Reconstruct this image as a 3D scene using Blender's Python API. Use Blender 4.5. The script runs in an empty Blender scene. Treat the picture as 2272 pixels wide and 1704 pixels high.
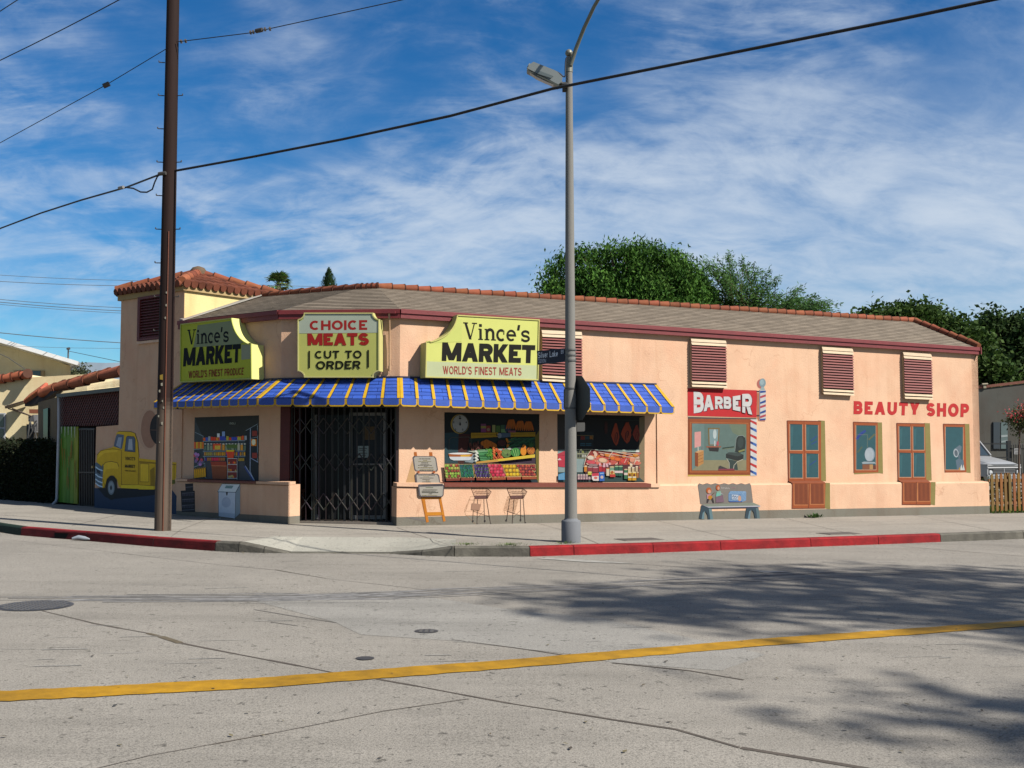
import bpy, math, random
from mathutils import Vector
random.seed(7)
R = math.radians
scn = bpy.context.scene
COL = scn.collection
# ---------------------------------------------------------------- camera
F_PX, HORIZON, CAM_Z = 2300.0, 985.0, 1.65          # focal length in photo pixels, horizon row, eye height
TH = math.atan((HORIZON - 852) / F_PX)
CT, ST = math.cos(TH), math.sin(TH)
cd = bpy.data.cameras.new("camera")
cd.sensor_width = 36.0
cd.lens = 36.0 * F_PX / 2272.0
cd.clip_start, cd.clip_end = 0.1, 8000
cam = bpy.data.objects.new("camera", cd)
COL.objects.link(cam)
cam.location = (0, 0, CAM_Z)
cam.rotation_euler = (math.pi / 2 + TH, 0, 0)
scn.camera = cam
# ---------------------------------------------------------------- light and exposure
SUN_EL, SUN_AZ = 42.0, 121.5                        # azimuth clockwise from +Y
scn.view_settings.view_transform = 'Standard'
scn.view_settings.look = 'None'
scn.view_settings.exposure = 1.04
scn.view_settings.gamma = 1.0
sl = bpy.data.lights.new("sun", 'SUN')
sl.energy = 5.0
sl.angle = R(0.5)
sl.color = (1.0, 0.945, 0.86)
sun = bpy.data.objects.new("sun", sl)
COL.objects.link(sun)
to_sun = Vector((math.sin(R(SUN_AZ)) * math.cos(R(SUN_EL)), math.cos(R(SUN_AZ)) * math.cos(R(SUN_EL)), math.sin(R(SUN_EL))))
sun.rotation_euler = to_sun.to_track_quat('Z', 'Y').to_euler()
sun.location = to_sun * 50
# ---------------------------------------------------------------- world: physical sky with thin streaky cloud
world = bpy.data.worlds.new("World")
scn.world = world
world.use_nodes = True
wn, wl = world.node_tree.nodes, world.node_tree.links
for n_ in list(wn):
    wn.remove(n_)


def N(nodes, typ, **kw):
    n_ = nodes.new(typ)
    for k, v in kw.items():
        if k.startswith('i_'):
            n_.inputs[k[2:].replace('_', ' ')].default_value = v
        else:
            setattr(n_, k, v)
    return n_


def math_node(nodes, links, op, a, b=None, clamp=False):
    n_ = nodes.new('ShaderNodeMath')
    n_.operation = op
    n_.use_clamp = clamp
    for i, v in enumerate((a, b)):
        if v is None:
            continue
        if isinstance(v, (int, float)):
            n_.inputs[i].default_value = v
        else:
            links.new(v, n_.inputs[i])
    return n_.outputs[0]


SKY_STRENGTH = 0.05
sky = N(wn, 'ShaderNodeTexSky', sky_type='NISHITA', sun_disc=False)
sky.sun_elevation, sky.sun_rotation = R(SUN_EL), R(SUN_AZ)
sky.altitude, sky.air_density, sky.dust_density, sky.ozone_density = 100, 1.0, 0.05, 3.6
hs = N(wn, 'ShaderNodeHueSaturation')
hs.inputs['Saturation'].default_value = 1.32
hs.inputs['Value'].default_value = 1.0
wl.new(sky.outputs[0], hs.inputs['Color'])
tc = N(wn, 'ShaderNodeTexCoord')
sep = N(wn, 'ShaderNodeSeparateXYZ')
wl.new(tc.outputs['Generated'], sep.inputs[0])
zc = math_node(wn, wl, 'MAXIMUM', sep.outputs[2], 0.0)
zc = math_node(wn, wl, 'ADD', zc, 0.42)
cx = math_node(wn, wl, 'DIVIDE', sep.outputs[0], zc)
cy = math_node(wn, wl, 'DIVIDE', sep.outputs[1], zc)
comb = N(wn, 'ShaderNodeCombineXYZ')
wl.new(cx, comb.inputs[0])
wl.new(cy, comb.inputs[1])


def cloud_noise(rot, scale, sc, detail, rough, dist, off):
    mp = N(wn, 'ShaderNodeMapping')
    mp.inputs['Rotation'].default_value = (0, 0, R(rot))
    mp.inputs['Scale'].default_value = (scale[0], scale[1], 1)
    mp.inputs['Location'].default_value = (off, off * 0.37, 0)
    wl.new(comb.outputs[0], mp.inputs['Vector'])
    nz = N(wn, 'ShaderNodeTexNoise')
    nz.inputs['Scale'].default_value = sc
    nz.inputs['Detail'].default_value = detail
    nz.inputs['Roughness'].default_value = rough
    nz.inputs['Distortion'].default_value = dist
    wl.new(mp.outputs[0], nz.inputs['Vector'])
    return nz.outputs[0]


def ramp(val, lo, hi):
    mr = N(wn, 'ShaderNodeMapRange', interpolation_type='SMOOTHSTEP')
    mr.inputs['From Min'].default_value = lo
    mr.inputs['From Max'].default_value = hi
    wl.new(val, mr.inputs['Value'])
    return mr.outputs[0]


big = ramp(cloud_noise(-20, (0.8, 1.0), 1.6, 4, 0.55, 0.3, 3.3), 0.28, 0.56)
streak = ramp(cloud_noise(28, (1.0, 2.0), 2.3, 10, 0.64, 0.8, 11.2), 0.36, 0.74)
wisp = ramp(cloud_noise(-34, (1.0, 2.2), 4.4, 9, 0.65, 0.8, 5.7), 0.40, 0.78)
fine = ramp(cloud_noise(15, (1.0, 1.5), 11.0, 5, 0.6, 0.5, 1.1), 0.3, 0.75)
m1 = math_node(wn, wl, 'MULTIPLY', wisp, 0.75)
m2 = math_node(wn, wl, 'ADD', streak, m1)
m3 = math_node(wn, wl, 'MULTIPLY', m2, big)
f1 = math_node(wn, wl, 'MULTIPLY', fine, 0.35)
f2 = math_node(wn, wl, 'ADD', f1, 0.72)
m4 = math_node(wn, wl, 'MULTIPLY', math_node(wn, wl, 'MULTIPLY', m3, ramp(sep.outputs[2], 0.07, 0.20)), f2)
m4 = math_node(wn, wl, 'ADD', m4, math_node(wn, wl, 'MULTIPLY', math_node(wn, wl, 'MULTIPLY', big, fine), 0.26))
# thin veil that thickens to the right of the street
rt = math_node(wn, wl, 'MULTIPLY', ramp(cx, -0.5, 0.9), math_node(wn, wl, 'SUBTRACT', 1.0, ramp(sep.outputs[2], 0.20, 0.40)))
rt = math_node(wn, wl, 'MULTIPLY', rt, 0.70)
m4 = math_node(wn, wl, 'ADD', m4, math_node(wn, wl, 'MULTIPLY', rt, f2))
CLOUD_MAX = 0.88
m4 = math_node(wn, wl, 'POWER', math_node(wn, wl, 'MAXIMUM', m4, 0.0), 1.7)
mask = math_node(wn, wl, 'DIVIDE', m4, math_node(wn, wl, 'ADD', m4, 0.52))
mask = math_node(wn, wl, 'MINIMUM', mask, CLOUD_MAX)
mix = N(wn, 'ShaderNodeMix', data_type='RGBA')
wl.new(mask, mix.inputs[0])
tint = N(wn, 'ShaderNodeVectorMath', operation='MULTIPLY')
tint.inputs[1].default_value = (0.56, 0.87, 1.0)      # clear dry air: a deeper blue than the model's default
wl.new(hs.outputs[0], tint.inputs[0])
wl.new(tint.outputs[0], mix.inputs[6])
mix.inputs[7].default_value = (6.2, 7.0, 8.0, 1)
bg = N(wn, 'ShaderNodeBackground')
bg.inputs['Strength'].default_value = SKY_STRENGTH
wl.new(mix.outputs[2], bg.inputs['Color'])
wo = N(wn, 'ShaderNodeOutputWorld')
wl.new(bg.outputs[0], wo.inputs['Surface'])

# ---------------------------------------------------------------- survey helpers (photo measurements -> metres)
GA, GB = -0.0106, -0.0053                            # the street falls 1 percent to the right, 0.5 percent away
KERB = 0.15


def gz(x, y, h=0.0):
    return GA * x + GB * y + h


def ray(px, py):
    u, v = (px - 1136) / F_PX, (852 - py) / F_PX
    return Vector((u, CT - v * ST, ST + v * CT))


def ground(px, py, h=0.0):
    r = ray(px, py)
    k = (h - CAM_Z) / (r.z - GA * r.x - GB * r.y)
    return Vector((k * r.x, k * r.y, CAM_Z + k * r.z))


def at_depth(px, py, y):
    r = ray(px, py)
    k = y / r.y
    return Vector((k * r.x, y, CAM_Z + k * r.z))


def z_at(x, y, py):
    v = (852 - py) / F_PX
    return CAM_Z + y * (v * CT + ST) / (CT - v * ST)


class Plane:
    """A vertical wall plane: origin o, horizontal direction t, outward normal n."""

    def __init__(self, a, b):
        self.o = Vector((a[0], a[1], 0))
        self.t = Vector((b[0] - a[0], b[1] - a[1], 0))
        self.len = self.t.length
        self.t.normalize()
        self.n = Vector((self.t.y, -self.t.x, 0))
        if self.n.dot(self.o) > 0:
            self.n = -self.n

    def shifted(self, d):
        p = Plane.__new__(Plane)
        p.o, p.t, p.n, p.len = self.o + self.n * d, self.t, self.n, self.len
        return p

    def p(self, px, py, d=0.0):
        r = ray(px, py)
        k = (self.o + self.n * d).dot(self.n) / r.dot(self.n)
        return Vector((k * r.x, k * r.y, CAM_Z + k * r.z))

    def s(self, px, d=0.0, py=HORIZON):
        return (self.p(px, py, d) - self.o).dot(self.t)

    def w(self, s, z, d=0.0):
        q = self.o + self.t * s + self.n * d
        return Vector((q.x, q.y, z))

    def z(self, s, py, d=0.0):
        q = self.o + self.t * s + self.n * d
        return z_at(q.x, q.y, py)


def meet(p, dp, q, dq):
    """Plan point where wall p moved out dp meets wall q moved out dq."""
    a, b = p.o + p.n * dp, q.o + q.n * dq
    det = p.t.x * (-q.t.y) + q.t.x * p.t.y
    k = ((b.x - a.x) * (-q.t.y) + q.t.x * (b.y - a.y)) / det
    return a + p.t * k


def lin(c):
    return tuple((v / 12.92 if v <= 0.04045 else ((v + 0.055) / 1.055) ** 2.4) for v in (x / 255.0 for x in c))


ALBEDO = 0.76
PAINT_GAIN = 0.55                                    # photo brightness of a sunlit colour -> reflectance


def c8(r, g, b, k=1.0):
    return tuple(min(0.8, v * k * PAINT_GAIN) for v in lin((r, g, b)))


# ---------------------------------------------------------------- materials
MATS = {}


def mat(name, col=None, rough=0.8, var=0.12, vscale=3.0, bump=0.0, bscale=40.0, metal=0.0, spec=0.3, detail=5.0, stain=0.0, stretch=None, trans=0.0):
    """Procedural material. col None: the base colour comes from the mesh's own paint colours."""
    if name in MATS:
        return MATS[name]
    m = bpy.data.materials.new(name)
    m.use_nodes = True
    nd, lk = m.node_tree.nodes, m.node_tree.links
    bs = nd['Principled BSDF']
    bs.inputs['Roughness'].default_value = rough
    bs.inputs['Metallic'].default_value = metal
    bs.inputs['Specular IOR Level'].default_value = spec
    if col is None:
        at = N(nd, 'ShaderNodeAttribute', attribute_name='Col')
        base = at.outputs['Color']
    else:
        rgb = N(nd, 'ShaderNodeRGB')
        rgb.outputs[0].default_value = (*(v * ALBEDO for v in col), 1)
        base = rgb.outputs[0]
    tcn = N(nd, 'ShaderNodeTexCoord')
    vec = tcn.outputs['Object']
    if stretch:
        mp = N(nd, 'ShaderNodeMapping')
        mp.inputs['Scale'].default_value = stretch
        lk.new(vec, mp.inputs['Vector'])
        vec = mp.outputs[0]
    nz = N(nd, 'ShaderNodeTexNoise')
    nz.inputs['Scale'].default_value = vscale
    nz.inputs['Detail'].default_value = detail
    nz.inputs['Roughness'].default_value = 0.62
    lk.new(vec, nz.inputs['Vector'])
    mr = N(nd, 'ShaderNodeMapRange')
    mr.inputs['From Min'].default_value = 0.25
    mr.inputs['From Max'].default_value = 0.75
    mr.inputs['To Min'].default_value = 1 - var
    mr.inputs['To Max'].default_value = 1 + var
    lk.new(nz.outputs[0], mr.inputs['Value'])
    fac = mr.outputs[0]
    if stain > 0:
        n2 = N(nd, 'ShaderNodeTexNoise')
        n2.inputs['Scale'].default_value = 0.55
        n2.inputs['Detail'].default_value = 7
        n2.inputs['Roughness'].default_value = 0.7
        n2.inputs['Distortion'].default_value = 0.6
        lk.new(tcn.outputs['Object'], n2.inputs['Vector'])
        m2_ = N(nd, 'ShaderNodeMapRange')
        m2_.inputs['From Min'].default_value = 0.42
        m2_.inputs['From Max'].default_value = 0.72
        m2_.inputs['To Min'].default_value = 1.0
        m2_.inputs['To Max'].default_value = 1 - stain
        lk.new(n2.outputs[0], m2_.inputs['Value'])
        fac = math_node(nd, lk, 'MULTIPLY', fac, m2_.outputs[0])
    vm = N(nd, 'ShaderNodeVectorMath', operation='SCALE')
    lk.new(base, vm.inputs[0])
    lk.new(fac, vm.inputs['Scale'])
    lk.new(vm.outputs[0], bs.inputs['Base Color'])
    if bump > 0:
        n3 = N(nd, 'ShaderNodeTexNoise')
        n3.inputs['Scale'].default_value = bscale
        n3.inputs['Detail'].default_value = 4
        lk.new(vec, n3.inputs['Vector'])
        bp = N(nd, 'ShaderNodeBump')
        bp.inputs['Strength'].default_value = bump
        bp.inputs['Distance'].default_value = 0.02
        lk.new(n3.outputs[0], bp.inputs['Height'])
        lk.new(bp.outputs[0], bs.inputs['Normal'])
    if trans > 0:
        tr = N(nd, 'ShaderNodeBsdfTranslucent')
        lk.new(vm.outputs[0], tr.inputs['Color'])
        ms = N(nd, 'ShaderNodeMixShader')
        ms.inputs[0].default_value = trans
        lk.new(bs.outputs[0], ms.inputs[1])
        lk.new(tr.outputs[0], ms.inputs[2])
        lk.new(ms.outputs[0], nd['Material Output'].inputs['Surface'])
    MATS[name] = m
    return m


PAINT = mat('mural_paint', rough=0.75, var=0.09, vscale=9, spec=0.25, detail=8)
STUCCO = mat('stucco', rough=0.9, var=0.06, vscale=2.2, bump=0.3, bscale=40, spec=0.15, stain=0.10, detail=8)
WORN = mat('worn_paint', rough=0.6, var=0.16, vscale=6, bump=0.15, bscale=30, spec=0.35, detail=8)
GLOSS = mat('gloss_paint', rough=0.3, var=0.05, vscale=3, spec=0.5)
SIGN = mat('sign_plastic', rough=0.6, var=0.05, vscale=2.5, spec=0.12, stain=0.06)
METAL = mat('galvanised_metal', rough=0.5, var=0.18, vscale=60, metal=0.25, spec=0.4, bump=0.1, bscale=120)
DARKMETAL = mat('dark_metal', rough=0.5, var=0.1, vscale=12, metal=0.3, spec=0.4)
CLAY = mat('clay_tile', rough=0.85, var=0.22, vscale=5, bump=0.25, bscale=25, spec=0.2, stain=0.15)
SHINGLE = mat('shingle', rough=0.95, var=0.14, vscale=14, bump=0.3, bscale=60, spec=0.1, stain=0.08)
WOOD = mat('weathered_wood', rough=0.85, var=0.25, vscale=5, bump=0.35, bscale=14, spec=0.2, stretch=(1, 1, 0.12), detail=8)
CONC = mat('concrete', rough=0.92, var=0.10, vscale=1.4, bump=0.3, bscale=60, spec=0.15, stain=0.16, detail=9)
LEAF = mat('leaf', rough=0.7, var=0.25, vscale=1.2, spec=0.12, trans=0.3)
BARK = mat('bark', rough=0.95, var=0.3, vscale=8, bump=0.5, bscale=12, spec=0.1, stretch=(1, 1, 0.3))
GLASS = mat('window_glass', rough=0.08, var=0.02, vscale=2, spec=0.7)
RUBBER = mat('cable_rubber', rough=0.6, var=0.05, vscale=20)


def road_material(name, col, speck=0.35):
    m = mat(name, col, rough=0.92, var=0.07, vscale=0.45, bump=0.0, spec=0.15, stain=0.14, detail=9)
    nd, lk = m.node_tree.nodes, m.node_tree.links
    bs = nd['Principled BSDF']
    src = bs.inputs['Base Color'].links[0].from_socket
    tcn = N(nd, 'ShaderNodeTexCoord')

    def spots(scale, lo, hi, amt, det=3.0, st=(1, 1, 1)):
        mp = N(nd, 'ShaderNodeMapping')
        mp.inputs['Scale'].default_value = st
        mp.inputs['Rotation'].default_value = (0, 0, R(-24))
        lk.new(tcn.outputs['Object'], mp.inputs['Vector'])
        nz = N(nd, 'ShaderNodeTexNoise')
        nz.inputs['Scale'].default_value = scale
        nz.inputs['Detail'].default_value = det
        nz.inputs['Roughness'].default_value = 0.7
        lk.new(mp.outputs[0], nz.inputs['Vector'])
        mr = N(nd, 'ShaderNodeMapRange')
        mr.inputs['From Min'].default_value = lo
        mr.inputs['From Max'].default_value = hi
        mr.inputs['To Min'].default_value = 1.0
        mr.inputs['To Max'].default_value = 1 - amt
        lk.new(nz.outputs[0], mr.inputs['Value'])
        return mr.outputs[0]
    f = math_node(nd, lk, 'MULTIPLY', spots(85, 0.46, 0.62, speck * 1.25), spots(14, 0.645, 0.69, 0.5, 2.0))
    f = math_node(nd, lk, 'MULTIPLY', f, spots(0.9, 0.48, 0.75, 0.24, 8.0, (0.16, 1.5, 1)))
    f = math_node(nd, lk, 'MULTIPLY', f, spots(42, 0.52, 0.68, 0.22, 3.0))
    f = math_node(nd, lk, 'MULTIPLY', f, spots(0.35, 0.48, 0.7, 0.13, 9.0))
    f = math_node(nd, lk, 'MULTIPLY', f, 1.30)
    vm = N(nd, 'ShaderNodeVectorMath', operation='SCALE')
    lk.new(src, vm.inputs[0])
    lk.new(f, vm.inputs['Scale'])
    lk.new(vm.outputs[0], bs.inputs['Base Color'])
    n3 = N(nd, 'ShaderNodeTexNoise')
    n3.inputs['Scale'].default_value = 120
    n3.inputs['Detail'].default_value = 3
    lk.new(tcn.outputs['Object'], n3.inputs['Vector'])
    bp = N(nd, 'ShaderNodeBump')
    bp.inputs['Strength'].default_value = 0.35
    bp.inputs['Distance'].default_value = 0.01
    lk.new(n3.outputs[0], bp.inputs['Height'])
    lk.new(bp.outputs[0], bs.inputs['Normal'])
    return m


# weathered wall paint: pinker repaint patches, rain streaks and hairline cracks
nd_, lk_ = STUCCO.node_tree.nodes, STUCCO.node_tree.links
bs_ = nd_['Principled BSDF']
src_ = bs_.inputs['Base Color'].links[0].from_socket
tc_ = N(nd_, 'ShaderNodeTexCoord')


def wall_noise(scale, st, lo, hi, det=6.0, rough=.65, dist=0.4):
    mp = N(nd_, 'ShaderNodeMapping')
    mp.inputs['Scale'].default_value = st
    lk_.new(tc_.outputs['Object'], mp.inputs['Vector'])
    nz = N(nd_, 'ShaderNodeTexNoise')
    for k_, v_ in (('Scale', scale), ('Detail', det), ('Roughness', rough), ('Distortion', dist)):
        nz.inputs[k_].default_value = v_
    lk_.new(mp.outputs[0], nz.inputs['Vector'])
    mr = N(nd_, 'ShaderNodeMapRange')
    mr.inputs['From Min'].default_value, mr.inputs['From Max'].default_value = lo, hi
    lk_.new(nz.outputs[0], mr.inputs['Value'])
    return mr.outputs[0]


def wall_mul(col_sock, fac, c_):
    mx = N(nd_, 'ShaderNodeMix', data_type='RGBA', blend_type='MULTIPLY')
    lk_.new(fac, mx.inputs[0])
    lk_.new(col_sock, mx.inputs[6])
    mx.inputs[7].default_value = (*c_, 1)
    return mx.outputs[2]


src_ = wall_mul(src_, wall_noise(0.8, (1, 1, .8), .45, .62), (.97, .90, .88))
src_ = wall_mul(src_, wall_noise(2.2, (1.3, 1.3, .10), .50, .74, 7), (.90, .86, .82))
src_ = wall_mul(src_, wall_noise(5.0, (1, 1, 1), .62, .70, 8, .75), (.90, .86, .84))
vo_ = N(nd_, 'ShaderNodeTexVoronoi', feature='DISTANCE_TO_EDGE')
vo_.inputs['Scale'].default_value = 0.55
wv_ = N(nd_, 'ShaderNodeTexNoise')
wv_.inputs['Scale'].default_value = 2.2
wv_.inputs['Detail'].default_value = 6
lk_.new(tc_.outputs['Object'], wv_.inputs['Vector'])
va_ = N(nd_, 'ShaderNodeVectorMath', operation='MULTIPLY_ADD')
lk_.new(wv_.outputs['Color'], va_.inputs[0])
va_.inputs[1].default_value = (.9, .9, .9)
lk_.new(tc_.outputs['Object'], va_.inputs[2])
lk_.new(va_.outputs[0], vo_.inputs['Vector'])
ck_ = N(nd_, 'ShaderNodeMapRange')
ck_.inputs['From Min'].default_value, ck_.inputs['From Max'].default_value = 0.0, 0.010
ck_.inputs['To Min'].default_value, ck_.inputs['To Max'].default_value = 0.55, 0.0
lk_.new(vo_.outputs['Distance'], ck_.inputs['Value'])
ck2_ = math_node(nd_, lk_, 'MULTIPLY', ck_.outputs[0], wall_noise(.9, (1, 1, 1), .50, .60, 3))
src_ = wall_mul(src_, ck2_, (.62, .54, .48))
lk_.new(src_, bs_.inputs['Base Color'])


# ---------------------------------------------------------------- mesh builder
class MB:
    def __init__(self):
        self.v, self.f, self.c, self.sm = [], [], [], []

    def poly(self, pts, col, smooth=False):
        i = len(self.v)
        self.v.extend(Vector(p) for p in pts)
        self.f.append(tuple(range(i, i + len(pts))))
        self.c.append(col)
        self.sm.append(smooth)

    def mesh(self, pts, faces, col, smooth=False):
        i = len(self.v)
        self.v.extend(Vector(p) for p in pts)
        for f_ in faces:
            self.f.append(tuple(i + k for k in f_))
            self.c.append(col)
            self.sm.append(smooth)

    def box8(self, q, col):
        """q: 8 corners, 0-3 one face in order, 4-7 the opposite face."""
        self.mesh(q, [(0, 1, 2, 3), (7, 6, 5, 4), (0, 4, 5, 1), (1, 5, 6, 2), (2, 6, 7, 3), (3, 7, 4, 0)], col)

    def box(self, o, a, b, c_, col):
        o, a, b, c_ = Vector(o), Vector(a), Vector(b), Vector(c_)
        self.box8([o, o + a, o + a + b, o + b, o + c_, o + a + c_, o + a + b + c_, o + b + c_], col)

    def prism(self, pts, ext, col, side=None):
        """Flat outline pts pushed along ext, both ends closed."""
        pts = [Vector(p) for p in pts]
        ext = Vector(ext)
        n_ = len(pts)
        self.poly(pts, col)
        self.poly([p + ext for p in reversed(pts)], side or col)
        for i in range(n_):
            j = (i + 1) % n_
            self.poly([pts[i], pts[j], pts[j] + ext, pts[i] + ext], side or col)

    def tube(self, pts, rad, col, n=8, caps=True, smooth=True):
        pts = [Vector(p) for p in pts]
        m_ = len(pts)
        rads = rad if isinstance(rad, (list, tuple)) else [rad] * m_
        base = len(self.v)
        prev = None
        for i, p in enumerate(pts):
            d = (pts[min(i + 1, m_ - 1)] - pts[max(i - 1, 0)])
            if d.length < 1e-9:
                d = Vector((0, 0, 1))
            d.normalize()
            if prev is None:
                a = d.orthogonal().normalized()
            else:
                a = prev - d * prev.dot(d)
                a = a.normalized() if a.length > 1e-6 else d.orthogonal().normalized()
            prev = a
            b = d.cross(a)
            for k in range(n):
                an = 2 * math.pi * k / n
                self.v.append(p + (a * math.cos(an) + b * math.sin(an)) * rads[i])
        for i in range(m_ - 1):
            for k in range(n):
                k2 = (k + 1) % n
                self.f.append((base + i * n + k, base + i * n + k2, base + (i + 1) * n + k2, base + (i + 1) * n + k))
                self.c.append(col)
                self.sm.append(smooth)
        if caps:
            self.poly([self.v[base + k] for k in reversed(range(n))], col)
            self.poly([self.v[base + (m_ - 1) * n + k] for k in range(n)], col)

    def lathe(self, o, prof, col, n=16, smooth=True):
        """Vertical turned shape: prof = [(radius, height)...] above o."""
        o = Vector(o)
        base = len(self.v)
        for r_, h in prof:
            for k in range(n):
                a = 2 * math.pi * k / n
                self.v.append(o + Vector((r_ * math.cos(a), r_ * math.sin(a), h)))
        for i in range(len(prof) - 1):
            for k in range(n):
                k2 = (k + 1) % n
                self.f.append((base + i * n + k, base + i * n + k2, base + (i + 1) * n + k2, base + (i + 1) * n + k))
                self.c.append(col)
                self.sm.append(smooth)
        self.poly([self.v[base + k] for k in reversed(range(n))], col)
        self.poly([self.v[base + (len(prof) - 1) * n + k] for k in range(n)], col)

    def build(self, name, material, parent=None):
        off = Vector((0, 0, 0))
        q = parent
        while q is not None:
            off += q.location
            q = q.parent
        me = bpy.data.meshes.new(name)
        me.from_pydata([tuple(p - off) for p in self.v], [], self.f)
        at = me.attributes.new('Col', 'FLOAT_COLOR', 'FACE')
        buf = []
        for c_ in self.c:
            buf.extend((c_[0] * ALBEDO, c_[1] * ALBEDO, c_[2] * ALBEDO, 1.0))
        at.data.foreach_set('color', buf)
        me.polygons.foreach_set('use_smooth', self.sm)
        me.materials.append(material)
        me.update()
        o = bpy.data.objects.new(name, me)
        COL.objects.link(o)
        o.parent = parent
        return o


def tag(o, label=None, cat=None, group=None, kind=None):
    for k, v in (('label', label), ('category', cat), ('group', group), ('kind', kind)):
        if v:
            o[k] = v
    return o


def thing(name, label, cat, loc, group=None):
    o = bpy.data.objects.new(name, None)
    COL.objects.link(o)
    o.location = Vector(loc)
    o.empty_display_size = 0.2
    return tag(o, label, cat, group)


def struct(name, mb, material):
    return tag(mb.build(name, material), kind='structure')


# ---------------------------------------------------------------- sign writer's alphabet (strokes on a unit box)
def arc(cx_, cy_, rx, ry, a0, a1, n=12):
    return [(cx_ + rx * math.cos(R(a0 + (a1 - a0) * i / n)), cy_ + ry * math.sin(R(a0 + (a1 - a0) * i / n))) for i in range(n + 1)]


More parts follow.
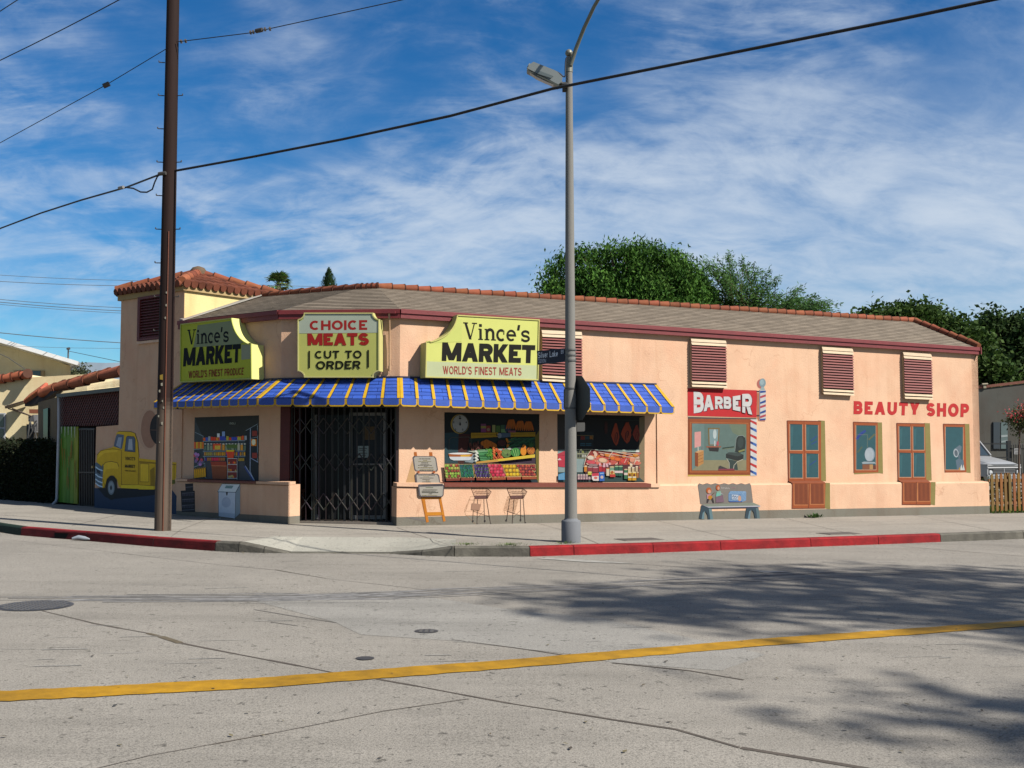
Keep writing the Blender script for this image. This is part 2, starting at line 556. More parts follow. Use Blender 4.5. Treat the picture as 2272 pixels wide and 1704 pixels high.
S_CURVE = arc(.5, .75, .48, .25, 20, 180, 9) + arc(.5, .75, .48, .25, 180, 270, 5)[1:] + arc(.5, .25, .5, .25, 90, 0, 5)[1:] + arc(.5, .25, .5, .25, 0, -160, 9)[1:]
O_RING = arc(.5, .5, .5, .5, 0, 360, 24)
GL = {
    'A': (.95, [('d', 0, 0, .5, 1), ('d', 1, 0, .5, 1), ('p', [(.22, .28), (.78, .28)])]),
    'B': (.8, [('p', [(0, -.0), (0, 1)]), ('p', [(0, 1), (.6, 1)] + arc(.6, .76, .34, .24, 90, -90, 8)[1:] + [(0, .52)]), ('p', [(.5, .52), (.62, .52)] + arc(.62, .26, .38, .26, 90, -90, 8)[1:] + [(0, 0)])]),
    'C': (.9, [('p', arc(.52, .5, .52, .5, 48, 312, 18))]),
    'D': (.85, [('p', [(0, 0), (0, 1), (.45, 1)] + arc(.45, .5, .55, .5, 90, -90, 12)[1:] + [(0, 0), (0, .1)])]),
    'E': (.72, [('p', [(1, 1), (0, 1), (0, 0), (1, 0)]), ('p', [(0, .5), (.85, .5)])]),
    'F': (.7, [('p', [(1, 1), (0, 1), (0, 0)]), ('p', [(0, .48), (.85, .48)])]),
    'G': (.92, [('p', arc(.52, .5, .52, .5, 48, 330, 18) + [(1, .46), (.58, .46)])]),
    'H': (.85, [('v', 0), ('v', 1), ('p', [(0, .5), (1, .5)])]),
    'I': (.22, [('v', .5)]),
    'K': (.85, [('v', 0), ('d', .08, .32, 1, 1), ('d', .34, .52, 1, 0)]),
    'L': (.7, [('p', [(0, 1), (0, 0), (1, 0)])]),
    'M': (1.15, [('v', 0), ('v', 1), ('d', 0, 1, .5, .05), ('d', 1, 1, .5, .05)]),
    'N': (.88, [('v', 0), ('v', 1), ('d', 0, 1, 1, 0)]),
    'O': (.98, [('p', O_RING)]),
    'P': (.78, [('v', 0), ('p', [(0, 1), (.6, 1)] + arc(.6, .71, .4, .29, 90, -90, 9)[1:] + [(0, .42)])]),
    'R': (.82, [('v', 0), ('p', [(0, 1), (.6, 1)] + arc(.6, .73, .38, .27, 90, -90, 9)[1:] + [(0, .46)]), ('d', .52, .5, 1, 0)]),
    'S': (.8, [('p', S_CURVE)]),
    'T': (.78, [('p', [(0, 1), (1, 1)]), ('v', .5)]),
    'U': (.85, [('p', [(0, 1), (0, .4)] + arc(.5, .4, .5, .4, 180, 360, 12)[1:] + [(1, 1)])]),
    'V': (.92, [('d', 0, 1, .5, 0), ('d', 1, 1, .5, 0)]),
    'W': (1.3, [('d', 0, 1, .27, 0), ('d', .5, 1, .27, 0), ('d', .5, 1, .73, 0), ('d', 1, 1, .73, 0)]),
    'Y': (.86, [('d', 0, 1, .5, .42), ('d', 1, 1, .5, .42), ('p', [(.5, .5), (.5, -.08)])]),
    "'": (.2, [('d', .3, .68, .6, 1)]),
    '0': (.65, [('p', O_RING)]),
    '1': (.4, [('v', .6), ('d', .1, .78, .6, 1)]),
    '2': (.65, [('p', arc(.5, .72, .48, .28, 170, -20, 9) + [(0, 0), (1.05, 0)])]),
    '3': (.65, [('p', arc(.48, .75, .46, .25, 150, -90, 9)), ('p', arc(.48, .26, .5, .26, 90, -150, 9))]),
    '4': (.65, [('p', [(.75, -.05), (.75, 1), (0, .3), (1, .3)])]),
    '5': (.65, [('p', [(.9, 1), (.1, 1), (.05, .55)] + arc(.45, .3, .5, .3, 120, -150, 9))]),
    'i': (.2, [('p', [(.5, -.05), (.5, .62)]), ('p', [(.5, .8), (.5, .95)])]),
    'l': (.2, [('v', .5)]),
    'v': (.6, [('d', 0, .66, .5, 0), ('d', 1, .66, .5, 0)]),
    'e': (.6, [('p', [(.02, .33), (.98, .33)] + arc(.5, .33, .48, .33, 0, 310, 14)[1:])]),
    'r': (.42, [('p', [(0, -.05), (0, .7)]), ('p', [(0, .4), (.3, .6), (1, .64)])]),
    'a': (.6, [('p', arc(.5, .33, .48, .33, 0, 360, 14)), ('p', [(1, -.05), (1, .7)])]),
    'k': (.58, [('v', 0), ('d', .05, .22, .95, .66), ('d', .3, .38, 1, 0)]),
    'n': (.6, [('p', [(0, -.05), (0, .7)]), ('p', [(0, .4)] + arc(.5, .4, .5, .26, 150, 0, 8) + [(1, -.05)])]),
    'c': (.58, [('p', arc(.5, .33, .5, .33, 48, 312, 12))]),
    's': (.5, [('p', [(x, y * .66) for x, y in S_CURVE])]),
    'y': (.58, [('d', 0, .66, .5, 0), ('d', 1, .66, .3, -.25)]),
    'o': (.6, [('p', arc(.5, .33, .5, .33, 0, 360, 14))]),
    'b': (.6, [('v', 0), ('p', arc(.5, .33, .5, .33, 0, 360, 14))]),
    'd': (.6, [('v', 1), ('p', arc(.5, .33, .5, .33, 0, 360, 14))]),
    '-': (.5, [('p', [(0, .4), (1, .4)])]),
    ' ': (.4, []),
}
# slab-serif letters: (width, [(kind, data, stroke factor)])
SER = {
    'V': (.95, [('d', .17, 1, .52, 0, 1.0), ('d', .85, 1, .52, 0, .45), ('p', [(-.0, .975), (.36, .975)], .4), ('p', [(.66, .975), (1.04, .975)], .4)]),
    'i': (.42, [('p', [(.5, 0), (.5, .66)], 1.0), ('p', [(.1, .025), (.9, .025)], .4), ('p', [(.15, .64), (.5, .64)], .4), ('p', [(.5, .78), (.5, .95)], 1.15)]),
    'n': (.78, [('p', [(.22, 0), (.22, .66)], 1.0), ('p', [(.22, .44)] + arc(.52, .42, .28, .22, 140, 0, 8) + [(.8, 0)], 1.0), ('p', [(0, .025), (.44, .025)], .4), ('p', [(.6, .025), (1.04, .025)], .4), ('p', [(.02, .64), (.22, .64)], .4)]),
    'c': (.66, [('p', arc(.52, .33, .42, .30, 60, 310, 12), .9), ('p', [(.76, .50), (.86, .50)], 1.5)]),
    'e': (.66, [('p', [(.1, .35), (.92, .35)] + arc(.5, .34, .42, .29, 5, 310, 14)[1:], .8)]),
    's': (.58, [('p', [(.08 + x * .84, .03 + y * .6) for x, y in S_CURVE], .85), ('p', [(.9, .46), (.9, .62)], .4), ('p', [(.06, .02), (.06, .2)], .4)]),
    "'": (.26, [('d', .35, .66, .6, 1, 1.0)]),
}


def strip(pts, t):
    """Mitred stroke outline of a polyline, as quads."""
    n_ = len(pts)
    closed = n_ > 3 and abs(pts[0][0] - pts[-1][0]) < 1e-6 and abs(pts[0][1] - pts[-1][1]) < 1e-6
    L, Rr = [], []
    for i in range(n_):
        def dr(a, b):
            dx, dy = b[0] - a[0], b[1] - a[1]
            l_ = math.hypot(dx, dy) or 1e-9
            return dx / l_, dy / l_
        if i == 0 and not closed:
            d0 = d1 = dr(pts[0], pts[1])
        elif i == n_ - 1 and not closed:
            d0 = d1 = dr(pts[-2], pts[-1])
        else:
            d0 = dr(pts[i - 1] if i else pts[-2], pts[i])
            d1 = dr(pts[i], pts[i + 1] if i < n_ - 1 else pts[1])
        nx, ny = -(d0[1] + d1[1]), d0[0] + d1[0]
        l_ = math.hypot(nx, ny)
        if l_ < 1e-6:
            nx, ny, l_ = -d0[1], d0[0], 1
        nx, ny = nx / l_, ny / l_
        k = t / 2 / max(0.35, nx * -d0[1] + ny * d0[0])
        L.append((pts[i][0] + nx * k, pts[i][1] + ny * k))
        Rr.append((pts[i][0] - nx * k, pts[i][1] - ny * k))
    return [[L[i], L[i + 1], Rr[i + 1], Rr[i]] for i in range(n_ - 1)]


def text_polys(txt, t=0.2, gap=0.16, font='sans', wscale=1.0):
    """Polygons of a line of lettering, normalised to x 0..1 and y 0..1 (cap height)."""
    out, x = [], 0.0
    for ch in txt:
        w, prims = (SER if font == 'serif' else GL)[ch]
        w = w * wscale
        if font != 'serif':
            w = max(w, t) if ch != ' ' else w
        for pr in prims:
            if font == 'serif':
                tt = t * pr[-1]
                if pr[0] == 'p':
                    out += [[(x + a * w, b) for a, b in q] for q in _strip_scaled(pr[1], w, tt, 0)]
                else:
                    _, x0, y0, x1, y1, _k = pr
                    h_ = tt / 2
                    out.append([(x + x0 * w - h_, y0), (x + x0 * w + h_, y0), (x + x1 * w + h_, y1), (x + x1 * w - h_, y1)])
                continue
            if pr[0] == 'p':
                pp = [(t / 2 + a * (w - t), t / 2 + b * (1 - t)) for a, b in pr[1]]
                for i_, j_ in ((0, 1), (-1, -2)):
                    ux, uy = pr[1][i_]
                    dx, dy = pp[i_][0] - pp[j_][0], pp[i_][1] - pp[j_][1]
                    l_ = math.hypot(dx, dy)
                    if (abs(dy) < .02 * l_ and ux in (0, 1)) or (abs(dx) < .02 * l_ and uy in (0, 1)):
                        pp[i_] = (pp[i_][0] + dx / l_ * t / 2, pp[i_][1] + dy / l_ * t / 2)
                out += [[(x + a, b) for a, b in q] for q in strip(pp, t)]
            elif pr[0] == 'v':
                c_ = x + t / 2 + pr[1] * (w - t)
                out.append([(c_ - t / 2, 0), (c_ + t / 2, 0), (c_ + t / 2, 1), (c_ - t / 2, 1)])
            else:
                _, x0, y0, x1, y1 = pr
                dx, dy = (x1 - x0) * w, (y1 - y0)
                h_ = min(t * 0.62, t * math.hypot(dx, dy) / abs(dy) / 2)
                a0, a1 = x + h_ + x0 * (w - 2 * h_), x + h_ + x1 * (w - 2 * h_)
                out.append([(a0 - h_, y0), (a0 + h_, y0), (a1 + h_, y1), (a1 - h_, y1)])
        x += w + gap
    x -= gap
    return [[(a / x, b) for a, b in q] for q in out]


def _strip_scaled(pts, w, t, _):
    qs = strip([(a * w, b) for a, b in pts], t)
    return [[(a / w, b) for a, b in q] for q in qs]


# ---------------------------------------------------------------- mural painter
class Paint:
    """Flat paint on a wall plane; coordinates are photo measurements of the wall."""

    def __init__(self, root, plane, x0, y0, sc, d=0.004, k=1.0, material=None):
        self.root, self.pl, self.x0, self.y0, self.sc, self.d, self.k = root, plane, x0, y0, sc, d, k
        self.i, self.parts, self.mb = 0, [], None
        self.material = material or PAINT

    def part(self, name, label=None):
        self.mb = MB()
        self.parts.append((name, self.mb, label))
        return self

    def at(self, x, y, e=0.0):
        return self.pl.p(self.x0 + x / self.sc, self.y0 + y / self.sc, self.d + e)

    def col(self, c):
        return c8(*c[:3], self.k * (c[3] if len(c) > 3 else 1))

    def poly(self, pts, c):
        self.i += 1
        e = self.i * 0.00013
        self.mb.poly([self.at(x, y, e) for x, y in pts], self.col(c))

    def rect(self, x0, y0, x1, y1, c):
        self.poly([(x0, y0), (x1, y0), (x1, y1), (x0, y1)], c)

    def ell(self, cx_, cy_, rx, ry, c, n=14, rot=0.0):
        a = R(rot)
        self.poly([(cx_ + rx * math.cos(t_) * math.cos(a) - ry * math.sin(t_) * math.sin(a), cy_ + rx * math.cos(t_) * math.sin(a) + ry * math.sin(t_) * math.cos(a)) for t_ in (2 * math.pi * k / n for k in range(n))], c)

    def line(self, pts, w, c):
        self.i += 1
        e = self.i * 0.00013
        cc = self.col(c)
        for q in strip(pts, w):
            self.mb.poly([self.at(x, y, e) for x, y in q], cc)

    def text(self, txt, quad, c, **kw):
        self.i += 1
        tl, tr, br, bl = quad
        cc = self.col(c)
        for j, q in enumerate(text_polys(txt, **kw)):
            pts = []
            for u, v in q:
                top = (tl[0] + (tr[0] - tl[0]) * u, tl[1] + (tr[1] - tl[1]) * u)
                bot = (bl[0] + (br[0] - bl[0]) * u, bl[1] + (br[1] - bl[1]) * u)
                pts.append(self.at(bot[0] + (top[0] - bot[0]) * v, bot[1] + (top[1] - bot[1]) * v, self.i * 0.00013 + (j % 12) * 0.0002))
            self.mb.poly(pts, cc)
        self.i += 12

    def done(self):
        for name, mb, label in self.parts:
            if mb.f:
                o = mb.build(name, self.material, self.root)
                if label:
                    o['label'] = label


# walls of the market: plinth lines measured on the pavement, walls set back from them
PL_A, PL_B = 0.15, 0.18
_a0, _a1 = ground(210, 1128, KERB), ground(640.6, 1163, KERB)
_b0, _b1 = ground(881, 1167, KERB), ground(2192, 1140, KERB)
WA = Plane(_a0, _a1).shifted(-PL_A)
WB = Plane(_b0, _b1).shifted(-PL_B)
AC = WA.p(621, HORIZON)
CB = WB.p(886, HORIZON)
WC = Plane(AC, CB)
print('C width', WC.len, 'A', WA.len, 'B', WB.len, 'normals', WA.n, WC.n, WB.n)
WL = .0062                                            # thickness of the line paint stack above the road
# ================================================================ THE SETTING: road, kerb, pavement
ROAD = road_material('road_concrete', (0.224, 0.207, 0.180))
PATCH = road_material('road_patch_concrete', (0.226, 0.216, 0.195), 0.3)
PAVE = road_material('pavement_concrete', (0.250, 0.229, 0.196), 0.28)
KERBMAT = mat('kerb_paint', rough=0.75, var=0.4, vscale=5, bump=0.4, bscale=30, spec=0.2, stain=0.55, detail=9)
m = MB()
E_ = 700
xs = [-E_, -60, -15, 0, 15, 60, E_]
ys = [-60, 0, 12, 30, 80, E_]
for i in range(len(xs) - 1):
    for j in range(len(ys) - 1):
        m.poly([(x, y, gz(x, y)) for x, y in ((xs[i], ys[j]), (xs[i + 1], ys[j]), (xs[i + 1], ys[j + 1]), (xs[i], ys[j + 1]))], (.4, .4, .4))
struct('road', m, ROAD)

# kerb line: photo points of the gutter, with kerb height and paint
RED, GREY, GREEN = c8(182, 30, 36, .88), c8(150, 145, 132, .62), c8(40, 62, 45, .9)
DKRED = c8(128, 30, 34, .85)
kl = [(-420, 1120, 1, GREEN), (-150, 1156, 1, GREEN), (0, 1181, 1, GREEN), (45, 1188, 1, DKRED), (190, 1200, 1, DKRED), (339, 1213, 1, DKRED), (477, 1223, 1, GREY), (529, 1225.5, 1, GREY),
      (585, 1227, .55, GREY), (642, 1228, .06, GREY), (863, 1229, .06, GREY), (935, 1233, .5, GREY), (1008, 1235, 1, GREY), (1176, 1235, 1, RED), (1274, 1232, 1, RED), (1450, 1226.5, 1, RED), (1600, 1221, 1, RED),
      (1800, 1213.5, 1, RED), (1950, 1208, 1, RED), (2088, 1202.5, 1, GREY), (2272, 1195.5, 1, GREY), (2700, 1178, 1, GREY)]
kp = [ground(a, b, 0) for a, b, *_ in kl]
# carry the B-side kerb on beyond the frame in its own direction
d_ = (kp[-1] - kp[-4]).normalized()
kp.append(kp[-1] + d_ * 60)
kl.append((0, 0, 1, GREY))
d_ = (kp[0] - kp[2]).normalized()
kp.insert(0, kp[0] + d_ * 40)
kl.insert(0, (0, 0, 1, GREEN))
nk = len(kp)
inw = []
for i in range(nk):
    dd = kp[min(i + 1, nk - 1)] - kp[max(i - 1, 0)]
    inw.append(Vector((-dd.y, dd.x, 0)).normalized())


def lift(p, h):
    return Vector((p.x, p.y, gz(p.x, p.y, h)))


m = MB()
gapk = 0.006
for i in range(nk - 1):
    a, b = kp[i], kp[i + 1]
    ha, hb = kl[i][2] * KERB, kl[i + 1][2] * KERB
    colr = kl[i][3]
    n_seg = max(1, int((b - a).length / 2.2))
    for s_ in range(n_seg):
        u0, u1 = s_ / n_seg, (s_ + 1) / n_seg
        L_ = (b - a).length
        p0, p1 = a.lerp(b, u0 + gapk / L_), a.lerp(b, u1 - gapk / L_)
        i0, i1 = inw[i].lerp(inw[i + 1], u0), inw[i].lerp(inw[i + 1], u1)
        h0, h1 = ha + (hb - ha) * u0, ha + (hb - ha) * u1
        q = [lift(p0, -.05), lift(p1, -.05), lift(p1 + i1 * .012, h1 - .02), lift(p0 + i0 * .012, h0 - .02)]
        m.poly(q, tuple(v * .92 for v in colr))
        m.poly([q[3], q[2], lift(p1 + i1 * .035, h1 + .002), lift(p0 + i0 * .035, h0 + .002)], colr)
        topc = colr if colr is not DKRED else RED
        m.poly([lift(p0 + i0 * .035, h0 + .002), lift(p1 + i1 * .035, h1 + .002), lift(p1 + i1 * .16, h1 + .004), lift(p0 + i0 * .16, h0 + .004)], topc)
        m.poly([lift(p0, -.05), q[3], lift(p0 + i0 * .16, h0), lift(p0 + i0 * .16, -.05)], (.05, .05, .05))
        m.poly([lift(p1, -.05), q[2], lift(p1 + i1 * .16, h1), lift(p1 + i1 * .16, -.05)], (.05, .05, .05))
struct('kerb', m, KERBMAT)

m = MB()
for i in range(nk - 1):
    ha, hb = kl[i][2] * KERB, kl[i + 1][2] * KERB
    a, b = kp[i] + inw[i] * .15, kp[i + 1] + inw[i + 1] * .15
    a2, b2 = kp[i] + inw[i] * 1.25, kp[i + 1] + inw[i + 1] * 1.25
    m.poly([lift(a, ha), lift(b, hb), lift(b2, KERB), lift(a2, KERB)], (.4, .4, .4))
    if i == 0 or i == nk - 2:
        far = 60
    else:
        far = 60
for i in range(nk - 1):
    a2, b2 = kp[i] + inw[i] * 1.25, kp[i + 1] + inw[i + 1] * 1.25
    ta, tb = a2 + Vector((0, 70, 0)), b2 + Vector((0, 70, 0))
    m.poly([lift(a2, KERB), lift(b2, KERB), lift(tb, KERB), lift(ta, KERB)], (.4, .4, .4))
struct('pavement', m, PAVE)
m = MB()
for i in range(nk - 1):
    if min(kl[i][2], kl[i + 1][2]) < .99 and kl[i][3] is GREY and 0 < i < nk - 2:
        ha, hb = kl[i][2] * KERB, kl[i + 1][2] * KERB
        a, b = kp[i] + inw[i] * .165, kp[i + 1] + inw[i + 1] * .165
        a2, b2 = kp[i] + inw[i] * 1.24, kp[i + 1] + inw[i + 1] * 1.24
        m.poly([lift(a, ha + .006), lift(b, hb + .006), lift(b2, KERB + .005), lift(a2, KERB + .005)], (.4, .4, .4))
struct('kerb_ramp', m, road_material('ramp_concrete', (0.285, 0.275, 0.235), 0.25))

# joints scored in the pavement, cracks and joints in the road, wheel marks, the patch and the yellow line
m = MB()


def ground_strip(mb, pts, w, h, col, jit=0.0):
    g_ = [ground(px, py, h) for px, py in pts]
    if jit:
        n2 = []
        for i in range(len(g_) - 1):
            L_ = (g_[i + 1] - g_[i]).length
            k = max(1, int(L_ / .35))
            for j in range(k):
                n2.append(g_[i].lerp(g_[i + 1], j / k) + Vector((random.uniform(-jit, jit), random.uniform(-jit, jit), 0)))
        g_ = n2 + [g_[-1]]
        g_ = [Vector((p.x, p.y, gz(p.x, p.y, h))) for p in g_]
    for i in range(len(g_) - 1):
        a, b = g_[i], g_[i + 1]
        n_ = Vector((-(b - a).y, (b - a).x, 0)).normalized()
        wa = (w[0] + (w[1] - w[0]) * i / (len(g_) - 1)) if isinstance(w, tuple) else w
        wa *= random.uniform(.6, 1.4) if jit else 1
        e = (b - a).normalized() * .003
        mb.poly([a - n_ * wa / 2, b - n_ * wa / 2 + e, b + n_ * wa / 2 + e, a + n_ * wa / 2], col)


dk = (.12, .105, .09)
for pts in ([(560, 1187), (900, 1184)], [(880, 1170), (1010, 1214)], [(1190, 1160), (1270, 1182), (1330, 1207)], [(1420, 1146), (1640, 1198)], [(1700, 1140), (1900, 1187)], [(1960, 1130), (2200, 1176)], [(300, 1133), (160, 1166)], [(470, 1148), (400, 1176), (380, 1190)], [(1010, 1196), (1500, 1181), (2300, 1152)], [(0, 1142), (330, 1166)]):
    ground_strip(m, pts, .012, KERB + .004, dk)
struct('pavement_joints', m, mat('joint_dirt', rough=.95, var=.3, vscale=8))
m = MB()
dk = (.075, .062, .05)
ground_strip(m, [(95, 1355), (210, 1383), (330, 1405)], .03, .0022, dk, .006)
ground_strip(m, [(330, 1405), (352, 1412), (400, 1426)], .045, .004, (.10, .08, .05), .02)
ground_strip(m, [(400, 1426), (740, 1492), (830, 1504), (1136, 1561), (1500, 1618), (1640, 1658)], .024, .003, dk, .008)
ground_strip(m, [(1640, 1658), (1820, 1688), (2000, 1718), (2272, 1768)], .034, .003, dk, .012)
ground_strip(m, [(180, 1712), (330, 1676), (600, 1627), (850, 1577), (1040, 1550)], .012, .004, (.13, .11, .09), .004)
ground_strip(m, [(0, 1195), (470, 1251), (610, 1264)], .015, .004, (.2, .18, .16), .003)
ground_strip(m, [(610, 1264), (723, 1283)], .03, .0022, dk, .006)
ground_strip(m, [(723, 1283), (1020, 1316), (1140, 1330)], .012, .004, (.2, .18, .16), .003)
ground_strip(m, [(565, 1352), (650, 1366), (745, 1381)], .02, .0036, (.12, .11, .1), .008)
ground_strip(m, [(600, 1380), (660, 1388)], .015, .004, (.12, .11, .1), .008)
ground_strip(m, [(1000, 1419), (1150, 1438), (1270, 1456)], .02, .0036, dk, .006)
ground_strip(m, [(1360, 1470), (1530, 1488), (1650, 1508)], .02, .0036, dk, .006)
ground_strip(m, [(1260, 1243), (1600, 1262)], .02, .0036, (.2, .18, .16), .004)
ground_strip(m, [(2000, 1212), (2272, 1234)], .02, .004, (.16, .14, .12), .004)
ground_strip(m, [(20, 1258), (130, 1254)], .012, .004, (.16, .14, .12), .01)
struct('road_joints', m, mat('road_joint_dirt', rough=.95, var=.35, vscale=5))
m = MB()
for q in ([(560, 1332), (960, 1326), (1130, 1352), (1330, 1372), (1480, 1404), (1700, 1452), (1600, 1488), (1360, 1470), (1270, 1452), (1140, 1437), (1000, 1421), (800, 1408), (745, 1381)],):
    m.poly([ground(a, b, .002) for a, b in q], (.3, .3, .3))
struct('road_patch', m, PATCH)
m = MB()
for k in range(46):
    x0 = random.uniform(-100, 1500)
    ln = random.uniform(200, 900)
    yy = lambda x: 1330 - .006 * x + (-0.000012 * x * x if x > 900 else 0)
    o_ = random.gauss(0, 5.0)
    ground_strip(m, [(x0, yy(x0) + o_), (x0 + ln / 2, yy(x0 + ln / 2) + o_), (x0 + ln, yy(x0 + ln) + o_)], random.uniform(.01, .05), .0042, (.17, .165, .16), .01)
for k in range(60):
    x0, y0 = random.uniform(0, 2200), random.uniform(1245, 1480)
    ln = random.uniform(20, 120)
    ground_strip(m, [(x0, y0), (x0 + ln, y0 - ln * .02)], random.uniform(.008, .02), .0042, (.24, .23, .21), .006)
struct('tyre_marks', m, mat('tyre_rubber_mark', rough=.9, var=.4, vscale=9))
m = MB()
g0, g1 = [(0, 1533), (560, 1504.5), (1136, 1462.5), (1700, 1416), (2272, 1376.5)], [(0, 1556), (560, 1527), (1136, 1482), (1700, 1432), (2272, 1389)]


def dens(pts):
    out = []
    for i in range(len(pts) - 1):
        for j in range(24):
            u = j / 24
            out.append((pts[i][0] + (pts[i + 1][0] - pts[i][0]) * u, pts[i][1] + (pts[i + 1][1] - pts[i][1]) * u))
    return out + [pts[-1]]


A_, B_ = [ground(*p, WL) for p in dens(g0)], [ground(*p, WL) for p in dens(g1)]
for L_ in (A_, B_):
    d0, d1 = (L_[0] - L_[24]).normalized(), (L_[-1] - L_[-49]).normalized()
    L_[:0] = [L_[0] + d0 * (40 - 2 * k) for k in range(20)]
    L_ += [L_[-1] + d1 * (k + 1) * 3 for k in range(20)]
wob = [random.uniform(-.012, .012) for _ in A_]
wob2 = [random.uniform(-.012, .012) for _ in A_]
for i in range(len(A_) - 1):
    pa, pb = A_[i] + Vector((0, wob[i], 0)), A_[i + 1] + Vector((0, wob[i + 1], 0))
    pc, pd = B_[i + 1] + Vector((0, wob2[i + 1], 0)), B_[i] + Vector((0, wob2[i], 0))
    m.poly([pa, pb, pc, pd], c8(228, 170, 8, .8))
YEL = mat('road_line_paint', rough=.75, var=.3, vscale=7, stain=.4, detail=10, spec=.3, bump=.2, bscale=90)
struct('yellow_line', m, YEL)
m = MB()
for q in ([(1190, 1239), (1215, 1237), (1360, 1246), (1420, 1251), (1300, 1247)], [(1650, 1264), (1760, 1268), (1700, 1271)]):  # pale patches painting the sunlit gaps between the shadows on the road
    m.poly([ground(a, b, WL) for a, b in q], c8(225, 222, 212, .75))
struct('lit_gap_patches', m, YEL)


def disc(mb, px, py, rx, h, col, n=28, prof=None):
    c_ = ground(px, py, h)
    c2 = ground(px + rx, py, h)
    r_ = (c2 - c_).length
    for k in range(n):
        a0, a1 = 2 * math.pi * k / n, 2 * math.pi * (k + 1) / n
        p0 = Vector((c_.x + r_ * math.cos(a0), c_.y + r_ * math.sin(a0), 0))
        p1 = Vector((c_.x + r_ * math.cos(a1), c_.y + r_ * math.sin(a1), 0))
        mb.poly([lift(c_, h), lift(p0, h), lift(p1, h)], col)
    return c_, r_


def manhole(px, py, rx, label, grid):
    c0 = ground(px, py, 0)
    th_ = thing('manhole_cover', label, 'manhole cover', c0, 'iron covers set in the road')
    mb = MB()
    c_, r_ = disc(mb, px, py, rx, .004, (.085, .08, .078))
    mb.build('frame', DARKMETAL, th_)
    mb = MB()
    disc(mb, px, py, rx * .9, .0065, (.06, .058, .058))
    k = int(r_ * 2 / grid) if grid else -1
    for i in range(-k, k + 1):
        for j in range(-k, k + 1):
            x, y = i * grid, j * grid
            if x * x + y * y < (r_ * .84) ** 2:
                a = Vector((c_.x + x, c_.y + y, 0))
                q = .3 * grid
                base = [a + Vector((-q, -q, 0)), a + Vector((q, -q, 0)), a + Vector((q, q, 0)), a + Vector((-q, q, 0))]
                mb.box8([lift(p, .0065) for p in base] + [lift(p, .011) for p in base], (.13, .125, .12))
    mb.build('lid', DARKMETAL, th_)


manhole(78, 1343.5, 82, 'large round iron manhole cover in the road near the dark tyre marks', .06)
manhole(946, 1400, 27, 'small round iron manhole cover in the grey road patch', .05)
manhole(810, 1460, 21, 'smallest plain round valve cover just above the yellow line', 0)
for (px, py, lab) in ((1418, 1197, 'rectangular dark utility cover in the pavement beside the red kerb near the lamp post'), (1862, 1184, 'rectangular dark utility cover in the pavement below the left painted double doors')):
    c0 = ground(px, py, KERB)
    root = thing('utility_cover', lab, 'utility cover', c0, 'rectangular covers set in the pavement')
    t_, n_ = WB.t, WB.n
    mb = MB()
    q = [c0 + t_ * a + n_ * b for a, b in ((-.38, -.2), (.38, -.2), (.38, .2), (-.38, .2))]
    mb.box8([lift(p, KERB + .001) for p in q] + [lift(p, KERB + .007) for p in q], (.17, .15, .13))
    mb.build('frame', CONC, root)
    mb = MB()
    q = [c0 + t_ * a + n_ * b for a, b in ((-.34, -.165), (.34, -.165), (.34, .165), (-.34, .165))]
    mb.box8([lift(p, KERB + .003) for p in q] + [lift(p, KERB + .011) for p in q], (.10, .088, .08))
    mb.build('lid', CONC, root)

# storm drain mouth in the left kerb
root = thing('storm_drain', 'dark storm drain opening cut into the red kerb left of the wooden pole', 'drain', ground(160, 1197, 0))
m = MB()
for (a, b, dep) in (((122, 1187, 1194.5), (198, 1192.5, 1199.5), .02),):
    pa, pb = ground(a[0], a[2], 0), ground(b[0], b[2], 0)
    i_ = Vector((-(pb - pa).y, (pb - pa).x, 0)).normalized()
    o_ = -i_ * .012
    m.box8([lift(pa + o_, .015), lift(pb + o_, .015), lift(pb + i_ * .1, .015), lift(pa + i_ * .1, .015), lift(pa + o_, .105), lift(pb + o_, .105), lift(pb + i_ * .1, .105), lift(pa + i_ * .1, .105)], (.012, .011, .01))
m.build('opening', CONC, root)
m = MB()
m.box8([lift(pa + o_ * 2, .105), lift(pb + o_ * 2, .105), lift(pb + i_ * .1, .105), lift(pa + i_ * .1, .105), lift(pa + o_ * 2, .125), lift(pb + o_ * 2, .125), lift(pb + i_ * .1, .125), lift(pa + i_ * .1, .125)], c8(120, 30, 34, .9))
m.build('lintel_bar', KERBMAT, root)
m = MB()
c0 = ground(177, 1200, 0)
for k in range(4):
    h_ = [Vector((c0.x + random.uniform(-.14, .14), c0.y + random.uniform(-.1, .02), 0)) for _ in range(3)]
m.tube([c0 + Vector((-.13, 0, .04)), c0 + Vector((-.02, 0, .06)), c0 + Vector((.1, -.02, .045)), c0 + Vector((.19, -.03, .03))], [.02, .04, .035, .012], c8(190, 198, 206, .8), n=7)
tag(m.build('litter', GLOSS), 'crumpled pale plastic litter in the gutter at the drain', 'litter')
# ================================================================ THE MARKET BUILDING
PEACH = (.565, .368, .246)
YELLOWST = c8(252, 232, 168, 1.12)
GREYB = c8(168, 164, 150, .70)
MAROON = c8(150, 56, 60, .80)
market = thing('market_building', 'long peach stucco corner market with painted walls, maroon eaves and tiled tower', 'building', (WC.o.x, WC.o.y, gz(WC.o.x, WC.o.y, KERB)))
sT0, sT1 = WA.s(262), WA.s(403)
sL0 = WA.s(210)
sAC = (AC - WA.o).dot(WA.t)
sCB = (CB - WB.o).dot(WB.t)
sB1 = WB.s(2174)
sCe = WC.len
zA = lambda s, py, d=0: WA.z(s, py, d)
EV = .07                                             # eave overhang
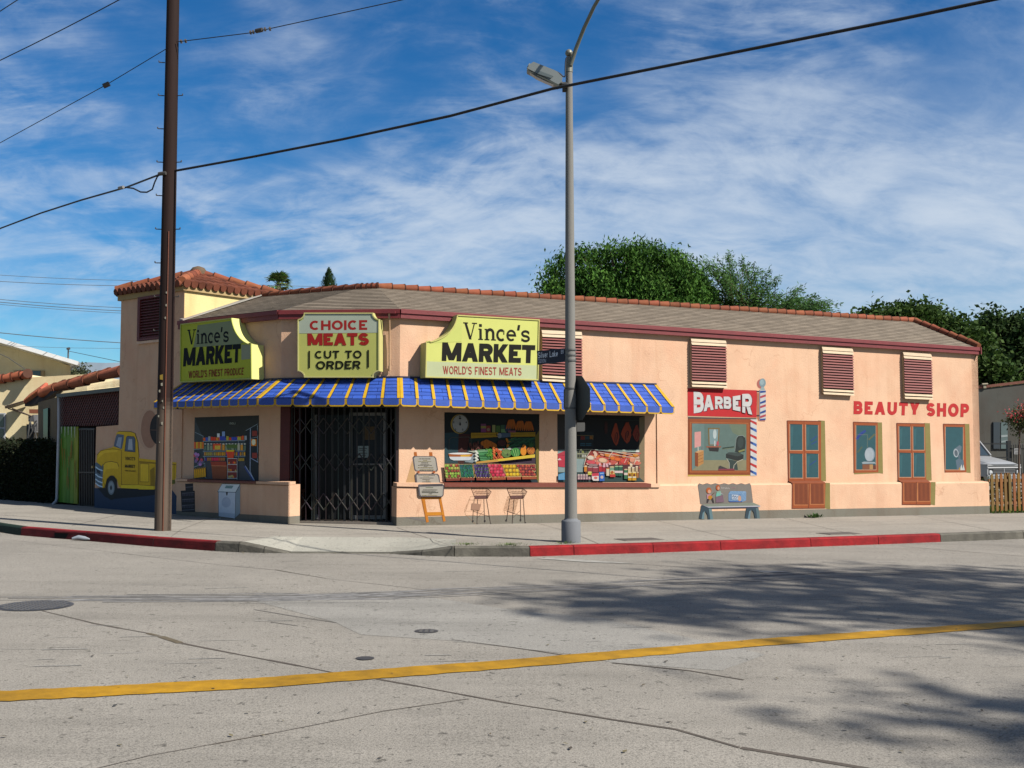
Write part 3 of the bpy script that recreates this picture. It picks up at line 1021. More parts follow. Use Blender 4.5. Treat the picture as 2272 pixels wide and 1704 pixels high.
# eave and ridge lines in plan and height
eaveA = WA.p(398, 714, EV)
eAC = meet(WA, EV, WC, EV)
eCB = meet(WC, EV, WB, EV)
eB1 = WB.w(WB.s(2176.6, EV), 0, EV)
zE = [eaveA.z, z_at(eAC.x, eAC.y, 690), z_at(eCB.x, eCB.y, 687), z_at(eB1.x, eB1.y, 772)]
print('eave z', zE)
RD = -2.1                                            # ridge set back from the wall
rA = WA.w(sT1, 0, RD)
rAC = meet(WA, RD, WC, RD + .25)
rCB = meet(WC, RD + .25, WB, RD)
rB1 = WB.w(WB.s(2176.6, EV), 0, RD)
zR = [z_at(rA.x, rA.y, 658), z_at(rAC.x, rAC.y, 641), z_at(rCB.x, rCB.y, 639), z_at(rB1.x, rB1.y, 714)]
print('ridge z', zR)
V = lambda p, z: Vector((p.x, p.y, z))
EVP = [V(eaveA, zE[0]), V(eAC, zE[1]), V(eCB, zE[2]), V(eB1, zE[3])]
RGP = [V(rA, zR[0]), V(rAC, zR[1]), V(rCB, zR[2]), V(rB1, zR[3])]


def wall_quad(mb, pl, s0, s1, zb0, zb1, zt0, zt1, d, col, thick=.22):
    q = [pl.w(s0, zb0, d), pl.w(s1, zb1, d), pl.w(s1, zt1, d), pl.w(s0, zt0, d)]
    mb.box8(q + [p - pl.n * thick for p in q], col)


def gzs(pl, s, d=0.0):
    q = pl.o + pl.t * s + pl.n * d
    return gz(q.x, q.y, KERB) - .05


m = MB()
INS = -.025
zaw = lambda pl, s, py: pl.z(s, py, 0)
# A wall: tower shaft, low wall at its left, shop front under the awning, strip above the awning
zct0, zct1 = WA.z(sT0, 668), WA.z(sT1, 645)
wall_quad(m, WA, sT0, sT1, gzs(WA, sT0), gzs(WA, sT1), zct0, zct1, 0, PEACH)
wall_quad(m, WA, sL0, sT0 - .002, gzs(WA, sL0), gzs(WA, sT0), WA.z(sL0, 947), WA.z(sT0, 943), -.03, PEACH)
s4 = WA.s(400)
zt = lambda s: zE[0] + (zE[1] - zE[0]) * ((s - sT1) / (sAC - sT1)) - .02
wall_quad(m, WA, s4, sAC, WA.z(s4, 868), WA.z(sAC, 868), zt(s4), zt(sAC), 0, PEACH)
wall_quad(m, WA, s4 + .003, sAC, gzs(WA, s4), gzs(WA, sAC), WA.z(s4, 868) - .003, WA.z(sAC, 868) - .003, INS, PEACH)
# B wall
sP = WB.s(1458)
ztB = lambda s: zE[2] + (zE[3] - zE[2]) * ((s - sCB) / (sB1 - sCB)) - .02
wall_quad(m, WB, sCB, sP, WB.z(sCB, 862), WB.z(sP, 875), ztB(sCB), ztB(sP), 0, PEACH)
wall_quad(m, WB, sP, sB1, gzs(WB, sP), gzs(WB, sB1), ztB(sP), ztB(sB1), 0, PEACH)
wall_quad(m, WB, sCB, sP - .004, gzs(WB, sCB), gzs(WB, sP), WB.z(sCB, 862) - .003, WB.z(sP, 875) - .003, INS, PEACH)
# C wall: header over the door
zh = WC.z(0, 893)
wall_quad(m, WC, 0, sCe, zh, zh, zE[1] - .02, zE[2] - .02, 0, PEACH)
# sides and back, unpainted pale stucco
back = 11.0
pB = WB.w(sB1, 0, 0)
bb = [pB, pB - WB.n * back]
zb_ = gz(pB.x, pB.y, 0) - .1
m.box8([V(bb[0], zb_), V(bb[1], zb_), V(bb[1], zE[3] + .3), V(bb[0], zE[3] - .02)] + [V(p - WB.t * .22, z_) for p, z_ in ((bb[0], zb_), (bb[1], zb_), (bb[1], zE[3] + .3), (bb[0], zE[3] - .02))], PEACH)
m.box8([V(WA.w(sT0, 0, -.22), 0), V(WA.w(sT0, 0, -7), 0), V(WA.w(sT0, 0, -7), zct0), V(WA.w(sT0, 0, -.22), zct0)] + [V(WA.w(sT0 + .22, 0, -.22), 0), V(WA.w(sT0 + .22, 0, -7), 0), V(WA.w(sT0 + .22, 0, -7), zct0), V(WA.w(sT0 + .22, 0, -.22), zct0)], PEACH)
m.build('wall', STUCCO, market)

# plinth with its grey painted foot
m = MB()


def plinth(pl, px0, px1, ytop0, ytop1, yg0, yg1, PL):
    s0, s1 = pl.s(px0, PL), pl.s(px1, PL)
    n_ = 12
    for i in range(n_):
        sa, sb = s0 + (s1 - s0) * i / n_, s0 + (s1 - s0) * (i + 1) / n_
        f = lambda s, y0, y1: pl.z(s0, y0, PL) + (pl.z(s1, y1, PL) - pl.z(s0, y0, PL)) * (s - s0) / (s1 - s0)
        ta, tb = f(sa, ytop0, ytop1), f(sb, ytop0, ytop1)
        ga, gb = f(sa, yg0, yg1), f(sb, yg0, yg1)
        ba, bb_ = gzs(pl, sa, PL), gzs(pl, sb, PL)
        m.poly([pl.w(sa, ga, PL), pl.w(sb, gb, PL), pl.w(sb, tb - .03, PL), pl.w(sa, ta - .03, PL)], PEACH)
        m.poly([pl.w(sa, ta - .03, PL), pl.w(sb, tb - .03, PL), pl.w(sb, tb, PL - .03), pl.w(sa, ta, PL - .03)], PEACH)
        m.poly([pl.w(sa, ta, PL - .03), pl.w(sb, tb, PL - .03), pl.w(sb, tb + .02, -.05), pl.w(sa, ta + .02, -.05)], PEACH)
        m.poly([pl.w(sa, ba, PL + .002), pl.w(sb, bb_, PL + .002), pl.w(sb, gb, PL), pl.w(sa, ga, PL)], GREYB)
    for s, yt, yg in ((s0, ytop0, yg0), (s1, ytop1, yg1)):
        z_, zg, zb0 = pl.z(s, yt, PL), pl.z(s, yg, PL), gzs(pl, s, PL)
        m.poly([pl.w(s, zg, PL), pl.w(s, z_ - .03, PL), pl.w(s, z_, PL - .03), pl.w(s, z_, -.15), pl.w(s, zg, -.15)], PEACH)
        m.poly([pl.w(s, zb0, PL), pl.w(s, zg, PL), pl.w(s, zg, -.15), pl.w(s, zb0, -.15)], GREYB)


plinth(WA, 394, 640.6, 1066, 1075, 1133, 1146, PL_A)
m.build('plinth', STUCCO, market)
m = MB()
plinth(WB, 881, 2192, 1080, 1069, 1147.5, 1122.5, PL_B)
m.build('plinth', STUCCO, market)

# ledge and red window sills
m = MB()


def ledge(mb, pl, px0, px1, yt0, yt1, yb0, yb1, PL, col, out=.035):
    s0, s1 = pl.s(px0, PL), pl.s(px1, PL)
    q = [pl.w(s0, pl.z(s0, yb0, PL), PL + out), pl.w(s1, pl.z(s1, yb1, PL), PL + out), pl.w(s1, pl.z(s1, yt1, PL), PL + out), pl.w(s0, pl.z(s0, yt0, PL), PL + out)]
    mb.box8(q + [p - pl.n * (PL + out + .03) + Vector((0, 0, .012 if i > 1 else 0)) for i, p in enumerate(q)], col)


for args in ((WA, 393, 420, 1062, 1063, 1067, 1068, PL_A), (WA, 572, 641, 1068, 1070, 1073, 1076, PL_A), (WB, 880, 984, 1072, 1073, 1079, 1081, PL_B), (WB, 1442, 1462, 1074, 1074, 1081, 1081, PL_B)):
    m = MB()
    ledge(m, *args, PEACH)
    m.build('ledge', STUCCO, market)
for (pl, a, b, y) in ((WA, 420.5, 571.5, (1063.5, 1068.5, 1068.5, 1073)), (WB, 985, 1441, (1072, 1073, 1080, 1081))):
    m = MB()
    ledge(m, pl, a, b, y[0], y[1], y[2], y[3], PL_A if pl is WA else PL_B, c8(150, 72, 52, .8), .045)
    m.build('window_sill', WORN, market)

# roof: low shingle slopes behind the eave, flat deck behind the ridge
m = MB()


def shingle_slope(mb, e0, e1, r0, r1, rows=15):
    for i in range(rows):
        u0, u1 = i / rows, (i + 1) / rows
        a0, b0 = e0.lerp(r0, u0), e1.lerp(r1, u0)
        a1, b1 = e0.lerp(r0, u1), e1.lerp(r1, u1)
        nrm = (b0 - a0).cross(a1 - a0).normalized()
        if nrm.z < 0:
            nrm = -nrm
        up = nrm * .014
        L_ = (b0 - a0).length
        n_ = max(1, int(L_ / .28))
        sh = random.random() * .28 / max(L_, .3)
        cuts = [0] + sorted(min(.999, max(.001, (k + random.uniform(-.2, .2)) / n_ + sh)) for k in range(n_)) + [1]
        for k in range(len(cuts) - 1):
            if cuts[k + 1] - cuts[k] < 1e-4:
                continue
            f = random.uniform(.82, 1.12)
            colr = (.208 * f, .172 * f, .134 * f)
            p0, p1 = a0.lerp(b0, cuts[k]), a0.lerp(b0, cuts[k + 1])
            p2, p3 = a1.lerp(b1, cuts[k + 1]), a1.lerp(b1, cuts[k])
            mb.poly([p0 + up, p1 + up, p2, p3], colr)
            mb.poly([p0 - up * .2, p1 - up * .2, p1 + up, p0 + up], tuple(v * .6 for v in colr))


for i in range(3):
    shingle_slope(m, EVP[i], EVP[i + 1], RGP[i], RGP[i + 1])
# deck and the outer gable end
deck = [p + Vector((0, 0, -.06)) for p in RGP]
bk = [V(rA - WA.n * 6, zR[0] - .2), V(rB1 - WB.n * 6, zR[3] - .2)]
m.poly([deck[0], deck[1], deck[2], deck[3], bk[1], bk[0]], (.3, .28, .26))
m.poly([EVP[3] + Vector((0, 0, -.05)), V(eB1, zE[3] - .2), V(rB1, zE[3] - .2), RGP[3] + Vector((0, 0, -.05))], PEACH)
roof = m.build('roof', SHINGLE, market)
# tower flashing along the roof edge
m = MB()
pa, pb = EVP[0] + Vector((0, 0, .015)), RGP[0] + Vector((0, 0, .03))
m.box8([pa, pb, pb + WA.t * .13, pa + WA.t * .13, pa + Vector((0, 0, .05)), pb + Vector((0, 0, .05)), pb + WA.t * .12 + Vector((0, 0, .03)), pa + WA.t * .12 + Vector((0, 0, .03))], c8(210, 205, 195, .7))
m.build('flashing', STUCCO, roof)


def tile_run(mb, p0, p1, n_, rad, flip=False, bright=1.0):
    """Barrel tiles laid end to end along a ridge, each lapping the next."""
    for i in range(n_):
        a, b = p0.lerp(p1, i / n_), p0.lerp(p1, (i + 1.06) / n_)
        f = random.uniform(.72, 1.2) * bright  # bright puts stronger sunlight into the tile colour
        c_ = (.205 * f, .062 * f * random.uniform(.9, 1.1), .030 * f)
        r0, r1 = (rad * .84, rad * 1.2) if not flip else (rad * 1.2, rad * .84)
        up = Vector((0, 0, random.uniform(-.006, .006)))
        mb.tube([a + up, b + up], [r0, r1], c_, n=10, caps=True)
        e_ = (b - a).normalized() * .02
        q_ = b if not flip else a
        mb.tube([q_ + up - e_, q_ + up + e_ * .3], [max(r0, r1) * 1.015] * 2, tuple(v * .22 for v in c_), n=10, caps=True)


m = MB()
Z_ = Vector((0, 0, .03))
tile_run(m, RGP[2] + Z_, RGP[3] + Z_, 52, .082)
tile_run(m, RGP[0] + Z_ - Vector((0, 0, .01)), RGP[1] + Z_, 9, .082)
tile_run(m, RGP[1] + Z_, RGP[2] + Z_, 4, .082)
tile_run(m, RGP[3] + Z_ + (EVP[3] - RGP[3]) * .02, EVP[3] + Vector((0, 0, .06)), 7, .085, True)
m.build('ridge_tiles', CLAY, roof)
# bed under the ridge tiles: dark mortar / felt edge
m = MB()
for i in range(3):
    a, b = RGP[i] - Vector((0, 0, .06)), RGP[i + 1] - Vector((0, 0, .06))
    n_ = Vector((-(b - a).y, (b - a).x, 0)).normalized() * .06
    m.box8([a - n_, b - n_, b + n_, a + n_, a - n_ + Vector((0, 0, .07)), b - n_ + Vector((0, 0, .07)), b + n_ + Vector((0, 0, .07)), a + n_ + Vector((0, 0, .07))], (.05, .035, .03))
m.build('tile_bed', SHINGLE, roof)

# eave: maroon fascia with box gutter
m = MB()
FH = .17
for i in range(3):
    a, b = EVP[i], EVP[i + 1]
    n_ = [WA.n, WC.n, WB.n][i]
    for (o0, o1, h0, h1, cc) in ((-.02, .035, -FH, -.075, MAROON), (-.02, .06, -.075, .012, tuple(v * 1.05 for v in MAROON))):
        q = [a + n_ * o0 + Vector((0, 0, h0)), b + n_ * o0 + Vector((0, 0, h0)), b + n_ * o1 + Vector((0, 0, h0)), a + n_ * o1 + Vector((0, 0, h0))]
        m.box8(q + [p + Vector((0, 0, h1 - h0)) for p in q], cc)
    q = [a + Vector((0, 0, -FH + .01)), b + Vector((0, 0, -FH + .01)), b - n_ * (EV + .03) + Vector((0, 0, -FH + .01)), a - n_ * (EV + .03) + Vector((0, 0, -FH + .01))]
    m.box8(q + [p + Vector((0, 0, .03)) for p in q], MAROON)
# end cap at the far corner
a = EVP[3]
m.box8([a + WB.n * .075 + Vector((0, 0, -FH)), a - WB.n * .5 + Vector((0, 0, -FH + .06)), a - WB.n * .5 + Vector((0, 0, .02)), a + WB.n * .075 + Vector((0, 0, .02))] + [p + WB.t * .03 for p in (a + WB.n * .075 + Vector((0, 0, -FH)), a - WB.n * .5 + Vector((0, 0, -FH + .06)), a - WB.n * .5 + Vector((0, 0, .02)), a + WB.n * .075 + Vector((0, 0, .02)))], MAROON)
m.build('gutter', WORN, market)

# rainwater pipe on the corner beside the middle sign
m = MB()
def wc(x, y, d):
    return WC.p(380 + x / 3.0731, 660 + y / 3.0731, d)
m.tube([wc(1485, 95, .22), wc(1486, 130, .2), wc(1488, 220, .06), wc(1489, 330, .05), wc(1490, 480, .05)], .02, c8(235, 190, 150, .75), n=8)
m.tube([wc(1490, 465, .05), wc(1490, 500, .05)], .03, c8(235, 190, 150, .75), n=8)
m.box(wc(1450, 110, .2), wc(1530, 110, .2) - wc(1450, 110, .2), Vector((0, 0, .05)), WC.n * .06, MAROON)
m.build('downpipe', WORN, market)

# ---- tower top: cornice, upper side wall, tiled hip roof, louvred opening
TD = 2.5
m = MB()
tc0, tc1 = WA.w(sT0, 0, 0), WA.w(sT1, 0, 0)
bk0, bk1 = WA.w(sT0, 0, -TD), WA.w(sT1, 0, -TD)
zt0, zt1 = WA.z(sT0, 652), WA.z(sT1, 632)
ztm = (zt0 + zt1) / 2
cor = c8(235, 205, 150, .75)
q = [WA.w(sT0 - .06, zct0, .06), WA.w(sT1 + .06, zct1, .06), WA.w(sT1 + .06, zt1, .06), WA.w(sT0 - .06, zt0, .06)]
m.box8(q + [p - WA.n * (TD + .12) for p in q], cor)
q = [V(tc1, zE[0] - .3), V(bk1, zE[0] - .3), V(bk1, zct1), V(tc1, zct1)]
off = WA.n * .001
m.box8([p + WA.t * .004 - WA.n * .004 for p in q] + [p - WA.t * .22 for p in q], YELLOWST)
m.build('tower_wall', STUCCO, market)
m = MB()
ov = .07
k0, k1 = WA.w(sT0 - ov, zt0, ov + .04), WA.w(sT1 + ov, zt1, ov + .04)
k2, k3 = WA.w(sT1 + ov, zt1, -TD - ov), WA.w(sT0 - ov, zt0, -TD - ov)
cen = (k0 + k1 + k2 + k3) / 4
apex = V(cen, z_at(cen.x, cen.y, 611))


def tile_face(mb, e0, e1, ap, sp=.2, rad=.085, step=.36):
    """Barrel tiles in courses on a triangular hip face from eave e0-e1 up to ap."""
    L_ = (e1 - e0).length
    n_ = int(L_ / sp)
    nrm = (e1 - e0).cross(ap - e0).normalized()
    if nrm.z < 0:
        nrm = -nrm
    mid = (ap - e0).dot((e1 - e0).normalized()) / L_
    fall = ap - e0.lerp(e1, mid)
    mb.poly([e0, e1, ap], (.09, .035, .02))
    for i in range(n_ + 1):
        u = (i + .5) / (n_ + 1)
        mx = (u / mid) if u < mid else (1 - u) / (1 - mid)
        ln = fall.length * mx
        k = max(1, int(math.ceil(ln / step)))
        p_ = e0.lerp(e1, u)
        fd = fall.normalized()
        for j in range(k):
            a = p_ + fd * (j * step - .05)
            b = p_ + fd * min(ln, (j + 1.12) * step)
            f = random.uniform(.62, 1.15)
            c_ = (.140 * f, .043 * f, .023 * f)
            mb.tube([a + nrm * .035, b + nrm * .012], [rad * random.uniform(.96, 1.08), rad * .85], c_, n=9)


for e0, e1 in ((k0, k1), (k1, k2), (k2, k3), (k3, k0)):
    tile_face(m, e0, e1, apex)
for e in (k0, k1, k2, k3):
    tile_run(m, e + Vector((0, 0, .09)), apex + Vector((0, 0, .06)), max(4, int((apex - e).length / .36)), .10)
m.lathe(apex + Vector((0, 0, .02)), [(.2, 0), (.2, .08), (.14, .16), (.03, .2)], c8(150, 125, 100, .6), n=10)
m.box8([p - Vector((0, 0, .03)) for p in (k0, k1, k2, k3)] + [p + Vector((0, 0, .005)) for p in (k0, k1, k2, k3)], (.2, .12, .08))
m.build('tower_roof', CLAY, market)
# louvre in the tower front
lv = MB()
def t1(x, y, d=0):
    return WA.p(240 + x / 4.15, 580 + y / 4.15, d)
sa, sb = WA.s(240 + 268 / 4.15), WA.s(379)
za, zb = t1(360, 325).z, t1(360, 728).z
W_ = sb - sa
dr = c8(95, 30, 28, 1.6)
lv.box8([WA.w(sa, zb, .002), WA.w(sb, zb, .002), WA.w(sb, za, .002), WA.w(sa, za, .002)] + [WA.w(sa, zb, .006), WA.w(sb, zb, .006), WA.w(sb, za, .006), WA.w(sa, za, .006)], (.02, .008, .008))
fr = .1
for (u0, u1, v0, v1) in ((0, fr, 0, 1), (W_ - fr, W_, 0, 1), (fr, W_ - fr, 0, .05), (fr, W_ - fr, .94, 1)):
    h_ = za - zb
    lv.box8([WA.w(sa + u0, zb + v0 * h_, .006), WA.w(sa + u1, zb + v0 * h_, .006), WA.w(sa + u1, zb + v1 * h_, .006), WA.w(sa + u0, zb + v1 * h_, .006)] + [WA.w(sa + u0, zb + v0 * h_, .07), WA.w(sa + u1, zb + v0 * h_, .07), WA.w(sa + u1, zb + v1 * h_, .07), WA.w(sa + u0, zb + v1 * h_, .07)], dr)
for k in range(14):
    z0 = zb + (za - zb) * (.06 + .88 * k / 14)
    q = [WA.w(sa + fr, z0, .06), WA.w(sb - fr, z0, .06), WA.w(sb - fr, z0 + .045, .012), WA.w(sa + fr, z0 + .045, .012)]
    lv.box8(q + [p + Vector((0, 0, .012)) for p in q], dr)
q = [WA.w(sa - .02, zb - .07, 0), WA.w(sb + .02, zb - .07, 0), WA.w(sb + .02, zb - .012, 0), WA.w(sa - .02, zb - .012, 0)]
lv.box8(q + [p + WA.n * .06 for p in q], PEACH)
lv.build('tower_louvre', WORN, market)

# ---- four louvred vents on the long wall
CREAM = c8(244, 214, 172, .8)
VENT = c8(154, 58, 50, .8)
for (l, r, yt_l, yt_r, yb_l, yb_r) in ((860 + 984 / 2.8606, 860 + 1240 / 2.8606, 660 + 205 / 2.8606, 660 + 217 / 2.8606, 660 + 530 / 2.8606, 660 + 545 / 2.8606),
                                       (1480 + 160 / 2.7929, 1480 + 378 / 2.7929, 700 + 140 / 2.7929, 700 + 152 / 2.7929, 700 + 442 / 2.7929, 700 + 450 / 2.7929),
                                       (1480 + 977 / 2.7929, 1480 + 1168 / 2.7929, 700 + 192 / 2.7929, 700 + 204 / 2.7929, 700 + 488 / 2.7929, 700 + 498 / 2.7929),
                                       (1480 + 1482 / 2.7929, 1480 + 1657 / 2.7929, 700 + 226 / 2.7929, 700 + 238 / 2.7929, 700 + 516 / 2.7929, 700 + 523 / 2.7929)):
    D = .10
    s0, s1 = WB.s(l, D), WB.s(r, D)
    zt0_, zt1_ = WB.z(s0, yt_l, D), WB.z(s1, yt_r, D)
    zb0_, zb1_ = WB.z(s0, yb_l, D), WB.z(s1, yb_r, D)
    vent = thing('vent', None, None, (0, 0, 0))
    vent.parent = market
    vent.location = WB.w((s0 + s1) / 2, zb0_, 0) - market.location
    rows = 17

    def row(mb, k0, k1, colr, tilt=True, d0=.03, d1=D):
        a0, a1 = zt0_ + (zb0_ - zt0_) * k0 / rows, zt1_ + (zb1_ - zt1_) * k0 / rows
        b0, b1 = zt0_ + (zb0_ - zt0_) * k1 / rows, zt1_ + (zb1_ - zt1_) * k1 / rows
        q = [WB.w(s0, b0, d1), WB.w(s1, b1, d1), WB.w(s1, a1, d0 if tilt else d1), WB.w(s0, a0, d0 if tilt else d1)]
        mb.box8(q + [p - WB.n * .018 for p in q], colr)
    fm = MB()
    row(fm, 0, 1.2, CREAM, True, .06, .09)
    row(fm, 1.3, 2.3, CREAM, True, .075, .105)
    row(fm, 15.1, 15.85, CREAM, True, .08, .105)
    row(fm, 16.15, 16.95, CREAM, True, .08, .105)
    # cheeks and back
    for s in (s0 + .004, s1 - .016):
        q = [WB.w(s, zb0_ + .02, 0), WB.w(s, zb0_ + .02, .075), WB.w(s, zt0_ - .01, .065), WB.w(s, zt0_ - .01, 0)]
        fm.prism(q, WB.t * .012, VENT if s > s0 + .1 else CREAM)
    fm.build('frame', WORN, vent)
    sm_ = MB()
    for k in range(13):
        k_ = 2.65 + k * .945
        row(sm_, k_, k_ + .56, tuple(v * random.uniform(.92, 1.06) for v in VENT), True, .078, .103)
    sm_.build('slats', WORN, vent)
    bm_ = MB()
    q = [WB.w(s0 + .02, zb0_ + .02, .004), WB.w(s1 - .02, zb1_ + .02, .004), WB.w(s1 - .02, zt1_ - .02, .004), WB.w(s0 + .02, zt0_ - .02, .004)]
    bm_.box8(q + [p + WB.n * .02 for p in q], (.03, .012, .012))
    bm_.build('backing', WORN, vent)

# ---- door recess with its folding gate
def cg(x, y, d=0.0):
    return WC.p(380 + x / 3.0731, 660 + y / 3.0731, d)
m = MB()
so0, so1 = WC.s(642), WC.s(878)
zb0_ = gz(WC.o.x, WC.o.y, KERB)
dkr = c8(70, 18, 16, 1.9)
m.box8([WC.w(0, zb0_ - .1, -.01), WC.w(so0, zb0_ - .1, -.01), WC.w(so0, zh, -.01), WC.w(0, zh, -.01)] + [WC.w(0, zb0_ - .1, -.7), WC.w(so0, zb0_ - .1, -.7), WC.w(so0, zh, -.7), WC.w(0, zh, -.7)], dkr)
m.box8([WC.w(so1, zb0_ - .1, -.03), WC.w(sCe, zb0_ - .1, -.03), WC.w(sCe, zh, -.03), WC.w(so1, zh, -.03)] + [WC.w(so1, zb0_ - .1, -.7), WC.w(sCe, zb0_ - .1, -.7), WC.w(sCe, zh, -.7), WC.w(so1, zh, -.7)], (.05, .03, .03))
blk = (.022, .02, .02)
q = [WC.w(-.2, zb0_ - .1, -1.3), WC.w(sCe + .2, zb0_ - .1, -1.3), WC.w(sCe + .2, zh + .1, -1.3), WC.w(-.2, zh + .1, -1.3)]
m.box8(q + [p - WC.n * .1 for p in q], blk)
for s in (so0 - .05, so1 + .05):
    q = [WC.w(s, zb0_ - .1, -.7), WC.w(s, zb0_ - .1, -1.3), WC.w(s, zh + .1, -1.3), WC.w(s, zh + .1, -.7)]
    m.box8(q + [p + WC.t * .03 for p in q], blk)
q = [WC.w(-.2, zh + .02, 0 - .23), WC.w(sCe + .2, zh + .02, -.23), WC.w(sCe + .2, zh + .02, -1.3), WC.w(-.2, zh + .02, -1.3)]
m.box8(q + [p + Vector((0, 0, .05)) for p in q], blk)
q = [WC.w(so0, zb0_ - .02, .02), WC.w(so1, zb0_ - .02, .02), WC.w(so1, zb0_ - .02, -1.3), WC.w(so0, zb0_ - .02, -1.3)]
m.box8(q + [p + Vector((0, 0, .05)) for p in q], (.14, .12, .10))
m.build('door_recess', WORN, market)
door = MB()
gd = c8(150, 148, 145, 1.0)


def cbox(mb, x0, y0, x1, y1, d, th, col):
    q = [cg(x0, y1, d), cg(x1, y1, d), cg(x1, y0, d), cg(x0, y0, d)]
    mb.box8(q + [p + WC.n * th for p in q], col)


dD = -.45
for a in ((1218, 785, 1240, 1510), (1448, 785, 1470, 1510), (1240, 785, 1448, 806), (1240, 1485, 1448, 1512), (1240, 1132, 1448, 1142)):
    cbox(door, *a, dD, .04, gd)
cbox(door, 975, 800, 998, 1510, dD, .04, tuple(v * .7 for v in gd))
cbox(door, 978, 1480, 1012, 1510, dD, .06, gd)
door.build('shop_door', DARKMETAL, market)
gl = MB()
cbox(gl, 1240, 808, 1448, 1484, dD - .01, .012, (.02, .024, .03))
cbox(gl, 1000, 800, 1216, 1510, dD - .02, .012, (.012, .013, .015))
gl.build('door_glass', mat('dim_glass', rough=.25, var=.05, vscale=3, spec=.12), market)
nt = MB()
cbox(nt, 1272, 1012, 1348, 1092, dD + .012, .004, c8(170, 185, 180, 1.2))
cbox(nt, 1308, 880, 1395, 970, dD + .012, .004, c8(110, 92, 66, 1.2))
for k, y in enumerate((1028, 1040, 1060, 1074)):
    cbox(nt, 1280, y, 1335 - 8 * (k % 2), y + 4, dD + .0165, .0015, (.05, .05, .05))
nt.build('door_notice', PAINT, market)
ol = MB()
q0 = cg(885, 1300, -.9)
for a in ((830, 1305, 915, 1325), (835, 1330, 850, 1500), (890, 1330, 908, 1500)):
    cbox(ol, *a, -.75, .03, c8(150, 80, 45, .6))
ol.build('wooden_rack', WORN, market)
gate = MB()
gc = c8(92, 88, 86, .5)
dg = -.10
bars = [822, 842, 876, 918, 960, 975, 1008, 1055, 1098, 1140, 1180, 1222, 1230, 1268, 1310, 1350, 1392, 1432, 1465, 1500, 1528]
for i, x in enumerate(bars):
    a, b = cg(x, 752, dg), cg(x, 1535 - (12 if i % 2 else 0), dg)
    gate.box(a - WC.t * .007, WC.t * .016, b - a, WC.n * .022, tuple(v * random.uniform(.6, 1.2) for v in gc))
    if i % 2 == 0:
        gate.box(a + WC.t * .018, WC.t * .010, b - a, WC.n * .016, tuple(v * .6 for v in gc))
step = 81
for (y0, y1) in ((822, 930), (1065, 1180), (1335, 1450)):
    ym = (y0 + y1) / 2
    for k in range(9):
        x0 = 836 + k * step
        for (xa, ya, xb, yb) in ((x0, ym, x0 + step / 2, y0), (x0 + step / 2, y0, x0 + step, ym), (x0, ym, x0 + step / 2, y1), (x0 + step / 2, y1, x0 + step, ym)):
            if xb > 1528:
                continue
            a, b = cg(xa, ya, dg + .024), cg(xb, yb, dg + .024)
            gate.tube([a, b], .0125, tuple(v * random.uniform(.7, 1.15) for v in gc), n=5, caps=True, smooth=False)
for x, w_ in ((815, .03), (1531, .035)):
    a, b = cg(x, 750, dg), cg(x, 1545, dg)
    gate.box(a, WC.t * w_, b - a, WC.n * .04, (.03, .03, .03))
a, b = cg(815, 752, dg), cg(1535, 752, dg)
gate.box(a, b - a, Vector((0, 0, .05)), WC.n * .03, (.03, .03, .03))
gate.build('security_gate', DARKMETAL, market)

# ================================================================ AWNING
AW = .70
aw = thing('awning', 'blue awning with yellow stripes and scalloped valance wrapping the market corner', 'awning', WC.w(sCe / 2, WC.z(0, 850), 0))
BLUE, YLW = c8(60, 104, 212, .93), c8(248, 196, 32, .85)
sAl = WA.s(404, 0, 850)
sAl = WA.s(404)
sBr = WB.s(1456)
top = [V(WA.w(sAl, 0, .01), 0), V(meet(WA, .01, WC, .01), 0), V(meet(WC, .01, WB, .01), 0), V(WB.w(sBr, 0, .01), 0)]
for p, y in zip(top, (851, 842, 838, 853.5)):
    p.z = z_at(p.x, p.y, y)
out_ = [V(WA.w(sAl - .02, 0, AW), 0), V(meet(WA, AW, WC, AW), 0), V(meet(WC, AW, WB, AW), 0), V(WB.w(sBr + .02, 0, AW), 0)]
for p, y in zip(out_, (894, 885, 884.5, 904)):
    p.z = z_at(p.x, p.y, y)
vh = [z_at(out_[i].x, out_[i].y, y) - out_[i].z for i, y in enumerate((908, 902, 901.5, 919.5))]
nseg = (12, 8, 18)
cv, va, stp, bnd = MB(), MB(), MB(), MB()
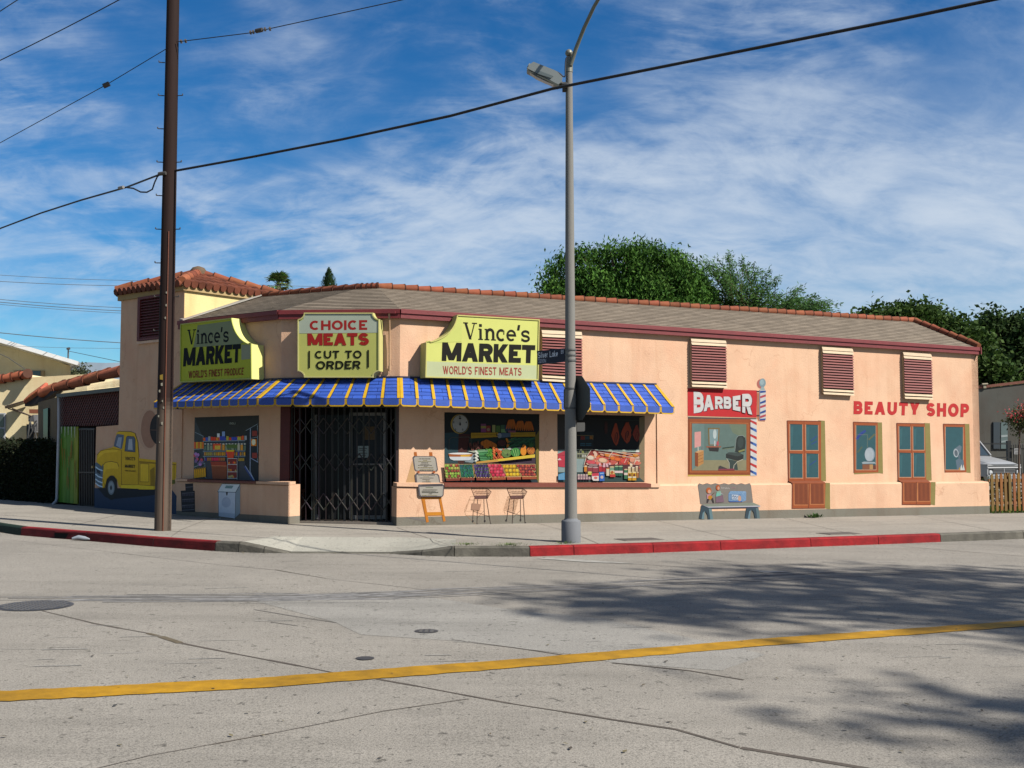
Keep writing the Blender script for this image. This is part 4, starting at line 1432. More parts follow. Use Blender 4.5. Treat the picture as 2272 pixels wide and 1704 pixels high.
for i in range(3):
    a0, a1, b0, b1 = top[i], top[i + 1], out_[i], out_[i + 1]
    nrm = (b1 - b0).cross(a0 - b0).normalized()
    if nrm.z < 0:
        nrm = -nrm
    rows = 6
    for r_ in range(rows):
        u0, u1 = r_ / rows, (r_ + 1) / rows
        p0, p1 = b0.lerp(a0, u0), b1.lerp(a1, u0)
        p2, p3 = b1.lerp(a1, u1), b0.lerp(a0, u1)
        n_ = max(3, int((p1 - p0).length / .42))
        for k in range(n_):
            f = random.uniform(.9, 1.1)
            o_ = random.uniform(.004, .009)
            colr = tuple(v * f for v in BLUE)
            e = .004 / (p1 - p0).length
            sh = (.5 / n_ if r_ % 2 else 0)
            x0, x1 = max(0, k / n_ - sh), (k + 1) / n_ - sh if k < n_ - 1 else 1
            q = [p0.lerp(p1, x0 + e) + nrm * (o_ + .004), p0.lerp(p1, x1 - e) + nrm * (o_ + .004), p3.lerp(p2, x1 - e) + nrm * .001, p3.lerp(p2, x0 + e) + nrm * .001]
            cv.poly(q, colr)
            cv.poly([q[0] - nrm * .01, q[1] - nrm * .01, q[1], q[0]], tuple(v * .5 for v in BLUE))
    # underside board
    cv.poly([b0 - nrm * .012, b1 - nrm * .012, a1 - nrm * .012, a0 - nrm * .012], c8(40, 55, 110, .8))
    n_ = nseg[i]
    for k in range(n_ + 1):
        u = k / n_
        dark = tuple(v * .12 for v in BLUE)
        hw = (.030 if i else .032) / (b1 - b0).length
        if u - hw < 0:
            ua, ub = 0, 2 * hw
        elif u + hw > 1:
            ua, ub = 1 - 2 * hw, 1
        else:
            ua, ub = u - hw, u + hw
        stp.poly([b0.lerp(b1, ua) + nrm * .018, b0.lerp(b1, ub) + nrm * .018, a0.lerp(a1, ub) + nrm * .012, a0.lerp(a1, ua) + nrm * .012], YLW)
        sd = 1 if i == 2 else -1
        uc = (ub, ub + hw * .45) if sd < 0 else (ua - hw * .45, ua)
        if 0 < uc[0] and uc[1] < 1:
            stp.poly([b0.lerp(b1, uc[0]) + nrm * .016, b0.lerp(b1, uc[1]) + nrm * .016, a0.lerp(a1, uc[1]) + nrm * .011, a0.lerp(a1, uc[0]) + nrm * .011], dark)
    # valance: each panel a blue tongue edged in yellow, clipped corners
    nn = Vector((b1 - b0).cross(Vector((0, 0, 1)))).normalized()
    if nn.dot([WA.n, WC.n, WB.n][i]) < 0:
        nn = -nn
    for k in range(n_):
        u0, u1 = k / n_, (k + 1) / n_
        p0, p1 = b0.lerp(b1, u0), b0.lerp(b1, u1)
        h0 = vh[i] + (vh[i + 1] - vh[i]) * u0
        w_ = (p1 - p0).length
        t_ = (p1 - p0).normalized()
        cut = .045

        def tongue(e, eb, et):
            return [p0 + t_ * e + Vector((0, 0, -et)), p1 - t_ * e + Vector((0, 0, -et)), p1 - t_ * e + Vector((0, 0, h0 + cut)), p1 - t_ * (cut + e * .6) + Vector((0, 0, h0 + eb)), p0 + t_ * (cut + e * .6) + Vector((0, 0, h0 + eb)), p0 + t_ * e + Vector((0, 0, h0 + cut))]
        va.prism([q + nn * .012 for q in tongue(.002, 0, 0)], -nn * .018, YLW)
        f = random.uniform(.9, 1.08)
        va.poly([q + nn * .016 for q in tongue(.026, .030, .0)], tuple(v * f * .88 for v in BLUE))
    bnd.box8([b0 + nn * .006, b1 + nn * .006, b1 - nn * .03, b0 - nn * .03] + [p + Vector((0, 0, .008)) for p in (b0 + nn * .006, b1 + nn * .006, b1 - nn * .03, b0 - nn * .03)], tuple(v * .6 for v in BLUE))
    bnd.box8([a0 - nn * .01, a1 - nn * .01, a1 + nn * .03, a0 + nn * .03] + [p + Vector((0, 0, .03)) for p in (a0 - nn * .01, a1 - nn * .01, a1 + nn * .03, a0 + nn * .03)], (.012, .016, .05))
# closed ends and soffit
for (a, b, n_) in ((top[0], out_[0], WA.t * -1), (top[3], out_[3], WB.t)):
    cv.prism([a, b, V(b, b.z + vh[0] * .9), V(a, b.z + vh[0] * .9)], n_ * .006, tuple(v * .85 for v in BLUE))
    bnd.prism([a + Vector((0, 0, .02)), b + Vector((0, 0, .02)), b - Vector((0, 0, .03)), a - Vector((0, 0, .03))], n_ * .014, YLW)
cv.build('canopy', WORN, aw)
stp.build('stripes', WORN, aw)
va.build('valance', WORN, aw)
bnd.build('edge_trim', WORN, aw)
# ================================================================ SIGN BOXES
LIME, LIMESIDE, BORD = (230, 234, 132), (240, 236, 150), (222, 216, 130)
PALE = (206, 214, 168)


def sign_box(name, label, plane, crop, D, outline, k, mesh_extra):
    x0, y0, sc = crop
    cen = plane.p(x0 + outline[0][0] / sc, y0 + outline[0][1] / sc, 0)
    root = thing(name, label, 'shop sign', cen, 'yellow shop signs above the awning')
    pts = [plane.p(x0 + a / sc, y0 + b / sc, D) for a, b in outline]
    mb = MB()
    mb.prism(pts, -plane.n * (D - .02), c8(*LIME, k), c8(*LIMESIDE, k * .95))
    mb.build('cabinet', SIGN, root)
    # raised lip round the face
    c_ = sum(pts, Vector()) / len(pts)
    mb = MB()
    inn = [p.lerp(c_, .0) for p in pts]
    n_ = len(pts)
    for i in range(n_):
        j = (i + 1) % n_
        e = (pts[j] - pts[i]).normalized()
        side = plane.n.cross(e) * .022
        if (c_ - pts[i]).dot(side) < 0:
            side = -side
        mb.box8([pts[i] + plane.n * .003, pts[j] + plane.n * .003, pts[j] + side + plane.n * .003, pts[i] + side + plane.n * .003] + [p + plane.n * (.018 + .0004 * (i % 3)) for p in (pts[i], pts[j], pts[j] + side, pts[i] + side)], c8(*BORD, k))
    mb.build('rim', SIGN, root)
    P = Paint(root, plane, x0, y0, sc, D + .003, k, SIGN)
    mesh_extra(P)
    P.done()
    return root


def scoop(p0, p1, p2, p3, n=12):
    out = []
    for i in range(n + 1):
        u = i / n
        out.append(tuple((1 - u) ** 3 * a + 3 * (1 - u) ** 2 * u * b + 3 * (1 - u) * u * u * c_ + u ** 3 * d for a, b, c_, d in zip(p0, p1, p2, p3)))
    return out


C2, C3, C4 = (380, 660, 3.0731), (860, 660, 2.8606), (1480, 700, 2.7929)
K = .78


def right_face(P):
    P.part('face_patches')
    P.poly([(243, 405), (945, 432), (945, 520), (240, 508)], PALE + (1.02,))
    P.poly([(270, 290), (360, 250), (420, 200), (440, 140), (470, 135), (470, 280)], (222, 230, 128))
    P.part('lettering')
    P.text("Vince's", ((480, 158), (902, 178), (901, 281), (482, 264)), (26, 22, 14), t=.17, gap=.07, font='serif')
    P.part('lettering')
    P.text('MARKET', ((348, 284), (938, 303), (934, 417), (344, 402)), (24, 22, 14), t=.27, gap=.05)
    P.part('lettering')
    P.text("WORLD'S FINEST MEATS", ((350, 434), (851, 447), (850, 496), (352, 486)), (176, 70, 62), t=.17, gap=.16)


ol = scoop((440, 110), (425, 215), (350, 270), (243, 284)) + [(238, 508), (955, 526), (963, 140)]
sign_box('market_sign', 'bright yellow market sign lettered for meats, lit by the sun beside the lamp post', WB, C3, .34, ol, 1.02, right_face)


def left_face(P):
    P.part('face_patches')
    P.poly([(180, 190), (405, 160), (425, 230), (470, 285), (500, 300), (470, 318), (300, 330), (150, 340)], (150, 160, 120))
    P.poly([(478, 322), (545, 322), (545, 418), (478, 425)], (165, 170, 140))
    P.part('lettering')
    P.text("Vince's", ((110, 222), (390, 198), (390, 300), (110, 322)), (20, 18, 12, .12), t=.17, gap=.07, font='serif')
    P.part('lettering')
    P.text('MARKET', ((86, 346), (474, 316), (470, 442), (80, 471)), (18, 18, 12, .12), t=.27, gap=.05)
    P.part('lettering')
    P.text("WORLD'S FINEST PRODUCE", ((117, 502), (494, 478), (491, 527), (118, 551)), (150, 38, 36), t=.17, gap=.16)


ol = [(65, 181)] + scoop((414, 140), (425, 235), (480, 310), (548, 320)) + [(551, 556), (63, 580)]
LIME = (196, 204, 60)  # duller yellow: the face's deeper shade is put into its colour
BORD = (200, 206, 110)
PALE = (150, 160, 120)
LIMESIDE = (244, 240, 150)  # cabinet side coloured brighter than the face, as sunlit
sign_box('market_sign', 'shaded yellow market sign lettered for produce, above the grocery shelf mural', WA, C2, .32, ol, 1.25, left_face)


def mid_face(P):
    P.part('face_patches')
    P.poly([(905, 112), (1372, 106), (1380, 150), (1410, 165), (1410, 240), (870, 245), (870, 165), (900, 150)], (196, 208, 188))
    P.part('lettering')
    P.text('CHOICE', ((944, 158), (1336, 154), (1336, 221), (944, 223)), (180, 48, 44), t=.235, gap=.11, wscale=1.05)
    P.part('lettering')
    P.text('MEATS', ((928, 245), (1348, 242), (1348, 326), (930, 327)), (178, 44, 40), t=.27, gap=.07)
    P.part('lettering')
    P.text('CUT TO', ((980, 364), (1298, 361), (1298, 415), (980, 416)), (34, 34, 20, .7), t=.2, gap=.14)
    P.part('lettering')
    P.text('ORDER', ((988, 434), (1292, 431), (1290, 486), (986, 490)), (34, 34, 20, .7), t=.2, gap=.13)
    P.part('upright_bar')
    P.rect(935, 364, 946, 482, (34, 34, 20, .7))
    P.part('upright_bar')
    P.rect(1336, 358, 1348, 478, (34, 34, 20, .7))


r_ = 44


def notch(cx_, cy_, a0, a1):
    return [(cx_ + r_ * math.cos(R(a0 + (a1 - a0) * i / 6)), cy_ + r_ * math.sin(R(a0 + (a1 - a0) * i / 6))) for i in range(7)]


x0, x1, y0, y1 = 863, 1420, 104, 546
ol = notch(x0, y0, 90, 0) + notch(x1, y0, 180, 90) + notch(x1, y1, -90, -180) + notch(x0, y1, 0, -90)
LIME, BORD, LIMESIDE = (214, 216, 120), (232, 226, 150), (236, 230, 150)
sign_box('meat_sign', 'square yellow sign with notched corners advertising choice meats over the gate', WC, C2, .26, ol, 1.02, mid_face)

# ================================================================ MURALS (flat paint on the walls)
INSM = -.025


def mural(label, plane, crop, at, d=0.0, k=.76, name='mural', group=None):
    x0, y0, sc = crop
    loc = plane.p(x0 + at[0] / sc, y0 + at[1] / sc, d)
    root = thing(name, label, 'mural', loc, group)
    return Paint(root, plane, x0, y0, sc, d + .0025, k)


KA = 4.9                                             # paint colours read off the wall that stands in shade
# ---- yellow pickup truck on the shaded wall
ZT = (200, 880, 5.5308)
P = mural('painted yellow delivery pickup truck on the shaded wall behind the wooden pole', WA, ZT, (400, 1300), .0, KA)
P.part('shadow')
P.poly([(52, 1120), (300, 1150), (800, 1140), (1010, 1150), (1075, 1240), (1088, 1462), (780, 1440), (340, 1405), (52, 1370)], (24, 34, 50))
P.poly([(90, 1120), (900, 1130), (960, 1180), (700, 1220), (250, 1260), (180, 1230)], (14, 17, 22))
YT, YD, YL_ = (132, 106, 16), (92, 72, 12), (144, 118, 24)
P.part('wheel')
P.ell(262, 1120, 72, 150, (17, 19, 20), 22)
P.ell(258, 1118, 42, 88, (70, 78, 84), 20)
P.ell(258, 1118, 32, 68, (88, 96, 100), 20)
P.ell(256, 1118, 13, 30, (34, 38, 42))
P.ell(256, 1118, 6, 14, (14, 16, 18))
P.part('bed')
P.poly([(590, 755), (1060, 808), (1050, 1030), (1030, 1070), (990, 1085), (780, 1140), (595, 1140)], YT)
P.poly([(598, 790), (1055, 826), (1052, 842), (598, 812)], YD)
P.poly([(612, 820), (720, 828), (720, 1045), (612, 1045)], YL_)
P.line([(612, 820), (720, 828), (720, 1048), (612, 1045), (612, 820)], 6, (60, 46, 10))
P.line([(598, 812), (598, 1085), (780, 1095)], 7, (60, 46, 10))
P.poly([(735, 900), (790, 860), (800, 1100), (740, 1100)], YD)
P.line([(1030, 836), (1030, 1030)], 8, YD)
P.poly([(1005, 1020), (1045, 1020), (1040, 1068), (1005, 1072)], (60, 60, 18))
P.part('body')
P.poly([(75, 800), (85, 720), (130, 660), (280, 620), (300, 560), (325, 440), (360, 428), (500, 432), (550, 450), (580, 520), (600, 700), (600, 1085), (780, 1100), (780, 1140), (380, 1122), (350, 1100), (330, 1020), (290, 968), (245, 968), (205, 1010), (180, 1110), (150, 1125), (150, 1000), (148, 860)], YT)
P.poly([(90, 770), (110, 690), (200, 650), (340, 652), (330, 680), (180, 690), (120, 740)], YL_)
P.poly([(150, 860), (190, 810), (260, 796), (330, 810), (355, 850), (340, 890), (290, 880), (200, 890), (165, 960)], YL_)
P.line([(150, 850), (190, 806), (260, 794), (335, 812), (352, 860)], 7, (64, 50, 12))
P.line([(80, 720), (130, 662), (280, 640), (385, 656)], 6, (70, 56, 14))
P.line([(385, 660), (385, 1080), (590, 1085), (592, 740)], 6, (70, 54, 12))
P.line([(150, 870), (152, 1000), (182, 1110)], 6, YD)
P.poly([(380, 1085), (600, 1085), (780, 1100), (780, 1140), (380, 1122)], (150, 128, 26))
P.line([(345, 425), (500, 430), (552, 450), (585, 560), (600, 740)], 6, (50, 42, 14))
P.part('windscreen')
P.poly([(288, 610), (318, 480), (336, 458), (415, 470), (410, 540), (388, 645)], (54, 62, 74))
P.poly([(318, 600), (345, 500), (390, 500), (372, 632)], (92, 100, 110))
P.poly([(425, 665), (445, 500), (460, 484), (535, 492), (552, 520), (552, 680)], (52, 60, 72))
P.poly([(462, 650), (475, 520), (515, 520), (522, 655)], (104, 108, 112))
P.line([(425, 668), (445, 500), (460, 484), (535, 492), (552, 520), (552, 680), (425, 668)], 6, (26, 28, 30))
P.part('bumper')
P.poly([(62, 815), (80, 808), (140, 860), (160, 920), (150, 1000), (150, 1120), (110, 1115), (65, 1060), (58, 980)], (54, 66, 76))
for y in (870, 960, 1020, 1070):
    P.line([(66, y - 10), (100, y + 20), (152, y + 38)], 14, (120, 136, 150))
P.ell(155, 870, 10, 38, (60, 66, 60))
P.poly([(76, 880), (124, 910), (128, 960), (84, 930)], (22, 26, 30))
P.part('lettering')
P.text("VINCE'S", ((430, 738), (552, 742), (553, 782), (431, 780)), (18, 18, 12), t=.2, gap=.14)
P.part('lettering')
P.text('MARKET', ((428, 832), (552, 838), (550, 876), (426, 870)), (18, 18, 12), t=.24, gap=.1)
P.part('lettering')
P.text('FREE DELIVERY', ((428, 900), (560, 908), (558, 924), (428, 916)), (60, 48, 12), t=.22, gap=.14)
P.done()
# ---- round painted opening, half hidden by the pole
P = mural('dark painted round porthole with a shaded niche on the wall behind the wooden pole', WA, ZT, (760, 640), 0, KA)
P.part('niche')
P.ell(715, 405, 128, 250, (117, 94, 77), 28)
P.ell(730, 400, 106, 232, (98, 72, 57), 28)
P.part('opening')
P.ell(850, 400, 118, 195, (20, 18, 18), 28)
P.line([(735, 408), (830, 412)], 8, (60, 44, 36))
P.done()

# ---- grocery shelves in the left shop window
ZG = (410, 900, 5.925)
P = mural('painted shop window showing grocery shelves in a dark store, left of the gate', WA, ZG, (550, 960), INSM, KA * 1.08)
P.part('interior')
P.poly([(130, 155), (975, 128), (970, 992), (115, 962)], (24, 25, 24))
P.poly([(135, 160), (240, 420), (255, 720), (280, 960), (118, 960)], (36, 42, 44))
P.poly([(240, 420), (790, 400), (800, 740), (270, 730)], (32, 40, 44))
P.poly([(270, 730), (800, 740), (900, 985), (280, 965)], (40, 42, 46))
P.poly([(140, 200), (970, 180), (960, 290), (800, 400), (240, 420)], (26, 28, 26))
P.poly([(800, 330), (960, 220), (970, 990), (905, 985), (790, 800)], (20, 24, 27))
P.part('shelves')
SH = (86, 98, 104)
for y0, y1 in ((470, 458), (600, 596), (668, 664)):
    P.line([(238, y0), (795, y1)], 8, SH)
P.line([(705, 400), (705, 730)], 5, SH)
P.line([(120, 575), (245, 565)], 8, SH)
P.line([(120, 808), (262, 758)], 9, SH)
P.line([(135, 350), (240, 400), (275, 950)], 6, SH)
P.line([(862, 290), (858, 870), (915, 985)], 9, (96, 106, 122))
P.line([(800, 330), (958, 240)], 6, SH)
P.line([(868, 690), (965, 745)], 9, (86, 96, 118))
P.line([(868, 430), (950, 415)], 5, SH)
P.line([(785, 800), (905, 985)], 22, (36, 46, 82))
P.line([(795, 790), (915, 985)], 5, (120, 130, 150))
P.line([(955, 260), (955, 740)], 6, SH)
random.seed(21)
P.part('groceries')
gcol = [(140, 40, 22), (150, 84, 20), (120, 110, 40), (40, 58, 120), (100, 104, 108), (150, 60, 24), (130, 96, 24), (60, 76, 50), (96, 40, 60), (110, 108, 90)]
for x in range(240, 790, 34):
    h = random.uniform(36, 62)
    y = 462 - (x - 240) * .02
    P.rect(x, y - h, x + random.uniform(24, 33), y, random.choice(gcol[:6]))
P.rect(490, 340, 528, 405, (84, 104, 134))
P.rect(425, 365, 458, 415, (140, 146, 150))
P.rect(458, 402, 530, 455, (34, 44, 110))
P.rect(625, 415, 690, 456, (36, 44, 112))
P.rect(692, 410, 738, 452, (120, 116, 34))
for x in range(252, 790, 40):
    y = 588
    c_ = random.choice([(60, 74, 62), (120, 118, 100), (140, 96, 34), (90, 98, 80)])
    P.rect(x, y - random.uniform(60, 84), x + 32, y, c_)
    P.ell(x + 16, y - 84, 15, 9, (130, 130, 120), 8)
P.rect(370, 500, 474, 580, (150, 52, 26))
P.rect(395, 525, 465, 575, (170, 120, 40))
for x in range(560, 690, 24):
    P.ell(x, 535, 13, 32, (54, 70, 30), 10)
for x in range(255, 790, 26):
    P.rect(x, 612, x + 20, 656, random.choice([(150, 104, 24), (130, 88, 24), (116, 104, 50), (54, 44, 96), (90, 80, 60)]))
for x in range(262, 520, 30):
    P.rect(x, 684, x + 26, 724, random.choice([(130, 50, 28), (140, 30, 50), (50, 40, 90), (110, 70, 36)]))
for x in range(705, 785, 20):
    P.rect(x, 690, x + 16, 728, (120, 96, 34))
for x in range(122, 240, 26):
    P.rect(x, 478, x + 22, 565, random.choice([(150, 76, 26), (150, 110, 30), (140, 60, 30)]))
for k in range(16):
    P.ell(random.uniform(130, 235), random.uniform(620, 780), 20, 22, random.choice([(110, 80, 120), (84, 60, 90), (130, 50, 60), (64, 60, 80)]), 9)
for x in range(122, 262, 26):
    y = 948 - (x - 122) * .12
    P.poly([(x, y - 100), (x + 18, y - 130), (x + 24, y), (x, y + 6)], (160, 104, 20))
P.rect(872, 440, 942, 530, (160, 84, 24))
P.ell(905, 480, 26, 40, (180, 160, 120), 10)
P.rect(885, 620, 950, 690, (90, 34, 28))
P.rect(885, 330, 950, 400, (86, 34, 26))
P.part('display_boxes')
P.poly([(350, 790), (555, 792), (550, 965), (365, 960)], (84, 44, 26))
P.poly([(335, 735), (540, 735), (552, 795), (350, 790)], (100, 40, 26))
P.line([(350, 790), (548, 794)], 6, (140, 90, 60))
P.part('display_rack')
P.poly([(540, 590), (655, 590), (640, 690), (565, 690)], (140, 46, 22))
P.rect(548, 584, 648, 604, (170, 124, 20))
P.rect(562, 700, 688, 955, (76, 30, 26))
for y in (695, 772, 870, 955):
    P.line([(560, y), (688, y)], 7, (130, 132, 128))
P.line([(562, 690), (562, 965)], 6, (110, 112, 110))
P.line([(688, 690), (688, 970)], 6, (110, 112, 110))
for k in range(12):
    P.ell(random.uniform(575, 678), random.choice((752, 850, 932)) + random.uniform(-8, 8), 11, 16, random.choice([(170, 84, 24), (150, 40, 24), (110, 100, 60)]), 8)
P.text('DELI', ((590, 222), (665, 220), (665, 245), (590, 248)), (90, 96, 90), t=.2, gap=.2)
P.done()
# ---- stacked bottle crates and the ice chest on the left plinth
WAp, WBp = WA.shifted(PL_A), WB.shifted(PL_B)
R1 = (0, 560, 2.4394)
P = mural('painted stack of dark bottle crates low on the shaded wall', WAp, R1, (1015, 1420), 0, KA)
P.part('crates')
P.poly([(1002, 1252), (1045, 1250), (1046, 1290), (1054, 1290), (1056, 1405), (984, 1405), (978, 1290), (1004, 1288)], (20, 19, 22))
for y in (1272, 1304, 1338, 1370, 1396):
    P.line([(985 if y > 1290 else 1004, y), (1052 if y > 1290 else 1044, y - 4)], 4, (58, 56, 60))
for x in range(990, 1050, 9):
    for y in (1312, 1346, 1378):
        P.ell(x, y, 3, 7, (44, 42, 50), 6)
P.done()
P = mural('painted white ice chest with a sloping lid standing on little legs', WAp, ZG, (560, 1490), 0, KA * .95)
P.part('chest')
P.poly([(440, 1135), (668, 1140), (660, 1480), (442, 1455)], (118, 126, 136))
P.poly([(668, 1140), (728, 1040), (728, 1415), (660, 1480)], (84, 94, 100))
P.poly([(430, 1130), (490, 1028), (728, 1032), (668, 1140)], (130, 138, 142))
P.ell(545, 1270, 62, 70, (104, 112, 124), 14)
P.poly([(450, 1400), (655, 1420), (655, 1470), (446, 1450)], (104, 112, 122))
P.line([(430, 1132), (668, 1140), (728, 1034)], 7, (34, 40, 46))
P.line([(430, 1132), (490, 1028), (728, 1032)], 5, (60, 66, 70))
P.line([(668, 1140), (660, 1480), (728, 1415)], 5, (44, 50, 56))
P.line([(442, 1135), (444, 1455), (660, 1482)], 5, (50, 56, 62))
P.part('lid_label')
P.poly([(540, 1050), (640, 1052), (620, 1090), (525, 1086)], (70, 90, 92))
P.part('latch')
P.poly([(542, 1140), (566, 1140), (562, 1170), (553, 1186), (545, 1170)], (20, 22, 24))
for x in (462, 646):
    P.part('foot')
    P.line([(x, 1470), (x + 3, 1500)], 6, (110, 116, 118))
P.done()

# ---- easel menu boards right of the gate
ZE = (900, 990, 7.3733)
P = mural('painted orange easel carrying three grey menu boards beside the gate', WB, ZE, (380, 1200), INSM, .78)
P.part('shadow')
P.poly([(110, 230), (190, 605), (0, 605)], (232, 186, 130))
P.part('easel')
for q in ([(135, 95), (180, 95), (190, 165), (140, 165)], [(385, 98), (435, 98), (442, 160), (388, 160)]):
    P.poly(q, (206, 112, 30))
P.part('menu_board')


def board(P, ol, inner, rows):
    P.poly(ol, (104, 98, 104))
    P.poly(inner, (196, 190, 178))
    for (x, y, w, h, c_) in rows:
        xx = x
        while xx < x + w:
            l_ = random.uniform(6, 22)
            P.rect(xx, y, min(xx + l_, x + w), y + h, c_)
            xx += l_ + random.uniform(3, 6)


DKT, OLV = (96, 92, 78), (150, 138, 72)
board(P, [(112, 185), (135, 160), (470, 165), (500, 195), (530, 380), (515, 415), (165, 412), (140, 380)], [(135, 195), (160, 172), (455, 175), (482, 200), (510, 375), (495, 402), (180, 400), (158, 372)],
      [(222, 200, 185, 14, DKT), (290, 226, 62, 11, OLV), (208, 246, 212, 8, OLV), (258, 266, 112, 10, DKT), (240, 292, 150, 6, DKT), (205, 308, 230, 7, DKT), (300, 324, 60, 6, DKT), (205, 345, 250, 8, OLV), (230, 380, 235, 10, OLV)])
board(P, [(148, 470), (170, 450), (520, 450), (550, 480), (568, 600), (620, 612), (200, 640), (165, 600)], [(178, 478), (195, 465), (505, 465), (530, 490), (555, 605), (210, 625), (190, 595)],
      [(208, 470, 275, 10, DKT), (290, 496, 90, 8, OLV), (228, 516, 230, 8, DKT), (278, 540, 120, 8, DKT), (330, 560, 60, 6, OLV), (275, 578, 140, 8, DKT)])
for q in ([(195, 410), (225, 395), (228, 440), (190, 435)], [(440, 415), (480, 400), (485, 440), (445, 440)]):
    P.poly(q, (196, 100, 40))
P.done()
P2 = Paint(P.root, WBp, *ZE, .040, .78)
P2.part('menu_board')
board(P2, [(205, 640), (215, 625), (600, 612), (630, 640), (622, 800), (600, 830), (245, 830), (215, 800)], [(225, 665), (612, 655), (606, 795), (590, 815), (258, 815), (240, 790)],
      [(262, 628, 340, 18, (70, 66, 70)), (330, 670, 120, 12, (120, 130, 90)), (285, 708, 235, 10, DKT), (265, 730, 230, 8, DKT), (270, 748, 270, 12, (90, 92, 80)), (380, 772, 60, 7, DKT), (270, 800, 250, 7, OLV)])
P2.done()
P2 = Paint(P.root, WBp, *ZE, .003, .78)
P2.part('easel_legs')
P2.poly([(0, 1165), (120, 1155), (330, 1215), (340, 1240)], (140, 132, 128))
P2.poly([(250, 835), (310, 835), (380, 1240), (335, 1250)], (232, 142, 26))
P2.poly([(535, 835), (580, 835), (655, 1225), (615, 1235)], (232, 142, 26))
P2.poly([(255, 832), (585, 828), (590, 862), (262, 870)], (236, 150, 32))
P2.poly([(340, 1080), (615, 1075), (625, 1130), (352, 1138)], (240, 156, 30))
P2.line([(262, 840), (338, 1245)], 6, (150, 80, 20))
P2.line([(545, 868), (615, 1232)], 6, (150, 80, 20))
P2.line([(352, 1138), (622, 1130)], 5, (160, 90, 24))
P2.done()

# ---- produce window
ZP = (970, 900, 9.2167)
KL = .80
P = mural('painted produce window with weighing scale, melons and crates of fruit', WB, ZP, (1100, 1560), INSM, KL)
SHD = 2.2                                            # upper part of the picture is read in the awning's shade
P.part('interior')
P.poly([(148, 135), (2090, 175), (2080, 1585), (150, 1575)], (18, 27, 28))
P.poly([(150, 560), (440, 540), (440, 1180), (150, 1180)], (40, 74, 82))
P.poly([(440, 560), (680, 590), (600, 960), (540, 1190), (420, 1190)], (70, 26, 18, 1.2))
P.poly([(560, 1150), (740, 960), (820, 1180)], (150, 164, 170))
P.poly([(650, 680), (2010, 640), (2000, 870), (650, 940)], (24, 50, 40))
P.poly([(780, 1170), (2000, 1060), (2000, 1200), (780, 1200)], (64, 44, 66))
P.poly([(2000, 640), (2085, 500), (2080, 1585), (2040, 1540)], (120, 108, 28, 1.1))
P.poly([(150, 1500), (2050, 1520), (2060, 1580), (150, 1575)], (30, 58, 68))
P.part('weighing_scale')
P.ell(462, 375, 187, 200, (186, 156, 70, SHD * .5), 30)
P.ell(475, 372, 170, 190, (46, 48, 44, SHD), 30)
P.ell(472, 370, 158, 178, (150, 152, 148, SHD * .75), 30)
for tx, x, y in (('5', 520, 470), ('4', 590, 320), ('2', 370, 470), ('1', 335, 320), ('0', 462, 205)):
    P.text(tx, ((x - 10, y), (x + 18, y), (x + 18, y + 42), (x - 10, y + 42)), (40, 40, 40), t=.2)
P.rect(445, 250, 492, 274, (40, 36, 38))
P.line([(470, 280), (470, 345)], 3, (60, 60, 60))
P.poly([(470, 330), (490, 385), (470, 415), (450, 385)], (30, 30, 34))
P.line([(240, 900), (245, 690), (300, 650), (640, 640), (690, 680), (710, 930)], 10, (96, 96, 84))
P.ell(480, 985, 255, 26, (220, 226, 224))
P.poly([(228, 985), (735, 985), (700, 1050), (250, 1050)], (176, 96, 36))
P.poly([(480, 1008), (690, 1000), (650, 1050), (480, 1050)], (236, 180, 50))
P.poly([(245, 1045), (705, 1045), (690, 1100), (640, 1120), (340, 1120), (270, 1095)], (226, 232, 236))
P.ell(480, 982, 235, 16, (248, 250, 248))
P.part('shelf_goods')
for x0, y0, x1, y1, c_ in ((893, 370, 1000, 415, (120, 64, 100)), (893, 415, 1000, 465, (150, 140, 70)), (893, 465, 1000, 545, (130, 60, 110)), (1005, 410, 1090, 545, (140, 44, 40)), (1125, 395, 1190, 548, (150, 152, 92)), (1205, 410, 1290, 545, (76, 108, 48)), (1300, 395, 1380, 480, (60, 96, 70)), (1305, 480, 1410, 550, (110, 150, 96)), (1385, 400, 1500, 530, (40, 54, 80)), (1450, 510, 1610, 548, (130, 70, 90))):
    P.rect(x0, y0, x1, y1, c_ + (SHD * .55,))
P.ell(1047, 490, 34, 34, (160, 130, 100), 12)
P.part('bananas')
for cx_, cy_, sp in ((1535, 270, -1), (1700, 300, 0), (1850, 310, 1)):
    for j in range(5):
        a = -18 + 9 * j + sp * 3
        x = cx_ + (j - 2) * 34 + sp * 22
        P.ell(x, cy_ + 110, 19, 106, ((206 - 10 * (j % 2)), 108, 22, SHD * .45), 12, -a * .8)
        P.line([(x - 10, cy_ + 40), (x - 4, cy_ + 180)], 4, (130, 66, 20))
P.part('yellow_shelf')
P.poly([(690, 555), (1250, 550), (1250, 640), (690, 670)], (176, 138, 14, 1.2))
P.poly([(1480, 550), (2010, 545), (2005, 632), (1480, 640)], (176, 138, 14, 1.2))
P.line([(700, 600), (1240, 594)], 8, (84, 60, 8))
P.line([(1500, 585), (2000, 575)], 8, (84, 60, 8))
P.poly([(1280, 560), (1500, 556), (1498, 640), (1280, 660)], (84, 106, 128))
P.ell(1275, 612, 42, 54, (150, 160, 170))
P.line([(1210, 560), (1215, 615), (1275, 620)], 12, (24, 24, 28))
P.part('vegetables')
random.seed(5)
for k in range(60):
    x, y = random.uniform(660, 960), random.uniform(760, 890)
    P.ell(x, y, 11, 42, random.choice([(104, 50, 40), (84, 34, 30), (124, 74, 56)]), 8, random.uniform(-25, 5))
